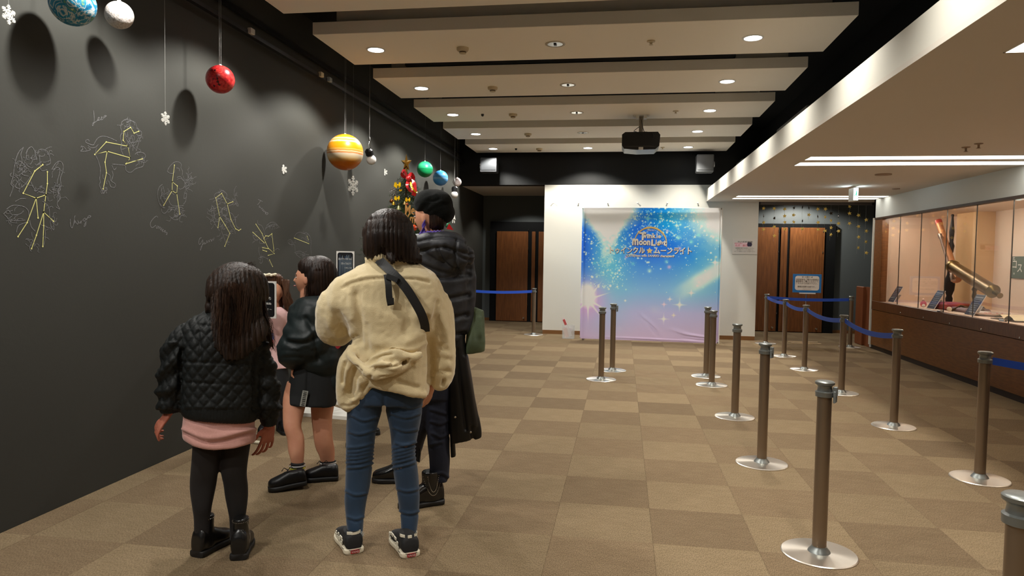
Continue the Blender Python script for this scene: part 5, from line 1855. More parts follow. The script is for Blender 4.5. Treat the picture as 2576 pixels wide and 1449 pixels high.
def seg(px, py, pts, w):
    """gaussian ridge along a pixel polyline, fading at its ends"""
    pts = catmull(pts, 4) if len(pts) > 2 else np.array(pts, float)
    best = np.full(len(px), 1e9)
    for a, b in zip(pts[:-1], pts[1:]):
        dx, dy = b-a
        t = np.clip(((px-a[0])*dx+(py-a[1])*dy)/(dx*dx+dy*dy+1e-9), 0, 1)
        best = np.minimum(best, np.hypot(px-a[0]-t*dx, py-a[1]-t*dy))
    return np.exp(-(best/w)**2)


def facing(fig, N):
    return np.clip(-(N @ np.array(fig.d))*2.5+.3, 0, 1)


def finish(me, name, material, fig_e, smooth=True):
    return link_mesh(me, name, material, fig_e, smooth)


def dome(fig, px, py, rx, rz, dep, dd=0.0):
    c = fig.P(px, py, dd)
    M = Matrix((fig.r, fig.d, V((0, 0, 1)))).transposed()
    return ell(c, (fig.m(rx), dep, fig.m(rz)), M, 28, 20)


# ------------------------------------------------------------------ head
def headm(c, face, up, H, w=.70, d=.86, neck=True):
    """c: centre of the skull, face: direction of the nose, H: height of head. returns (verts, faces)"""
    y = V(face).normalized()
    z = V(up)-y*V(up).dot(y)
    z.normalize()
    x = y.cross(z)
    b = MB().sphere((0, 0, 0), 1, 56, 40)
    out = []
    for v in b.v:
        X, Y, Z = v
        sx = 1.0-.30*max(0, -Z)**1.3*(1 if Y > -.2 else .8)
        sy = 1.0
        if Y < 0 and Z < -.1:
            sy = 1-.45*min(1, (-Z-.1)/.8)
        if Y > 0:
            sx *= 1-.10*Y
        nx, ny, nz = X*w/2*H*sx, Y*d/2*H*sy*(.92 if Y > 0 else 1.05), Z*.5*H
        if Y > 0:
            g = lambda cx, cz, sx_, sz_: math.exp(-((X-cx)/sx_)**2-((Z-cz)/sz_)**2)
            f = 0
            f += .085*g(0, -.22, .13, .10)+.05*g(0, -.05, .09, .2)
            f += -.035*(g(.36, .02, .20, .12)+g(-.36, .02, .20, .12))
            f += .022*(g(.3, .18, .3, .08)+g(-.3, .18, .3, .08))
            f += .030*g(0, -.50, .22, .06)+.022*g(0, -.58, .18, .05)-.02*g(0, -.54, .2, .02)
            f += .045*g(0, -.80, .22, .14)
            f += .02*(g(.5, -.25, .2, .2)+g(-.5, -.25, .2, .2))
            ny += f*H
        out.append(tuple(V(c)+x*nx+y*ny+z*nz))
    parts = [(out, b.f)]
    M = Matrix((x, y, z)).transposed()
    for s_ in (-1, 1):      # ears
        parts.append(ell(V(c)+x*(s_*w/2*H*.98)+z*(-.04*H)-y*.02*H, (.028*H, .065*H, .13*H), M, 14, 10))
    return parts, (x, y, z)


def face_bits(fig_e, c, ax, H, skin=None, iris=(30, 20, 16), lip=(170, 90, 84)):
    x, y, z = ax
    mw = mat('eye_white', (215, 205, 200), .3)
    mi = mat('iris_dark', iris, .2)
    mb, mi_, br = MB(), MB(), MB()
    M = Matrix((x, y, z)).transposed()
    for s_ in (-1, 1):
        p = V(c)+x*(s_*.145*H)+z*(.0*H)+y*(.335*H)
        v, f = ell(p, (.062*H, .045*H, .024*H), M, 14, 10)
        mb.add(v, f)
        v, f = ell(p+y*.018*H, (.028*H, .034*H, .026*H), M, 12, 8)
        mi_.add(v, f)
        v, f = ell(p+z*.024*H+y*.018*H, (.068*H, .034*H, .008*H), M, 12, 6)
        br.add(v, f)
        v, f = ell(p+z*.085*H+y*.028*H+x*(s_*.01*H), (.078*H, .03*H, .011*H), M, 12, 6)
        br.add(v, f)
    mb.build('eyes', mw, fig_e, True)
    mi_.build('irises', mi, fig_e, True)
    br.build('eyebrows', mat('brow_dark', (38, 26, 20), .7), fig_e, True)
    v, f = ell(V(c)-z*.265*H+y*(.405*H), (.075*H, .03*H, .018*H), M, 14, 8)
    MB().add(v, f).build('lips', mat('lips', lip, .4), fig_e, True)


# ------------------------------------------------------------------ hand
def hand(wrist, fwd, palm_n, thumb, L=.16, curl=.5, spread=.10, r0=.0075, curls=None):
    """fwd: towards fingertips, palm_n: normal of the palm side (fingers curl to it), thumb: side of the thumb"""
    f = V(fwd).normalized()
    n = (V(palm_n)-f*V(palm_n).dot(f)).normalized()
    t = (V(thumb)-f*V(thumb).dot(f)-n*V(thumb).dot(n)).normalized()
    w = V(wrist)
    pl, pw_ = .48*L, .215*L
    parts = []
    # palm as flattened loft
    vs, fs = [], []
    N = 16
    st_ = [(-.10*L, .13*L, .10*L), (.0, .14*L, .085*L), (.15*L, .19*L, .085*L), (.34*L, pw_, .075*L), (.48*L, pw_*.97, .062*L), (.53*L, pw_*.8, .045*L)]
    for (h, a, b) in st_:
        for i in range(N):
            q = 2*pi*i/N
            vs.append(tuple(w+f*h+t*(a*math.cos(q))+n*(b*math.sin(q))))
    for k in range(len(st_)-1):
        for i in range(N):
            j = (i+1) % N
            fs.append((k*N+i, k*N+j, (k+1)*N+j, (k+1)*N+i))
    fs += [tuple(range(N-1, -1, -1)), tuple((len(st_)-1)*N+i for i in range(N))]
    parts.append((vs, fs))
    lens = [(.25, .16, .12), (.28, .18, .13), (.26, .165, .125), (.20, .12, .11)]
    curls = curls or [curl]*4
    for k in range(4):
        off = (1.5-k)/1.5*pw_*.78
        dirn = (f + t*((1.5-k)*spread)).normalized()
        p = w+f*(.40*L)+t*off
        pts, rs = [p, p+dirn*.10*L], [r0*1.1, r0*1.1]
        p = pts[-1]
        ang = curls[k]*.35
        for q, l_ in enumerate(lens[k]):
            dd = (dirn*math.cos(ang)+n*math.sin(ang)).normalized()
            p = p+dd*l_*L
            pts.append(p)
            rs.append(r0*(1.02, .92, .72)[q]*(1 if k < 3 else .88))
            ang += curls[k]*.85
        parts.append(tubem(pts, rs, 10, 1, 3))
    # thumb from the side near the base
    p = w+f*.12*L+t*.12*L
    d1 = (f*.62+t*.75+n*.25).normalized()
    d2 = (f*.9+t*.30+n*.30).normalized()
    d3 = (f*.95+t*.05+n*.35).normalized()
    pts = [p, p+d1*.17*L, p+d1*.17*L+d2*.17*L, p+d1*.17*L+d2*.17*L+d3*.14*L]
    parts.append(tubem(pts, [r0*1.6, r0*1.35, r0*1.1, r0*.8], 10, 1, 3))
    return parts


# ------------------------------------------------------------------ shoes
def shoe(heel, toe, Wd, style, col_mats, fig_e, up_h=.07, shaft=None, lift=0.0, name='shoe', pitch=0.0):
    """heel, toe: floor points; builds sole + upper (+ shaft) under one part"""
    heel, toe = V(heel), V(toe)
    f = (toe-heel)
    L = f.length
    f.normalize()
    s_ = V((f.y, -f.x, 0)).normalized()
    u = s_.cross(f)
    if u.z < 0:
        u = -u
    def ring(t, hw, z0, z1, n=20, sq=2.6, sh=0):
        out = []
        c = heel+f*(t*L)+s_*sh
        for i in range(n):
            a = 2*pi*i/n
            ca, sa = math.cos(a), math.sin(a)
            ca = math.copysign(abs(ca)**(2/sq), ca)
            sa = math.copysign(abs(sa)**(2/sq), sa)
            out.append(tuple(c+s_*(hw*ca)+u*((z0+z1)/2+(z1-z0)/2*sa)))
        return out
    def body(rs):
        vs, fs = [], []
        n = len(rs[0])
        for r_ in rs:
            vs += r_
        for k in range(len(rs)-1):
            for i in range(n):
                j = (i+1) % n
                fs.append((k*n+i, k*n+j, (k+1)*n+j, (k+1)*n+i))
        fs += [tuple(range(n-1, -1, -1)), tuple((len(rs)-1)*n+i for i in range(n))]
        return vs, fs
    sh_ = .03 if style != 'sneaker' else .026
    m_up, m_sole = col_mats[:2]
    prof = [(-.02, .6), (.0, .82), (.06, .93), (.25, .86), (.45, .88), (.65, 1.0), (.8, .98), (.92, .8), (.98, .55), (1.0, .3)]
    sole = body([ring(t, Wd/2*w_*1.06, 0, sh_, sq=5) for t, w_ in prof])
    hts = dict(sneaker=[.05, .075, .085, .085, .085, .066, .05, .042, .036, .03], boot=[.05, .09, .12, .12, .10, .078, .066, .056, .045, .034], oxford=[.05, .075, .085, .085, .085, .072, .062, .055, .045, .034])[style]
    upr = body([ring(t*.985+.004, Wd/2*w_*.96, .012, max(h*up_h/.07, .03)+.012, sq=2.4) for (t, w_), h in zip(prof, hts)])
    parts = [upr]
    if shaft:
        # shaft: (height, radius x, radius y, top shift)
        h, rx, ry = shaft
        c = heel+f*(L*.27)
        vs, fs = [], []
        n = 20
        zs = [.03, .06, .09, h*.75, h]
        ks = [1.0, .98, .92, .9, .95]
        for z, k_ in zip(zs, ks):
            for i in range(n):
                a = 2*pi*i/n
                vs.append(tuple(c+s_*(rx*k_*math.cos(a))+f*(ry*k_*(1.25 if z < .08 else 1)*math.sin(a))+u*z))
        for k in range(len(zs)-1):
            for i in range(n):
                j = (i+1) % n
                fs.append((k*n+i, k*n+j, (k+1)*n+j, (k+1)*n+i))
        fs += [tuple(range(n-1, -1, -1)), tuple((len(zs)-1)*n+i for i in range(n))]
        parts.append((vs, fs))
    me = fuse(parts, .005, 3)
    o = finish(me, name, m_up, fig_e)
    so = MB().add(*sole).build('sole', m_sole, o, True)
    return o, (heel, f, s_, u, L), so


# ------------------------------------------------------------------ hair strands added on a shell
def strands(paths, r=.0012, n=3):
    b = MB()
    for pts in paths:
        k = len(pts)
        b.tube(pts, [r*(1-.6*i/(k-1)) for i in range(k)], n)
    return b


def m_hair(name, c1, c2, rough=.42, sc_=(60, 60, 3)):
    return mat(name, c1, rough+.12, spec=.28, noise=(1.0, .9, c2, sc_), bump=(1.6, .5, sc_))


m_skin = mat('skin', (205, 148, 118), .5, spec=.4, noise=(20, .4, (190, 125, 100)))
m_skinr = mat('skin_reddish', (186, 116, 94), .6, spec=.3, noise=(25, .5, (160, 84, 66)))
# ================================================================== girl in the quilted jacket
def girl_quilted():
    g = Fig(560, 1386, label='girl with long dark hair in a black quilted jacket, pink skirt and black tights')
    e = g.e
    P = g.P
    up = V((0, 0, 1))
    # ---- body
    Hh = .215
    hc = P(595, 728, .0)
    hp, ax = headm(hc, g.d+g.r*.25, up, Hh)
    torso = [(540, 800, 650, 800, .05, 0), (490, 830, 655, 835, .075, 0), (480, 900, 650, 900, .085, 0), (478, 980, 645, 985, .085, 0), (470, 1060, 640, 1065, .09, 0), (478, 1110, 635, 1115, .09, 0)]
    legL = [(484, 1085, 556, 1085, .062, .0), (484, 1115, 555, 1115, .062, .0), (482, 1150, 552, 1150, .058, 0), (479, 1185, 549, 1185, .052, 0), (477, 1215, 545, 1215, .053, .01), (478, 1240, 540, 1240, .052, .01), (483, 1275, 533, 1275, .043, .0), (487, 1305, 530, 1305, .036, .0), (488, 1350, 530, 1350, .036, .0)]
    legR = [(557, 1085, 632, 1085, .062, .0), (557, 1118, 630, 1118, .062, .0), (556, 1150, 625, 1150, .058, 0), (556, 1190, 621, 1190, .052, 0), (562, 1220, 624, 1220, .053, .01), (566, 1250, 624, 1250, .052, .01), (573, 1285, 620, 1285, .042, .0), (577, 1310, 617, 1310, .036, .0), (578, 1360, 618, 1360, .036, .0)]
    armL = [(490, 845, .0, 13), (458, 880, .0, 16), (436, 935, .01, 16), (428, 985, .02, 18), (427, 1035, .03, 15)]
    armR = [(628, 850, .0, 13), (645, 885, .0, 14), (656, 945, .0, 15), (668, 1010, .0, 15), (680, 1070, .02, 14)]
    parts = hp + [loft(g, torso, k=.86), ptube(g, armL), ptube(g, armR), ptube(g, [(595, 745, .0, 24), (595, 800, .0, 24)]), loft(g, legL, k=.9), loft(g, legR, k=.9)]
    wl, wr = P(428, 1036, .03), P(680, 1068, .02)
    parts += hand(wl, V((0, 0, -1))-g.r*.75+g.d*.1, g.r*.8-up*.25+g.d*.3, g.d*.5+up*.3, .150, curls=[1.15, 1.0, .9, .5], spread=.16, r0=.0072)
    parts += hand(wr, V((0, 0, -1))-g.r*.18+g.d*.15, g.d*.8-g.r*.5, -g.d*.3-g.r*.9, .165, curls=[.35, .45, .5, .6], spread=.13, r0=.0072)
    finish(fuse(parts, .0042, 2), 'body', m_skinr, e)
    # ---- tights
    me = fuse([loft(g, legL), loft(g, legR), loft(g, [(482, 1060, 632, 1065, .075, 0), (484, 1095, 632, 1098, .075, 0)])], .007, 4)
    mt = mat('tights_black', (17, 13, 12), .8, noise=(6, .5, (28, 18, 15)), sheen=.05)
    finish(me, 'tights', mt, e)
    # ---- skirt
    me = fuse([loft(g, [(462, 1030, 640, 1045, .11, 0), (459, 1060, 642, 1068, .125, 0), (457, 1080, 644, 1090, .13, 0), (458, 1092, 644, 1102, .135, 0), (461, 1097, 641, 1106, .13, 0)], pw=2.6)], .006, 2)

    def fsk(Pn, N, px, py):
        # hem dips in the middle
        t = (px-458)/(642-458)
        hem = np.clip((py-1070)/30, 0, 1)
        drop = hem*.025*np.sin(np.pi*np.clip(t+.08, 0, 1))
        D = N*((.010*seg(px, py, [(462, 1078), (520, 1092), (640, 1080)], 5)-.012*seg(px, py, [(462, 1086), (530, 1100), (636, 1090)], 4)
                - .008*seg(px, py, [(480, 1056), (560, 1075), (640, 1070)], 5)+.004*vnoise(Pn, 18, 4))*facing(g, N))[:, None]
        D[:, 2] -= drop
        return D
    displace(me, fsk)
    finish(me, 'skirt', mat('skirt_pink', (204, 152, 142), .85, noise=(200, .35, (184, 130, 122)), sheen=.3, bump=(500, .15)), e)
    # ---- jacket
    body = [(528, 782, 612, 782, .055, .0), (490, 795, 645, 800, .085, 0), (458, 822, 662, 832, .11, 0), (452, 865, 664, 870, .125, 0), (452, 920, 662, 920, .13, 0), (450, 980, 655, 980, .135, 0), (450, 1020, 655, 1025, .14, 0), (454, 1040, 648, 1050, .135, 0), (458, 1046, 643, 1058, .125, 0)]
    slL = [(484, 828, .0, 24), (462, 858, .0, 30), (443, 900, .0, 31), (434, 950, .01, 30), (430, 1000, .02, 28), (428, 1022, .03, 24), (428, 1040, .03, 20)]
    slR = [(632, 826, .0, 27), (646, 860, .0, 28), (655, 920, .0, 28), (670, 970, .0, 29), (674, 1020, .0, 28), (676, 1045, .01, 23), (677, 1068, .02, 19)]
    me = fuse([loft(g, body, pw=2.5), ptube(g, slL, 18), ptube(g, slR, 18)], .0062, 3)

    def fj(Pn, N, px, py):
        fc = facing(g, N)
        z = Pn[:, 2]
        a = (Pn-np.array(g.B)) @ np.array(g.r)
        dep = (Pn-np.array(g.B)) @ np.array(g.d)
        wob = .010*vnoise(Pn, 9, 2)
        q = (a+wob-.35*dep)/.052
        s_ = (z+wob)/.062
        l1 = np.abs(((q+s_) % 1)-.5)*2
        l2 = np.abs(((q-s_) % 1)-.5)*2
        quilt = np.minimum(1-l1, 1-l2)          # 0 on the seams
        quilt = 1-np.exp(-(quilt/.28)**2)
        rib = (py > 1028) & (px > 450) & (px < 650)
        cuff = (py > 1032) & (px <= 450) | (py > 1055) & (px > 650)
        D = .0060*quilt-.003+.006*vnoise(Pn, 14, 7)
        D = np.where(rib | cuff, -.004+.0012*np.sin(a*900), D)
        # sleeve folds
        D = D+.009*np.sin(py/9+vnoise(Pn, 8, 1)*3)*((px < 448) | (px > 655))*(py < 1030)*(py > 860)
        D = D-.007*seg(px, py, [(500, 835), (505, 900)], 4)*fc-.006*seg(px, py, [(505, 818), (550, 820)], 3)*fc
        D = D-.005*(seg(px, py, [(460, 910), (560, 914), (650, 918)], 3)+seg(px, py, [(470, 962), (560, 966), (640, 968)], 3))*fc
        D = D-.016*seg(px, py, [(457, 880), (452, 950), (455, 1020)], 5)*fc-.016*seg(px, py, [(645, 890), (641, 950), (642, 1030)], 5)*fc
        return D
    displace(me, fj)
    finish(me, 'quilted_jacket', mat('jacket_black', (21, 24, 24), .6, spec=.3, noise=(12, .5, (14, 17, 17)), bump=(120, .12)), e)
    # ---- boots
    mu, ms = mat('boot_leather', (20, 19, 19), .3, spec=.6, bump=(40, .08)), mat('boot_sole', (24, 22, 21), .6)
    mstud = mat('stud_silver', (190, 185, 175), .25, .9)
    for (hx, hy, tx, ty, sx_) in ((494, 1402, 572, 1360, 0), (600, 1410, 624, 1358, 1)):
        h_, t_ = at(hx, hy, Z=0), at(tx, ty, Z=0)
        tt = (t_-h_).normalized()*.215
        o, fr, so = shoe(h_, h_+tt, .085, 'boot', (mu, ms), e, shaft=(.178, .037, .044), name='boot')
        hl, f, s_, u, L = fr
        mb = MB()
        c = hl+f*(L*.27)
        for k in range(30):
            a = 2*pi*k/30
            mb.sphere(c+s_*(.0365*math.cos(a))+f*(.0435*math.sin(a))+u*.165, .0018, 6, 4)
        if sx_:
            for k in range(22):
                q = k/21
                mb.sphere(c+s_*(.034+.008*math.sin(pi*q))-f*(.028-.05*q*q)+u*(.16-.11*q), .0018, 6, 4)
        mb.build('studs', mstud, o)['kind'] = 'stuff'
    # ---- hair
    def hair():
        cap = [(545, 705, 652, 703, .105, 0), (534, 735, 662, 733, .122, 0), (532, 760, 666, 760, .115, -.01), (534, 785, 668, 785, .095, -.02), (536, 815, 672, 810, .065, -.075), (534, 845, 674, 842, .05, -.102), (540, 875, 645, 876, .035, -.122), (560, 905, 605, 905, .015, -.138)]
        flick = [(548, 735, .02, 13), (538, 760, .0, 15), (531, 777, -.01, 14), (522, 790, -.01, 5)]
        rs_ = [(655, 760, -.02, 12), (664, 800, -.04, 12), (672, 830, -.06, 10), (682, 858, -.07, 6), (690, 880, -.07, 2)]
        me = fuse([loft(g, cap, pw=2.1), dome(g, 598, 730, 65, 62, .122), ptube(g, flick), ptube(g, rs_)], .0055, 3)

        def fh(Pn, N, px, py):
            t = np.clip((py-690)/200, 0, 1)
            ph = (px-600)*(.55-.12*t)+6*vnoise(Pn*np.array([1, 1, .18]), 9, 3)
            D = .0035*np.sin(ph)+.0022*np.sin(ph*2.3+2)+.004*vnoise(Pn*np.array([1, 1, .15]), 28, 5)
            D = D-.012*seg(px, py, [(565, 800), (560, 850), (556, 900)], 5)*t-.008*seg(px, py, [(625, 790), (628, 850)], 4)*t
            D = D*np.clip((py-668)/60, 0.15, 1)
            return D
        displace(me, fh)
        o = finish(me, 'hair', m_hair('hair_girl', (50, 35, 26), (20, 14, 11), .4), e)
        r = random.Random(4)
        paths = []
        for k in range(420):
            u0 = r.uniform(-1, 1)
            x1 = 600+u0*66
            yl = r.uniform(835, 900)-abs(u0)*18
            x2 = 588+u0*(58-18*max(0, (yl-850)/50))+r.uniform(-3, 3)
            zz = -.118*math.sqrt(max(.02, 1-u0*u0))
            pts = [P(598+u0*64*math.sin(f_), 731-63*math.cos(f_), -.124*math.sqrt(max(.02, 1-u0*u0))*math.sin(f_)) for f_ in (.25, .6, .95, 1.3)]
            for q in range(9):
                t = q/8
                y_ = 690+(yl-690)*t
                xx = (x1+(x2-x1)*t)+2.5*math.sin(t*5+k)
                dep = zz*(1-.52*t)-.098*t-.006
                if y_ > 730:
                    pts.append(P(xx, y_, dep))
            paths.append(pts)
        for k in range(60):
            y0_ = r.uniform(780, 830)
            paths.append([P(658+r.uniform(-8, 8), y0_-40, -.05), P(668+r.uniform(-6, 8), y0_, -.07), P(680+r.uniform(-8, 8), y0_+30, -.08), P(686+r.uniform(-10, 10), y0_+r.uniform(45, 66), -.08)])
        for k in range(40):
            a = r.uniform(0, 1)
            paths.append([P(560+50*a, 684-8*math.sin(a*3), -.04), P(575+50*a, 668-r.uniform(0, 7), -.03), P(600+40*a+r.uniform(-8, 8), 664-r.uniform(-3, 8), -.02), P(630+r.uniform(-20, 20), 672+r.uniform(-3, 6), -.02)])
        s_ = strands(paths, .0011).build('hair_strands', m_hair('hair_strand', (70, 48, 34), (30, 20, 15), .4), o, True)
        s_['kind'] = 'stuff'
    hair()
    # headband
    mb = MB()
    for k in range(16):
        t = k/15
        a = .50+t*.48
        q = P(598+69*math.sin(a), 733-66*math.cos(a), -.012-.02*t)
        v, f = ell(q, (.0065, .0095, .0095), None, 10, 8)
        mb.add(v, f)
    mb.build('headband', mat('headband_white', (222, 216, 204), .7), e, True)


# ================================================================== woman in the beige fleece
def woman_beige():
    g = Fig(965, 1372, label='woman with a dark bob in an oversized beige fleece coat, black strap and blue jeans')
    e = g.e
    P = g.P
    up = V((0, 0, 1))
    hc = P(972, 585, .0)
    hp, ax = headm(hc, g.d-g.r*.35, up, .225)
    body_t = [(925, 680, 1040, 680, .06, 0), (870, 720, 1090, 725, .09, 0), (870, 820, 1085, 820, .10, 0), (890, 900, 1080, 900, .10, 0), (885, 960, 1062, 960, .10, 0), (890, 985, 1055, 985, .09, 0)]
    legL = [(876, 985, 968, 985, .09, 0), (873, 1020, 963, 1020, .092, 0), (872, 1060, 953, 1060, .085, 0), (871, 1100, 945, 1100, .075, 0), (870, 1135, 940, 1135, .066, -.005), (869, 1170, 937, 1170, .062, 0), (867, 1210, 932, 1210, .06, .01), (867, 1245, 926, 1245, .056, .01), (869, 1280, 920, 1280, .05, .01), (872, 1315, 915, 1315, .046, .0), (874, 1338, 914, 1338, .048, 0)]
    legR = [(960, 985, 1066, 985, .09, 0), (968, 1020, 1063, 1020, .092, 0), (976, 1060, 1058, 1060, .085, 0), (982, 1100, 1050, 1100, .075, 0), (985, 1135, 1045, 1135, .066, -.005), (987, 1170, 1050, 1170, .062, 0), (993, 1210, 1055, 1210, .06, .01), (1000, 1250, 1055, 1250, .056, .01), (1004, 1285, 1053, 1285, .05, .01), (1008, 1320, 1050, 1320, .046, .0), (1011, 1346, 1048, 1346, .048, 0)]
    parts = hp + [ptube(g, [(968, 600, 0, 28), (968, 690, 0, 28)]), loft(g, body_t, k=.86), loft(g, legL, k=.88), loft(g, legR, k=.88),
                  ptube(g, [(890, 730, 0, 26), (855, 790, 0, 25), (850, 820, .05, 22), (862, 832, .16, 17), (866, 836, .25, 14)]),
                  ptube(g, [(1085, 730, 0, 26), (1105, 800, 0, 25), (1105, 880, .0, 22), (1095, 950, .02, 17), (1090, 965, .03, 15)])]
    parts += hand(P(1090, 962, .03), V((0, 0, -1))-g.r*.35+g.d*.1, g.d*.5-g.r*.8, -g.d*.5-g.r*.5, .165, curl=.6, r0=.0078)
    parts += hand(P(866, 838, .25), g.d, -up, -g.r, .165, curl=.7, r0=.0078)
    finish(fuse(parts, .0055, 2), 'body', m_skin, e)
    # ---- jeans
    hips = [(885, 925, 1060, 925, .11, 0), (880, 955, 1066, 955, .118, 0), (876, 990, 1067, 990, .122, 0), (876, 1012, 1065, 1012, .115, 0)]
    me = fuse([loft(g, hips), loft(g, legL), loft(g, legR)], .0062, 4)
    FL = []
    r = random.Random(6)
    for y in (1118, 1128, 1137, 1146, 1156, 1168):
        FL.append(([(874+r.uniform(-2, 2), y+8), (905, y+6), (938, y-3)], 3.2, .006))
        FL.append(([(988, y+9), (1015, y+4), (1044, y-5)], 3.2, .006))
    for pts in ([(885, 1045), (915, 1058), (950, 1048)], [(878, 1085), (905, 1092), (945, 1080)], [(870, 1235), (895, 1245), (922, 1240)], [(876, 1300), (895, 1306), (914, 1300)], [(985, 1040), (1020, 1050), (1056, 1040)], [(990, 1075), (1020, 1085), (1050, 1080)], [(995, 1115), (1020, 1120), (1045, 1112)], [(1003, 1285), (1030, 1292), (1052, 1286)], [(1000, 1230), (1025, 1236), (1052, 1230)], [(1000, 1020), (1030, 1026), (1060, 1018)]):
        FL.append((pts, 3, .0055))

    def fj(Pn, N, px, py):
        D = .0035*vnoise(Pn, 12, 3)
        for pts, w_, am in FL:
            D = D+am*seg(px, py, pts, w_)-am*.8*seg(px, py, [(a, b+6) for a, b in pts], w_)
        D = D-.008*seg(px, py, [(967, 990), (966, 1025)], 5)
        return D
    displace(me, fj)
    mj = mat('denim', (27, 56, 84), .75, noise=(4, .8, (18, 40, 62)), bump=(700, .2), sheen=.2)
    o = finish(me, 'jeans', mj, e)
    mb = MB()
    rr = random.Random(8)
    for (cx, cy, wd) in ((894, 1340, 20), (1030, 1348, 19)):
        for k in range(60):
            a = rr.uniform(-1, 1)
            p = P(cx+a*wd, cy+rr.uniform(-4, 3), -.048*math.sqrt(1-a*a*.98)-.002)
            mb.tube([p, p+g.r*rr.uniform(-.012, .012)+V((0, 0, -rr.uniform(.006, .022)))-g.d*rr.uniform(0, .006)], .0009, 4)
    mb.build('frayed_hem', mat('fray_white', (185, 195, 200), .8), o)
    # ---- coat
    torso = [(935, 652, 1040, 655, .06, .01), (900, 668, 1065, 668, .10, .005), (852, 694, 1098, 692, .135, 0), (824, 726, 1118, 724, .15, 0), (816, 768, 1122, 768, .165, 0), (858, 810, 1098, 810, .175, 0), (880, 850, 1088, 850, .175, 0), (888, 885, 1086, 885, .172, 0), (885, 920, 1084, 920, .175, 0), (890, 950, 1082, 952, .175, .0), (912, 962, 1080, 975, .17, .0), (950, 966, 1078, 988, .165, .0)]
    lobe = [(900, 880, -.06, 26), (880, 915, -.07, 26), (868, 955, -.06, 22), (862, 990, -.05, 18), (872, 1014, -.05, 18), (893, 1008, -.06, 18), (912, 980, -.08, 20), (928, 948, -.10, 22), (938, 922, -.11, 22)]
    lobe2 = [(892, 905, -.03, 32), (888, 950, -.035, 36), (887, 985, -.035, 30), (880, 1012, -.03, 20), (872, 1034, -.04, 11)]
    slL = [(902, 738, .0, 36), (848, 768, .0, 47), (838, 805, .02, 45), (842, 828, .06, 42), (858, 838, .14, 34), (870, 838, .22, 26)]
    slR = [(1050, 738, .0, 36), (1092, 762, .0, 43), (1104, 820, .0, 41), (1109, 880, .0, 38), (1110, 920, .0, 34), (1106, 945, .0, 32), (1104, 958, .01, 28)]
    cuff = [(1100, 940, .0, 30), (1116, 955, -.02, 19), (1112, 968, -.03, 13), (1100, 968, -.02, 13), (1098, 952, -.01, 12)]
    knot1 = [(878, 888, -.10, 9), (892, 905, -.15, 11), (910, 922, -.18, 12), (930, 937, -.20, 13), (952, 943, -.205, 12), (985, 938, -.20, 11), (1010, 928, -.19, 9), (1032, 916, -.175, 6)]
    knot2 = [(925, 912, -.165, 7), (945, 900, -.185, 10), (975, 893, -.195, 12), (1005, 895, -.195, 12), (1035, 900, -.185, 10), (1060, 890, -.165, 7)]
    knot3 = [(925, 930, -.18, 12), (945, 918, -.205, 14), (970, 915, -.215, 13), (990, 922, -.215, 13), (1010, 922, -.20, 9)]
    collar = [(925, 655, -.02, 14), (950, 645, -.07, 16), (985, 648, -.08, 16), (1020, 655, -.05, 13)]
    hem = [(940, 965, -.12, 9), (985, 975, -.15, 10), (1030, 988, -.15, 10), (1070, 994, -.10, 9)]
    me = fuse([loft(g, torso, 36, pw=2.35), ptube(g, lobe, 18), ptube(g, lobe2, 16), ptube(g, slL, 20), ptube(g, slR, 20), ptube(g, cuff, 14), ptube(g, knot1, 14), ptube(g, knot2, 14), ptube(g, knot3, 14), ptube(g, collar, 14), ptube(g, hem, 12)], .0062, 4)
    FC = [([(862, 724), (890, 710), (930, 701), (975, 698)], -.008, 3.5), ([(870, 712), (895, 702), (930, 693), (975, 690)], .004, 5), ([(1000, 702), (1040, 702), (1078, 710)], -.008, 3.5), ([(1000, 694), (1040, 694), (1070, 700)], .004, 5),
          ([(895, 740), (905, 800), (903, 860)], -.018, 10), ([(880, 740), (888, 800)], .010, 10), ([(1072, 800), (1078, 840), (1086, 890), (1084, 960)], -.034, 7), ([(1072, 830), (1090, 800), (1100, 760)], -.012, 6),
          ([(838, 860), (870, 860), (890, 850)], -.016, 7), ([(850, 790), (870, 830)], -.010, 9), ([(820, 800), (850, 855)], .006, 8), ([(940, 860), (1000, 868), (1060, 840)], .012, 16), ([(920, 820), (925, 880)], -.010, 9), ([(1040, 760), (1020, 840)], -.009, 12),
          ([(868, 912), (862, 940), (862, 962)], -.02, 4), ([(893, 930), (884, 955), (882, 985)], -.022, 8), ([(908, 950), (905, 985), (888, 1006)], .014, 6), ([(906, 935), (898, 950)], -.014, 4), ([(862, 1020), (885, 1022), (905, 1008)], -.008, 4), ([(968, 903), (990, 908), (985, 918)], -.014, 3.5), ([(930, 925), (985, 925), (1000, 918)], -.006, 3), ([(872, 930), (866, 975)], .010, 6), ([(930, 950), (915, 985)], -.016, 5), ([(928, 912), (950, 895), (985, 888)], -.018, 6),
          ([(1110, 790), (1124, 850), (1126, 920)], .008, 8), ([(1102, 870), (1122, 880)], -.010, 6), ([(1098, 900), (1130, 905)], -.008, 6), ([(1095, 935), (1130, 935)], -.010, 5), ([(1116, 958), (1113, 968)], -.022, 4),
          ([(1000, 960), (1050, 975)], -.010, 6), ([(985, 880), (1040, 878), (1070, 862)], .010, 7), ([(945, 930), (990, 922), (1030, 905)], -.010, 3.5), ([(955, 950), (1000, 945), (1040, 925)], -.008, 3.5), ([(850, 700), (835, 760), (830, 820)], .008, 10), ([(930, 780), (1000, 800), (1050, 790)], .006, 16), ([(875, 990), (893, 1000), (912, 972)], -.016, 5)]

    def fc(Pn, N, px, py):
        f_ = facing(g, N)
        D = .008*vnoise(Pn, 6, 11)+.004*vnoise(Pn, 15, 12)+.0016*vnoise(Pn, 60, 13)
        for pts, am, w_ in FC:
            D = D+am*f_*seg(px, py, pts, w_)
        return D
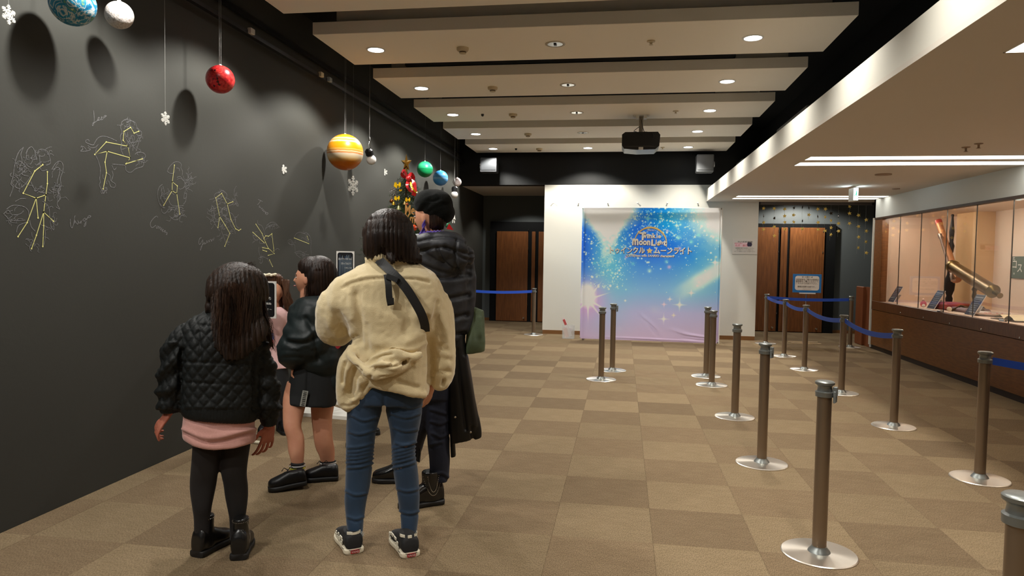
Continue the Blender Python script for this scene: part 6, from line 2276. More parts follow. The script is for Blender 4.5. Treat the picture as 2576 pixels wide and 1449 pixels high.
    displace(me, fc)
    finish(me, 'fleece_coat', mat('fleece_beige', (226, 208, 166), .95, spec=.1, noise=(9, .4, (208, 188, 144)), sheen=.6, bump=(240, .32, (1, 1, 1.6))), e)
    # ---- strap
    mst = mat('strap_black', (22, 22, 23), .6, bump=(300, .1))

    def ribbon(pts, wd, th=.003):
        Q = [V(p) for p in catmull([P(a, b, c) for a, b, c in pts], 5)]
        b = MB()
        vs = []
        for k, p in enumerate(Q):
            t = (Q[min(k+1, len(Q)-1)]-Q[max(k-1, 0)]).normalized()
            s_ = t.cross(g.d).normalized()*wd
            n_ = g.d*th
            vs += [p+s_-n_, p-s_-n_, p-s_+n_, p+s_+n_]
        n = len(Q)
        fs = [(4*k+i, 4*k+(i+1) % 4, 4*k+4+(i+1) % 4, 4*k+4+i) for k in range(n-1) for i in range(4)]
        fs += [(3, 2, 1, 0), tuple(4*(n-1)+i for i in range(4))]
        return b.add(vs, fs)
    s1_ = ribbon([(950, 652, -.085), (965, 664, -.125), (985, 685, -.160), (1005, 705, -.178), (1025, 730, -.186), (1045, 762, -.188), (1060, 790, -.185), (1068, 815, -.17), (1070, 835, -.14)], g.m(10.5)).build('shoulder_strap', mst, e)
    ribbon([(973, 690, -.160), (977, 715, -.180), (979, 745, -.186), (983, 768, -.186)], g.m(7.5)).build('strap_tail', mst, s1_)
    ribbon([(974, 758, -.194), (991, 757, -.194)], g.m(7), .005).build('strap_slider', mst, s1_)
    ribbon([(972, 694, -.176), (1000, 705, -.188)], g.m(6), .005).build('strap_buckle', mst, s1_)
    # ---- hair (bob)
    cap = [(926, 565, 1030, 565, .10, 0), (916, 585, 1041, 585, .118, -.005), (914, 612, 1048, 612, .112, -.012), (915, 635, 1055, 638, .095, -.02), (922, 650, 1060, 655, .075, -.03), (945, 655, 1056, 664, .045, -.04)]
    me = fuse([loft(g, cap, 32, pw=2.15), dome(g, 978, 588, 61, 62, .12), ptube(g, [(980, 640, -.10, 10), (985, 655, -.12, 8), (990, 664, -.12, 4)]), ptube(g, [(1045, 640, -.04, 12), (1056, 655, -.05, 9), (1060, 664, -.05, 3)])], .0055, 3)

    def fh(Pn, N, px, py):
        ph = (px-980)*.6+5*vnoise(Pn*np.array([1, 1, .2]), 9, 3)
        D = .003*np.sin(ph)+.0018*np.sin(ph*2.1+1)+.005*vnoise(Pn*np.array([1, 1, .2]), 22, 5)
        D = D-.007*seg(px, py, [(925, 552), (975, 548), (1022, 556)], 4)+.003*seg(px, py, [(930, 543), (975, 540), (1015, 546)], 4)
        D = D-.010*seg(px, py, [(962, 625), (955, 655)], 6)
        return D*np.clip((py-524)/60, .15, 1)
    displace(me, fh)
    ho = finish(me, 'hair', m_hair('hair_woman', (44, 29, 21), (22, 14, 11), .38), e)
    r = random.Random(9)
    paths = []
    for k in range(380):
        u0 = r.uniform(-1, 1)
        x1, x2 = 978+u0*56, 984+u0*68
        yl = 650+r.uniform(-12, 7)+(7 if u0 > 0 else -6)
        dz = -.116*math.sqrt(max(.02, 1-u0*u0))
        paths.append([P(978+u0*60*math.sin(f_), 589-63*math.cos(f_), 1.03*dz*math.sin(f_)) for f_ in (.25, .6, .95, 1.3)]+[P(x1+(x2-x1)*t+2*math.sin(6*t+k), 545+(yl-545)*t, dz*(1-.12*t)-.006*t-.004) for t in [q/7 for q in range(3, 8)]])
    so = strands(paths, .0011).build('hair_strands', m_hair('hair_strand_w', (58, 38, 27), (30, 19, 14), .4), ho, True)
    so['kind'] = 'stuff'
    # ---- sneakers
    mu, ms = mat('sneaker_suede', (24, 24, 25), .8, bump=(200, .1)), mat('sneaker_sole', (225, 216, 192), .55)
    mw = mat('sneaker_canvas', (222, 216, 196), .7)
    for (hx, hy, tx, ty) in ((892, 1393, 862, 1349), (1034, 1402, 998, 1355)):
        h_, t_ = at(hx, hy, Z=0), at(tx, ty, Z=0)
        tt = (t_-h_).normalized()*.245
        o, (hl, f, s_, u, L), sole = shoe(h_, h_+tt, .098, 'sneaker', (mu, ms), e, shaft=(.092, .040, .058), name='sneaker')
        MB().obox(hl-f*.008+u*.014, s_*.020, f*.002, u*.008).build('heel_tab', mat('tab_red', (180, 30, 40), .5), sole)
        text('VANS', .014, hl-f*.0108+u*.009, s_*(1 if s_.dot(g.r) > 0 else -1), u, mat('tab_text', (235, 220, 215), .5), sole, extrude=.0003)
        # foxing stripe
        mb = MB()
        pts = []
        for k in range(25):
            a = -pi/2*1.0+pi*k/24
            pts.append(hl+f*(.045-.060*math.cos(a))+s_*(.049*math.sin(a))+u*.0225)
        mb.tube(pts, .0012, 5)
        mb.build('sole_stripe', mat('stripe_black', (30, 28, 28), .6), sole)
        # white flower patches on the sides and heel collar
        mb = MB()
        rr = random.Random(int(hx))
        for k in range(26):
            t = rr.uniform(.22, .86)
            side = -1 if rr.random() < .7 else 1
            w_ = .0455*(1 if t < .5 else 1.0)
            p = hl+f*(t*L)+s_*(side*w_*(1 if (s_.dot(g.r) > 0) else -1))+u*rr.uniform(.030, .062)
            mb.obox(p, f*rr.uniform(.005, .011), s_*.0022, u*rr.uniform(.003, .006))
        for k in range(9):
            a = rr.uniform(-1.2, 1.2)
            p = hl+f*(.27*L)-f*(.062*math.cos(a))+s_*(.043*math.sin(a))+u*(.096)
            mb.obox(p, (s_*math.cos(a)+f*math.sin(a)*.9)*rr.uniform(.006, .012), f*.003, u*.006)
        mb.build('white_patches', mw, o)['kind'] = 'stuff'
        mb = MB()
        for k in range(5):
            mb.tube([hl+f*(.42*L+.018*k)+s_*.02+u*(.088-.006*k), hl+f*(.42*L+.018*k)-s_*.02+u*(.088-.006*k)], .003, 5)
        mb.build('laces', mw, o)


# ================================================================== person in the black beret
def person_beret():
    g = Fig(1092, 1262, label='person in a black beret and black hooded puffer coat carrying a green bag')
    e = g.e
    P = g.P
    up = V((0, 0, 1))
    hc = P(1083, 545, .0)
    face = -g.r*.92+g.d*.55
    hp, ax = headm(hc, face, up-g.r*.08, .225)
    legR = [(1066, 1000, 1132, 1000, .09, 0), (1071, 1060, 1133, 1060, .08, 0), (1076, 1110, 1132, 1110, .075, 0), (1079, 1150, 1131, 1150, .068, 0), (1081, 1190, 1130, 1190, .065, 0), (1082, 1208, 1128, 1208, .064, 0)]
    legL = [(1040, 1000, 1105, 1000, .09, .0), (1032, 1060, 1085, 1060, .08, .06), (1025, 1110, 1070, 1105, .07, .14), (1015, 1150, 1055, 1145, .062, .20), (1000, 1182, 1035, 1178, .055, .25)]
    torso = [(1050, 590, 1130, 590, .07, 0), (1030, 640, 1165, 640, .10, 0), (1030, 750, 1165, 750, .12, 0), (1040, 860, 1150, 860, .12, 0), (1040, 980, 1140, 980, .12, 0)]
    parts = hp+[loft(g, torso, k=.85), loft(g, legR, k=.88), loft(g, legL, k=.85), ptube(g, [(1084, 560, 0, 25), (1090, 610, 0, 27)]),
                ptube(g, [(1155, 640, 0, 22), (1162, 720, .0, 18), (1150, 780, .02, 15), (1125, 815, .05, 12)]), ptube(g, [(1040, 640, .05, 22), (1020, 740, .1, 20), (1010, 810, .2, 16)])]
    parts += hand(P(1122, 815, .05), -g.r, g.d, up, .16, curl=1.1, r0=.008)
    parts += hand(P(1010, 812, .2), -g.r*.6+g.d, -up, up, .17, curl=.9, r0=.008)
    finish(fuse(parts, .0055, 2), 'body', m_skin, e)
    face_bits(e, hc, ax, .225)
    # jeans
    hips = [(1045, 900, 1140, 900, .12, 0), (1042, 960, 1138, 960, .12, 0), (1050, 1000, 1134, 1000, .11, 0)]
    me = fuse([loft(g, hips), loft(g, legR), loft(g, legL)], .007, 3)

    def fj(Pn, N, px, py):
        D = .004*vnoise(Pn, 11, 3)
        for pts in ([(1085, 1060), (1110, 1066), (1130, 1055)], [(1088, 1090), (1110, 1100), (1130, 1088)], [(1085, 1118), (1110, 1112)], [(1084, 1030), (1120, 1040)], [(1095, 1195), (1112, 1190), (1126, 1200)]):
            D = D+.007*seg(px, py, pts, 4)-.006*seg(px, py, [(a, b+7) for a, b in pts], 4)
        return D
    displace(me, fj)
    finish(me, 'jeans', mat('denim_dark', (26, 32, 52), .8, noise=(5, .7, (18, 22, 38)), bump=(600, .2)), e)
    # boots
    mu, ms = mat('boot_patent', (16, 16, 17), .18, spec=.7), mat('boot_sole2', (20, 19, 19), .5)
    h_ = at(1112, 1264, Z=0)
    t_ = at(1072, 1270, Z=0)
    o, (hl, f, s_, u, L), so = shoe(h_, h_+(t_-h_).normalized()*.255, .095, 'boot', (mu, ms), e, up_h=.08, shaft=(.19, .048, .056), name='boot')
    mb = MB()
    c = hl+f*(L*.27)
    sd = s_ if s_.dot(g.d) < 0 else -s_
    ms_ = mat('stud_silver', (190, 185, 175), .25, .9)
    for k in range(36):
        t = k/35
        for off, dp in ((.040, .105), (.024, .085)):
            a = (t-.5)*2
            xx = a*off*1.35
            zz = .17-dp*(1-abs(a)**2.2)
            yy = .0485*math.sqrt(max(.05, 1-(xx/.062)**2))
            mb.sphere(c+f*xx+sd*yy+u*zz, .0024, 6, 4)
    mb.build('studs', ms_, o)['kind'] = 'stuff'
    h2 = at(1038, 1213, Z=0)
    o, fr, so = shoe(h2, h2+(-g.r*.97+g.d*.1).normalized()*.25, .095, 'boot', (mu, ms), e, up_h=.075, shaft=(.15, .045, .052), name='boot')
    # scarf collar purple
    me = fuse([ptube(g, [(1060, 590, -.04, 9), (1080, 590, -.085, 8), (1100, 586, -.09, 7), (1118, 586, -.07, 6)]), ptube(g, [(1064, 584, -.062, 5), (1066, 568, -.075, 4.5), (1069, 553, -.078, 3)])], .005, 2)
    displace(me, lambda Pn, N, px, py: .003*np.sin(px*.8+py*.5)+.003*vnoise(Pn, 30, 2))
    finish(me, 'purple_scarf', mat('scarf_purple', (74, 48, 150), .8, sheen=.3), e)
    # hair at the nape
    me = fuse([loft(g, [(1068, 530, 1128, 530, .09, -.005), (1070, 550, 1126, 552, .085, -.01), (1074, 566, 1120, 568, .072, -.015), (1080, 578, 1114, 578, .05, -.02)])], .006, 2)
    displace(me, lambda Pn, N, px, py: .002*np.sin(px*1.1)+.002*vnoise(Pn, 30, 2))
    finish(me, 'hair', m_hair('hair_beret', (52, 32, 22), (28, 18, 14), .4), e)
    # beret
    me = fuse([dome(g, 1092, 515, 48, 38, .12), dome(g, 1080, 510, 37, 34, .115), dome(g, 1108, 534, 36, 31, .112), dome(g, 1096, 524, 45, 34, .122), dome(g, 1118, 540, 24, 20, .10)], .006, 5)
    displace(me, lambda Pn, N, px, py: .006*vnoise(Pn, 14, 5)-.006*seg(px, py, [(1060, 535), (1075, 515), (1105, 500)], 5)-.004*seg(px, py, [(1070, 545), (1090, 525), (1120, 515)], 5)+.004*seg(px, py, [(1052, 525), (1068, 502), (1095, 488)], 5))
    finish(me, 'beret', mat('beret_black', (17, 19, 18), .95, spec=.15, sheen=.04, bump=(250, .3)), e)
    # puffer coat
    torso = [(1045, 590, 1150, 585, .08, 0), (1022, 612, 1178, 605, .13, .0), (1016, 650, 1186, 645, .155, 0), (1018, 700, 1180, 700, .16, 0), (1022, 750, 1178, 750, .16, 0), (1028, 800, 1176, 800, .155, 0), (1034, 835, 1172, 838, .145, 0), (1040, 850, 1168, 856, .125, 0)]
    hood = [ell(P(1122, 622, -.12), (.14, .09, .085), Matrix.Rotation(.12, 3, 'Y')), ell(P(1150, 645, -.11), (.10, .09, .085)), ell(P(1085, 612, -.10), (.11, .08, .06))]
    slR = [(1160, 630, .0, 28), (1172, 690, .0, 24), (1174, 750, -.02, 22), (1168, 800, -.04, 21), (1160, 838, -.07, 18)]
    slL = [(1036, 640, .03, 30), (1022, 720, .08, 26), (1012, 790, .16, 22), (1010, 815, .2, 18)]
    me = fuse([loft(g, torso, 32, pw=2.4), ptube(g, slR, 16), ptube(g, slL, 16)]+hood, .0068, 3)
    BL = [[(1055, 692), (1120, 700), (1180, 692)], [(1050, 745), (1120, 752), (1178, 742)], [(1050, 795), (1120, 802), (1174, 792)], [(1050, 838), (1120, 845), (1172, 838)]]
    HL = [[(1050, 608), (1100, 596), (1150, 600), (1178, 612)], [(1060, 632), (1110, 622), (1165, 636), (1190, 640)], [(1150, 600), (1145, 640), (1150, 680)], [(1120, 620), (1165, 650), (1185, 655)], [(1098, 625), (1118, 660), (1150, 682)], [(1178, 612), (1186, 650), (1172, 682)]]

    def fp(Pn, N, px, py):
        D = .006*vnoise(Pn, 10, 2)+.003*vnoise(Pn, 28, 4)
        for L in BL:
            D = D-.020*seg(px, py, L, 6)+.004*seg(px, py, L, 18)
        for L in HL:
            D = D-.013*seg(px, py, L, 4)
        D = D-.02*seg(px, py, [(1060, 668), (1110, 686), (1160, 690), (1182, 676)], 7)
        D = D+.004*vnoise(Pn*np.array([1, 1, .3]), 45, 6)*(seg(px, py, BL[0], 14)+seg(px, py, BL[1], 14)+seg(px, py, BL[2], 14))
        return D
    displace(me, fp)
    finish(me, 'puffer_coat', mat('puffer_black', (44, 45, 50), .55, spec=.35, noise=(10, .5, (34, 35, 39)), bump=(60, .15)), e)


def green_bag():
    g = Fig(1195, 1262, base=at(1092, 1262, Z=0))
    bpy.data.objects.remove(g.e)
    B = g.B
    t = empty('tote_bag', g.P(1195, 830, -.03), 'olive green tote bag hanging at the right side of the black puffer coat', 'bag')
    P = lambda a, b, c=0: g.P(a, b, c-.03)
    rings = [(1178, 768, 1217, 781, .022, 0), (1177, 800, 1218, 806, .035, 0), (1174, 840, 1219, 845, .055, 0), (1170, 872, 1219, 868, .07, 0), (1168, 889, 1218, 882, .065, 0)]
    me = fuse([loft(Fig2(g, -.03), rings, 24, pw=3.2)], .006, 3)
    displace(me, lambda Pn, N, px, py: .003*vnoise(Pn, 14, 3)-.006*seg(px, py, [(1190, 790), (1200, 850)], 6)+.004*seg(px, py, [(1206, 800), (1214, 860)], 5))
    link_mesh(me, 'bag_body', mat('bag_olive', (78, 92, 66), .6, noise=(30, .4, (62, 76, 54)), bump=(200, .15)), t, True)
    MB().tube([V(p) for p in catmull([P(1182, 772, -.01), P(1180, 748), P(1176, 735), P(1178, 752, .03), P(1190, 776, .03)], 5)], .006, 8).build('bag_strap', mat('strap_tan', (150, 130, 90), .6), t, True)
    MB().box(tuple(P(1176, 727)-V((.012, .012, .012))), tuple(P(1176, 727)+V((.012, .012, .012))), .004).build('strap_ring', mat('strap_tan', (150, 130, 90), .6), t)


class Fig2:
    def __init__(s, g, off):
        s.B, s.d, s.r, s.off, s.g = g.B, g.d, g.r, off, g

    def P(s, a, b, dd=0.0):
        return s.g.P(a, b, dd+s.off)

    def m(s, q):
        return s.g.m(q)


def black_jacket():
    g = Fig(1195, 1262, base=at(1092, 1262, Z=0))
    bpy.data.objects.remove(g.e)
    t = empty('black_jacket', g.P(1160, 960, -.06), 'black jacket with silver snaps hanging beside the dark jeans, below the green bag', 'jacket')
    G = Fig2(g, -.05)
    rings = [(1122, 838, 1168, 840, .05, 0), (1122, 880, 1174, 886, .06, 0), (1124, 940, 1184, 938, .06, 0), (1126, 1000, 1192, 992, .055, 0), (1128, 1040, 1200, 1030, .05, 0), (1130, 1085, 1206, 1066, .045, 0), (1134, 1118, 1188, 1104, .035, 0)]
    me = fuse([loft(G, rings, 26, pw=2.3), loft(G, [(1130, 1060, 1148, 1060, .04, .02), (1132, 1110, 1146, 1110, .03, .02), (1134, 1152, 1148, 1148, .022, .02)]), loft(G, [(1178, 1060, 1206, 1050, .03, 0), (1188, 1085, 1212, 1080, .025, 0), (1190, 1107, 1212, 1100, .018, 0)]),
               loft(Fig2(g, .14), [(1028, 960, 1075, 960, .03, 0), (1036, 1040, 1070, 1040, .028, 0), (1044, 1110, 1064, 1110, .024, 0), (1047, 1160, 1057, 1163, .016, 0)])], .0065, 3)
    displace(me, lambda Pn, N, px, py: .006*vnoise(Pn*np.array([1, 1, .4]), 14, 3)-.014*seg(px, py, [(1150, 880), (1160, 980), (1172, 1080)], 5)+.008*seg(px, py, [(1170, 900), (1184, 1000), (1196, 1070)], 6)-.01*seg(px, py, [(1186, 1075), (1190, 1105)], 4))
    link_mesh(me, 'jacket_cloth', mat('jacket_satin', (13, 13, 14), .45, spec=.4), t, True)
    mb = MB()
    for (a, b) in ((1145, 1049), (1184, 1087)):
        mb.lathe([(.006, 0), (.006, .003), (.002, .005)], G.P(a, b, -.055), 12, tuple(-g.d))
    mb.build('snap_buttons', mat('stud_silver', (190, 185, 175), .25, .9), t)


# ================================================================== girl walking to the left
def girl_walking():
    g = Fig(775, 1196, label='girl walking left in profile, long dark hair, black skirt and bare legs')
    e = g.e
    P = g.P
    up = V((0, 0, 1))
    face = -g.r*.95+g.d*.30+up*.10
    hc = P(777, 701, .0)
    hp, ax = headm(hc, face, up+g.r*.10, .205)
    torso = [(745, 765, 800, 765, .06, 0), (735, 800, 830, 800, .09, 0), (738, 860, 835, 860, .10, 0), (735, 930, 838, 930, .10, 0), (722, 1000, 842, 1000, .11, 0)]
    # right leg (standing), left leg (stepping forward-left)
    legR = [(780, 960, 842, 960, .07, .02), (781, 1010, 842, 1010, .07, .02), (783, 1050, 836, 1050, .06, .03), (787, 1085, 836, 1085, .055, .02), (790, 1110, 838, 1108, .052, .02), (795, 1130, 842, 1130, .05, .03), (804, 1150, 842, 1150, .042, .03), (808, 1175, 841, 1175, .036, .03), (808, 1195, 842, 1195, .036, .03)]
    legL = [(722, 960, 785, 960, .07, -.02), (712, 1000, 775, 1000, .07, -.04), (711, 1040, 764, 1040, .062, -.07), (713, 1075, 758, 1072, .056, -.10), (722, 1105, 765, 1100, .05, -.12), (725, 1135, 766, 1132, .048, -.14), (732, 1162, 764, 1162, .038, -.16), (732, 1188, 762, 1190, .035, -.17), (732, 1206, 762, 1210, .034, -.18)]
    parts = hp+[loft(g, torso, k=.85), ptube(g, [(778, 720, 0, 20), (778, 775, 0, 22)]), loft(g, legR), loft(g, legL), ptube(g, [(745, 800, -.05, 16), (735, 860, -.06, 14), (745, 900, -.05, 12)]), ptube(g, [(825, 800, .05, 16), (835, 860, .06, 14), (830, 910, .05, 12)])]
    parts += hand(P(745, 900, -.05), -up-g.r*.3, g.r, g.d, .15, curl=.7)
    parts += hand(P(830, 910, .05), -up, -g.r, -g.d, .15, curl=.7)
    finish(fuse(parts, .0055, 2), 'body', m_skin, e)
    face_bits(e, hc, ax, .205)
    # purple top at the collar
    me = fuse([loft(g, [(742, 758, 796, 758, .05, 0), (736, 785, 810, 780, .085, 0), (733, 815, 815, 815, .095, 0), (733, 850, 820, 850, .10, 0)])], .007, 2)
    finish(me, 'purple_top', mat('top_purple', (140, 96, 186), .8), e)
    # big dark green jacket slung on the back and shoulder
    blob = [ell(P(790, 800, -.03), (.16, .15, .15)), ell(P(745, 880, -.06), (.125, .13, .12)), ell(P(775, 850, -.07), (.15, .14, .16)), ell(P(815, 770, .0), (.11, .12, .10)), ell(P(800, 900, -.03), (.16, .13, .14)), ell(P(840, 830, .0), (.12, .12, .20)), ell(P(845, 900, 0), (.10, .11, .14)), ell(P(835, 950, .0), (.10, .11, .12))]
    me = fuse(blob, .008, 6)
    displace(me, lambda Pn, N, px, py: .012*vnoise(Pn, 7, 3)+.007*vnoise(Pn*np.array([1, 1, 1.6]), 18, 4)-.012*seg(px, py, [(770, 800), (790, 840), (800, 900)], 6)-.010*seg(px, py, [(720, 860), (760, 865), (800, 850)], 5)+.010*seg(px, py, [(730, 850), (770, 850), (790, 830)], 6)-.012*seg(px, py, [(812, 735), (826, 770), (824, 810)], 5)-.008*seg(px, py, [(715, 900), (760, 900)], 5))
    finish(me, 'green_jacket', mat('jacket_green_black', (22, 33, 34), .55, spec=.4, noise=(8, .5, (14, 20, 21)), bump=(60, .1)), e)
    MB().obox(P(848, 872, -.10), g.r*.02, g.d*.01, up*.012+g.r*.012).build('red_tag', mat('tag_red', (160, 30, 45), .6), e)
    # skirt
    me = fuse([loft(g, [(735, 910, 850, 905, .11, 0), (728, 950, 852, 950, .13, 0), (718, 990, 850, 990, .14, 0), (714, 1010, 846, 1016, .145, 0)], 30, pw=2.6)], .007, 3)
    displace(me, lambda Pn, N, px, py: .004*vnoise(Pn*np.array([1, 1, .3]), 12, 3)-.008*seg(px, py, [(775, 930), (772, 1015)], 4))
    sk = finish(me, 'black_skirt', mat('skirt_black', (16, 19, 21), .8), e)
    # side print: pale stripe with lettering
    A, Bp = P(768.5, 983, -.155), P(761, 1022, -.158)
    dn = (Bp-A)
    sx_ = dn.cross(g.d).normalized()
    if sx_.dot(g.r) < 0:
        sx_ = -sx_
    st_ = MB().obox((A+Bp)/2, sx_*g.m(6.2), g.d*.0015, dn/2).build('print_strip', mat('print_pale', (150, 152, 145), .7), sk)
    mb = MB()
    for k in range(8):
        mb.obox(A+dn*(.08+.118*k)-g.d*.003, sx_*g.m(3.4), g.d*.0006, dn*(.018+.012*((k*5) % 3)/2))
    mb.build('print_marks', mat('print_dark', (40, 42, 42), .7), st_)['kind'] = 'stuff'
    # socks and shoes
    mk = mat('sock_black', (20, 20, 24), .85)
    for lg, hx, hy, tx, ty, hdp, lft in ((legR, 848, 1206, 790, 1203, .03, 0), (legL, 742, 1222, 690, 1226, -.18, 1)):
        top, bot = lg[-3], lg[-1]
        y0_ = 1157 if not lft else 1164
        xl, xr = (806, 844) if not lft else (731, 765)
        dd_ = lg[-1][5]
        me = fuse([loft(g, [(xl, y0_, xr, y0_, .042, dd_), (xl+1, y0_+15, xr-1, y0_+15, .04, dd_), (xl+1, y0_+36, xr, y0_+36, .042, dd_)])], .005, 2)
        so_ = finish(me, 'sock', mk, e)
        for k, (dy, c_) in enumerate(((6, (225, 225, 225)), (12, (205, 205, 70)))):
            mb = MB()
            cc = P((xl+xr)/2, y0_+dy, dd_)
            rx_ = g.m((xr-xl)/2)+.0015
            mb.lathe([(1, -.0045), (1.02, 0), (1, .0045)], (0, 0, 0), 28, cap=False)
            mb.v = [tuple(cc+g.r*(v[0]*rx_)+g.d*(v[1]*.0435)+V((0, 0, v[2]))) for v in mb.v]
            mb.build('sock_stripe', mat('sock_stripe%d' % k, c_, .8), so_, True)
        if not lft:
            h_ = at(hx+2, hy, Z=0)
            t_ = h_+(-g.r*.98+g.d*.05).normalized()*.205
        else:
            h_ = at(770, 1226, Z=0)
            h_.z = .02
            t_ = h_+(-g.r*.97-g.d*.12-up*.08).normalized()*.215
            t_.z = .0
        o, fr, sl = shoe(h_, t_, .09, 'oxford', (mat('shoe_black', (18, 18, 20), .4, spec=.4), mat('shoe_sole', (17, 17, 18), .55)), e, up_h=.072, shaft=(.072, .036, .045), name='shoe')
        hl, f, s_, u, L = fr
        mb = MB()
        for k in range(4):
            mb.tube([hl+f*(.45*L+.016*k)+s_*.022+u*(.098-.008*k), hl+f*(.45*L+.016*k)-s_*.022+u*(.100-.008*k)], .003, 5)
        q = hl+f*(.44*L)+u*.105
        for s2 in (-1, 1):
            mb.tube([q, q+f*.02*s2+u*.02-g.d*.01, q+f*.035*s2+u*.0], .0025, 5)
        mb.build('laces', mat('lace_black', (25, 25, 27), .7), o)
    # hair
    cap = [(768, 680, 840, 678, .095, 0), (766, 700, 845, 700, .102, 0), (766, 722, 842, 725, .095, .0), (768, 745, 836, 748, .08, .0), (762, 768, 826, 770, .065, 0), (752, 790, 815, 795, .05, 0), (750, 812, 795, 815, .03, 0)]
    me = fuse([loft(g, cap, 30, pw=2.1), dome(g, 803, 692, 42, 46, .105), dome(g, 783, 676, 29, 29, .088, .0), dome(g, 772, 668, 20, 18, .07, .0)], .006, 3)

    def fh(Pn, N, px, py):
        ph = (px-800)*.8+5*vnoise(Pn*np.array([1, 1, .2]), 9, 3)
        return (.0028*np.sin(ph)+.004*vnoise(Pn*np.array([1, 1, .2]), 22, 5))*np.clip((py-646)/60, .15, 1)
    displace(me, fh)
    ho = finish(me, 'hair', m_hair('hair_walk', (42, 27, 20), (20, 13, 11), .36), e)
    r = random.Random(12)
    paths = []
    for k in range(260):
        u0 = r.uniform(-1, 1)
        x1, x2 = 803+u0*38, 785+u0*34
        dz = -.10*math.sqrt(max(.02, 1-u0*u0))
        yl = r.uniform(775, 825)
        paths.append([P(803+u0*41*math.sin(f_), 692-46.5*math.cos(f_), 1.04*dz*math.sin(f_)) for f_ in (.25, .6, .95, 1.3)]+[P(x1+(x2-x1)*t**2+1.5*math.sin(5*t+k), 660+(yl-660)*t, dz*(1-.4*t)-.004) for t in [q/7 for q in range(2, 8)]])
    so = strands(paths, .0011).build('hair_strands', m_hair('hair_strand_g', (54, 35, 26), (28, 18, 14), .4), ho, True)
    so['kind'] = 'stuff'


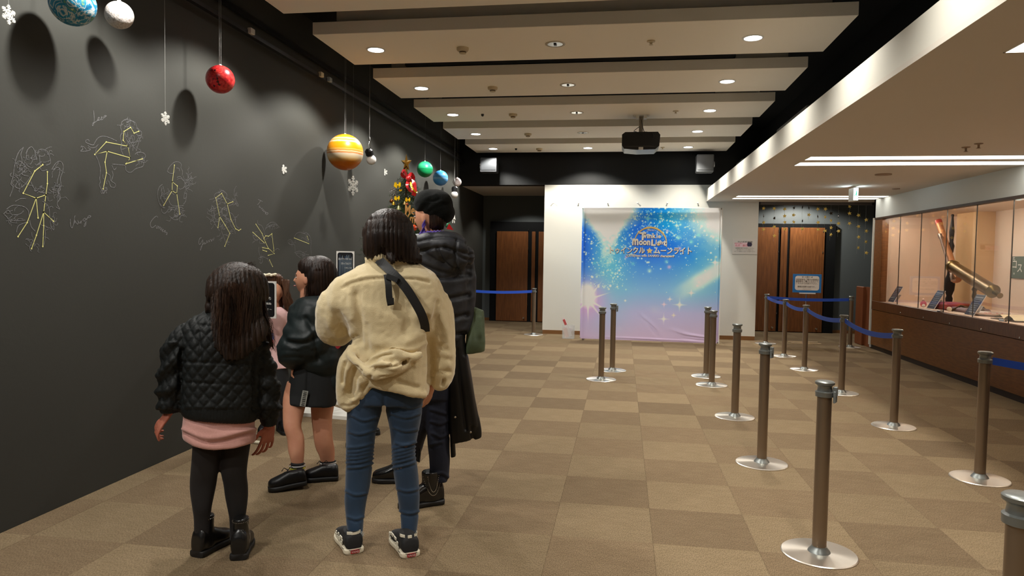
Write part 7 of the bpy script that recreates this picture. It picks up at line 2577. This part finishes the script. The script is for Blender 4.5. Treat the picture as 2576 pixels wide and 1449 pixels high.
# ================================================================== small girl facing the camera
def girl_pink():
    base = at(688, 1086, Z=0)
    g = Fig(688, 1086, label='small girl facing us with wavy hair, cream bows and pale pink T-shirt', base=base)
    e = g.e
    P = g.P
    up = V((0, 0, 1))
    hc = P(686, 736, .0)
    face = -g.d*.95-g.r*.18-up*.08
    hp, ax = headm(hc, face, up, .205)
    torso = [(672, 785, 712, 785, .05, 0), (655, 815, 725, 812, .075, 0), (658, 870, 712, 870, .08, 0), (655, 930, 722, 930, .085, 0), (662, 990, 718, 990, .085, 0)]
    legs = [[(664, 980, 690, 980, .05, 0), (666, 1030, 690, 1030, .045, 0), (664, 1078, 684, 1078, .035, 0)], [(690, 980, 716, 980, .05, 0), (692, 1030, 714, 1030, .045, 0), (695, 1078, 713, 1078, .035, 0)]]
    parts = hp+[loft(g, torso, k=.86), ptube(g, [(686, 760, 0, 14), (688, 795, 0, 15)]), loft(g, legs[0], k=.9), loft(g, legs[1], k=.9),
                ptube(g, [(720, 800, .0, 12), (728, 840, .02, 10), (722, 880, .04, 9), (716, 905, .03, 8)]), ptube(g, [(658, 802, .0, 12), (650, 850, .0, 10), (655, 890, -.04, 9), (664, 905, -.06, 8)])]
    parts += hand(P(716, 905, .03), -up, -g.r, -g.d, .13, curl=.5, r0=.0065)
    parts += hand(P(664, 905, -.06), -up+g.r*.3, g.r, -g.d, .13, curl=.5, r0=.0065)
    finish(fuse(parts, .005, 2), 'body', m_skin, e)
    face_bits(e, hc, ax, .205, lip=(180, 90, 90))
    # t-shirt
    me = fuse([loft(g, [(674, 772, 708, 772, .055, 0), (658, 786, 724, 786, .08, 0), (656, 820, 722, 820, .095, 0), (658, 860, 714, 862, .10, 0), (656, 895, 718, 895, .105, 0), (652, 920, 728, 916, .11, 0), (650, 928, 733, 921, .11, 0)], 28),
               ptube(g, [(712, 792, 0, 15), (726, 815, .0, 14), (731, 832, .01, 13)]), ptube(g, [(666, 794, 0, 15), (654, 815, .0, 14), (648, 832, .0, 13)])], .006, 3)
    displace(me, lambda Pn, N, px, py: .004*vnoise(Pn*np.array([1, 1, .5]), 14, 3)+.006*seg(px, py, [(700, 830), (712, 880), (722, 915)], 5)-.006*seg(px, py, [(690, 850), (702, 900)], 4))
    ts = finish(me, 'tshirt', mat('tshirt_pink', (226, 186, 186), .85, bump=(300, .1)), e)
    mb, mb2 = MB(), MB()
    for k in range(10):
        a = k*.63
        q = P(676+10*math.cos(a), 850+14*math.sin(a), -.110)
        (mb if k % 3 else mb2).obox(q, g.r*.010, g.d*.006, up*.012)
    mb.build('print_red', mat('print_red', (210, 90, 100), .8), ts)
    mb2.build('print_blue', mat('print_blue', (120, 130, 190), .8), ts)
    # skirt shorts
    me = fuse([loft(g, [(660, 915, 722, 912, .10, 0), (656, 950, 728, 950, .11, 0), (658, 990, 732, 990, .115, 0), (664, 1012, 726, 1012, .11, 0)], 24, pw=2.5)], .006, 2)
    displace(me, lambda Pn, N, px, py: .005*vnoise(Pn*np.array([1, 1, .3]), 14, 3))
    finish(me, 'dark_shorts', mat('shorts_black', (20, 22, 25), .8), e)
    me = fuse([loft(g, legs[0], k=1.05), loft(g, legs[1], k=1.05)], .006, 2)
    finish(me, 'dark_tights', mat('tights_dark', (28, 24, 26), .8), e)
    for (x_, sgn) in ((673, -1), (704, 1)):
        h_ = P(x_, 1075, .03)
        h_.z = 0
        t_ = h_-g.d*.18+g.r*(.05*sgn)
        shoe(h_, t_, .07, 'oxford', (mat('shoe_black', (18, 18, 20), .4, spec=.4), mat('shoe_sole', (17, 17, 18), .55)), e, up_h=.07, shaft=(.08, .032, .038), name='shoe')
    # hair: wavy
    r = random.Random(3)
    locks = []
    for k, (x0, x1, y1, dp) in enumerate(((714, 724, 790, -.02), (717, 730, 778, .0), (720, 736, 782, .02), (711, 722, 800, .04), (668, 658, 790, -.02), (664, 650, 782, .0), (672, 668, 800, .04))):
        pts = []
        for q in range(7):
            t = q/6
            pts.append((x0+(x1-x0)*t+3*math.sin(t*7+k), 706+(y1-706)*t, dp-.02*math.sin(t*5), 6.5*(1-.35*t)))
        locks.append(ptube(g, pts, 10))
    cap = loft(g, [(676, 688, 698, 688, .03, .02), (664, 693, 708, 693, .08, .02), (659, 704, 714, 704, .09, .035), (658, 722, 716, 722, .085, .05), (660, 750, 714, 750, .07, .06), (664, 780, 712, 780, .05, .06)], 24)
    me = fuse([cap]+locks, .0052, 2)
    displace(me, lambda Pn, N, px, py: .003*vnoise(Pn*np.array([1, 1, .3]), 35, 5)+.002*np.sin(px*1.3+3*vnoise(Pn, 9, 2)))
    ho = finish(me, 'hair', m_hair('hair_wavy', (92, 60, 42), (54, 34, 24), .42), e)
    paths = []
    for k in range(120):
        x_ = r.choice((r.uniform(711, 722), r.uniform(656, 668)))
        out = 1 if x_ > 686 else -1
        yl = r.uniform(770, 815)
        ph = r.uniform(0, 6)
        paths.append([P(x_+out*(8*t+3*math.sin(t*9+ph)*t)+out*10*t*(t > .6), 702+(yl-702)*t, -.02+.04*math.sin(ph)) for t in [q/8 for q in range(9)]])
    so = strands(paths, .0012).build('hair_strands', m_hair('hair_strand_p', (104, 70, 48), (60, 38, 27), .42), ho, True)
    so['kind'] = 'stuff'
    mbw = mat('bow_cream', (232, 222, 196), .7)
    for cx_, s_ in ((671, 1), (686, 1)):
        mb = MB()
        for a_, q in ((-5, 1), (5, 1)):
            v, f = ell(P(cx_+a_, 691+abs(a_)*.0+(.8 if a_ < 0 else -.4), -.07), (.018, .012, .011), Matrix.Rotation(.3 if a_ < 0 else -.3, 3, 'Y'), 12, 8)
            mb.add(v, f)
        v, f = ell(P(cx_, 691, -.078), (.007, .008, .008), None, 10, 8)
        mb.add(v, f)
        mb.build('hair_bow', mbw, e, True)


# distant legs/shoes of a child seen between the jeans
def far_child():
    base = at(908, 1098, Z=0)
    # only the dark shoe tips show beside and between the blue jeans
    mu, ms = mat('shoe_black', (18, 18, 20), .4, spec=.4), mat('shoe_sole', (17, 17, 18), .55)
    for k, (px, py, lb, dx) in enumerate(((938, 1092, 'toe of a black shoe showing between the legs of the blue jeans', 1), (892, 1124, 'black shoe tip just left of the blue jeans', -1))):
        h_ = at(px, py, Z=0)
        e = empty('shoe', h_, lb, 'shoe')
        shoe(h_+V((-.10*dx, .02, 0)), h_+V((.06*dx, -.02, 0)), .06, 'oxford', (mu, ms), e, up_h=.055, shaft=(.06, .03, .036), name='shoe_upper')


girl_quilted()
woman_beige()
person_beret()
green_bag()
black_jacket()
girl_walking()
girl_pink()
far_child()
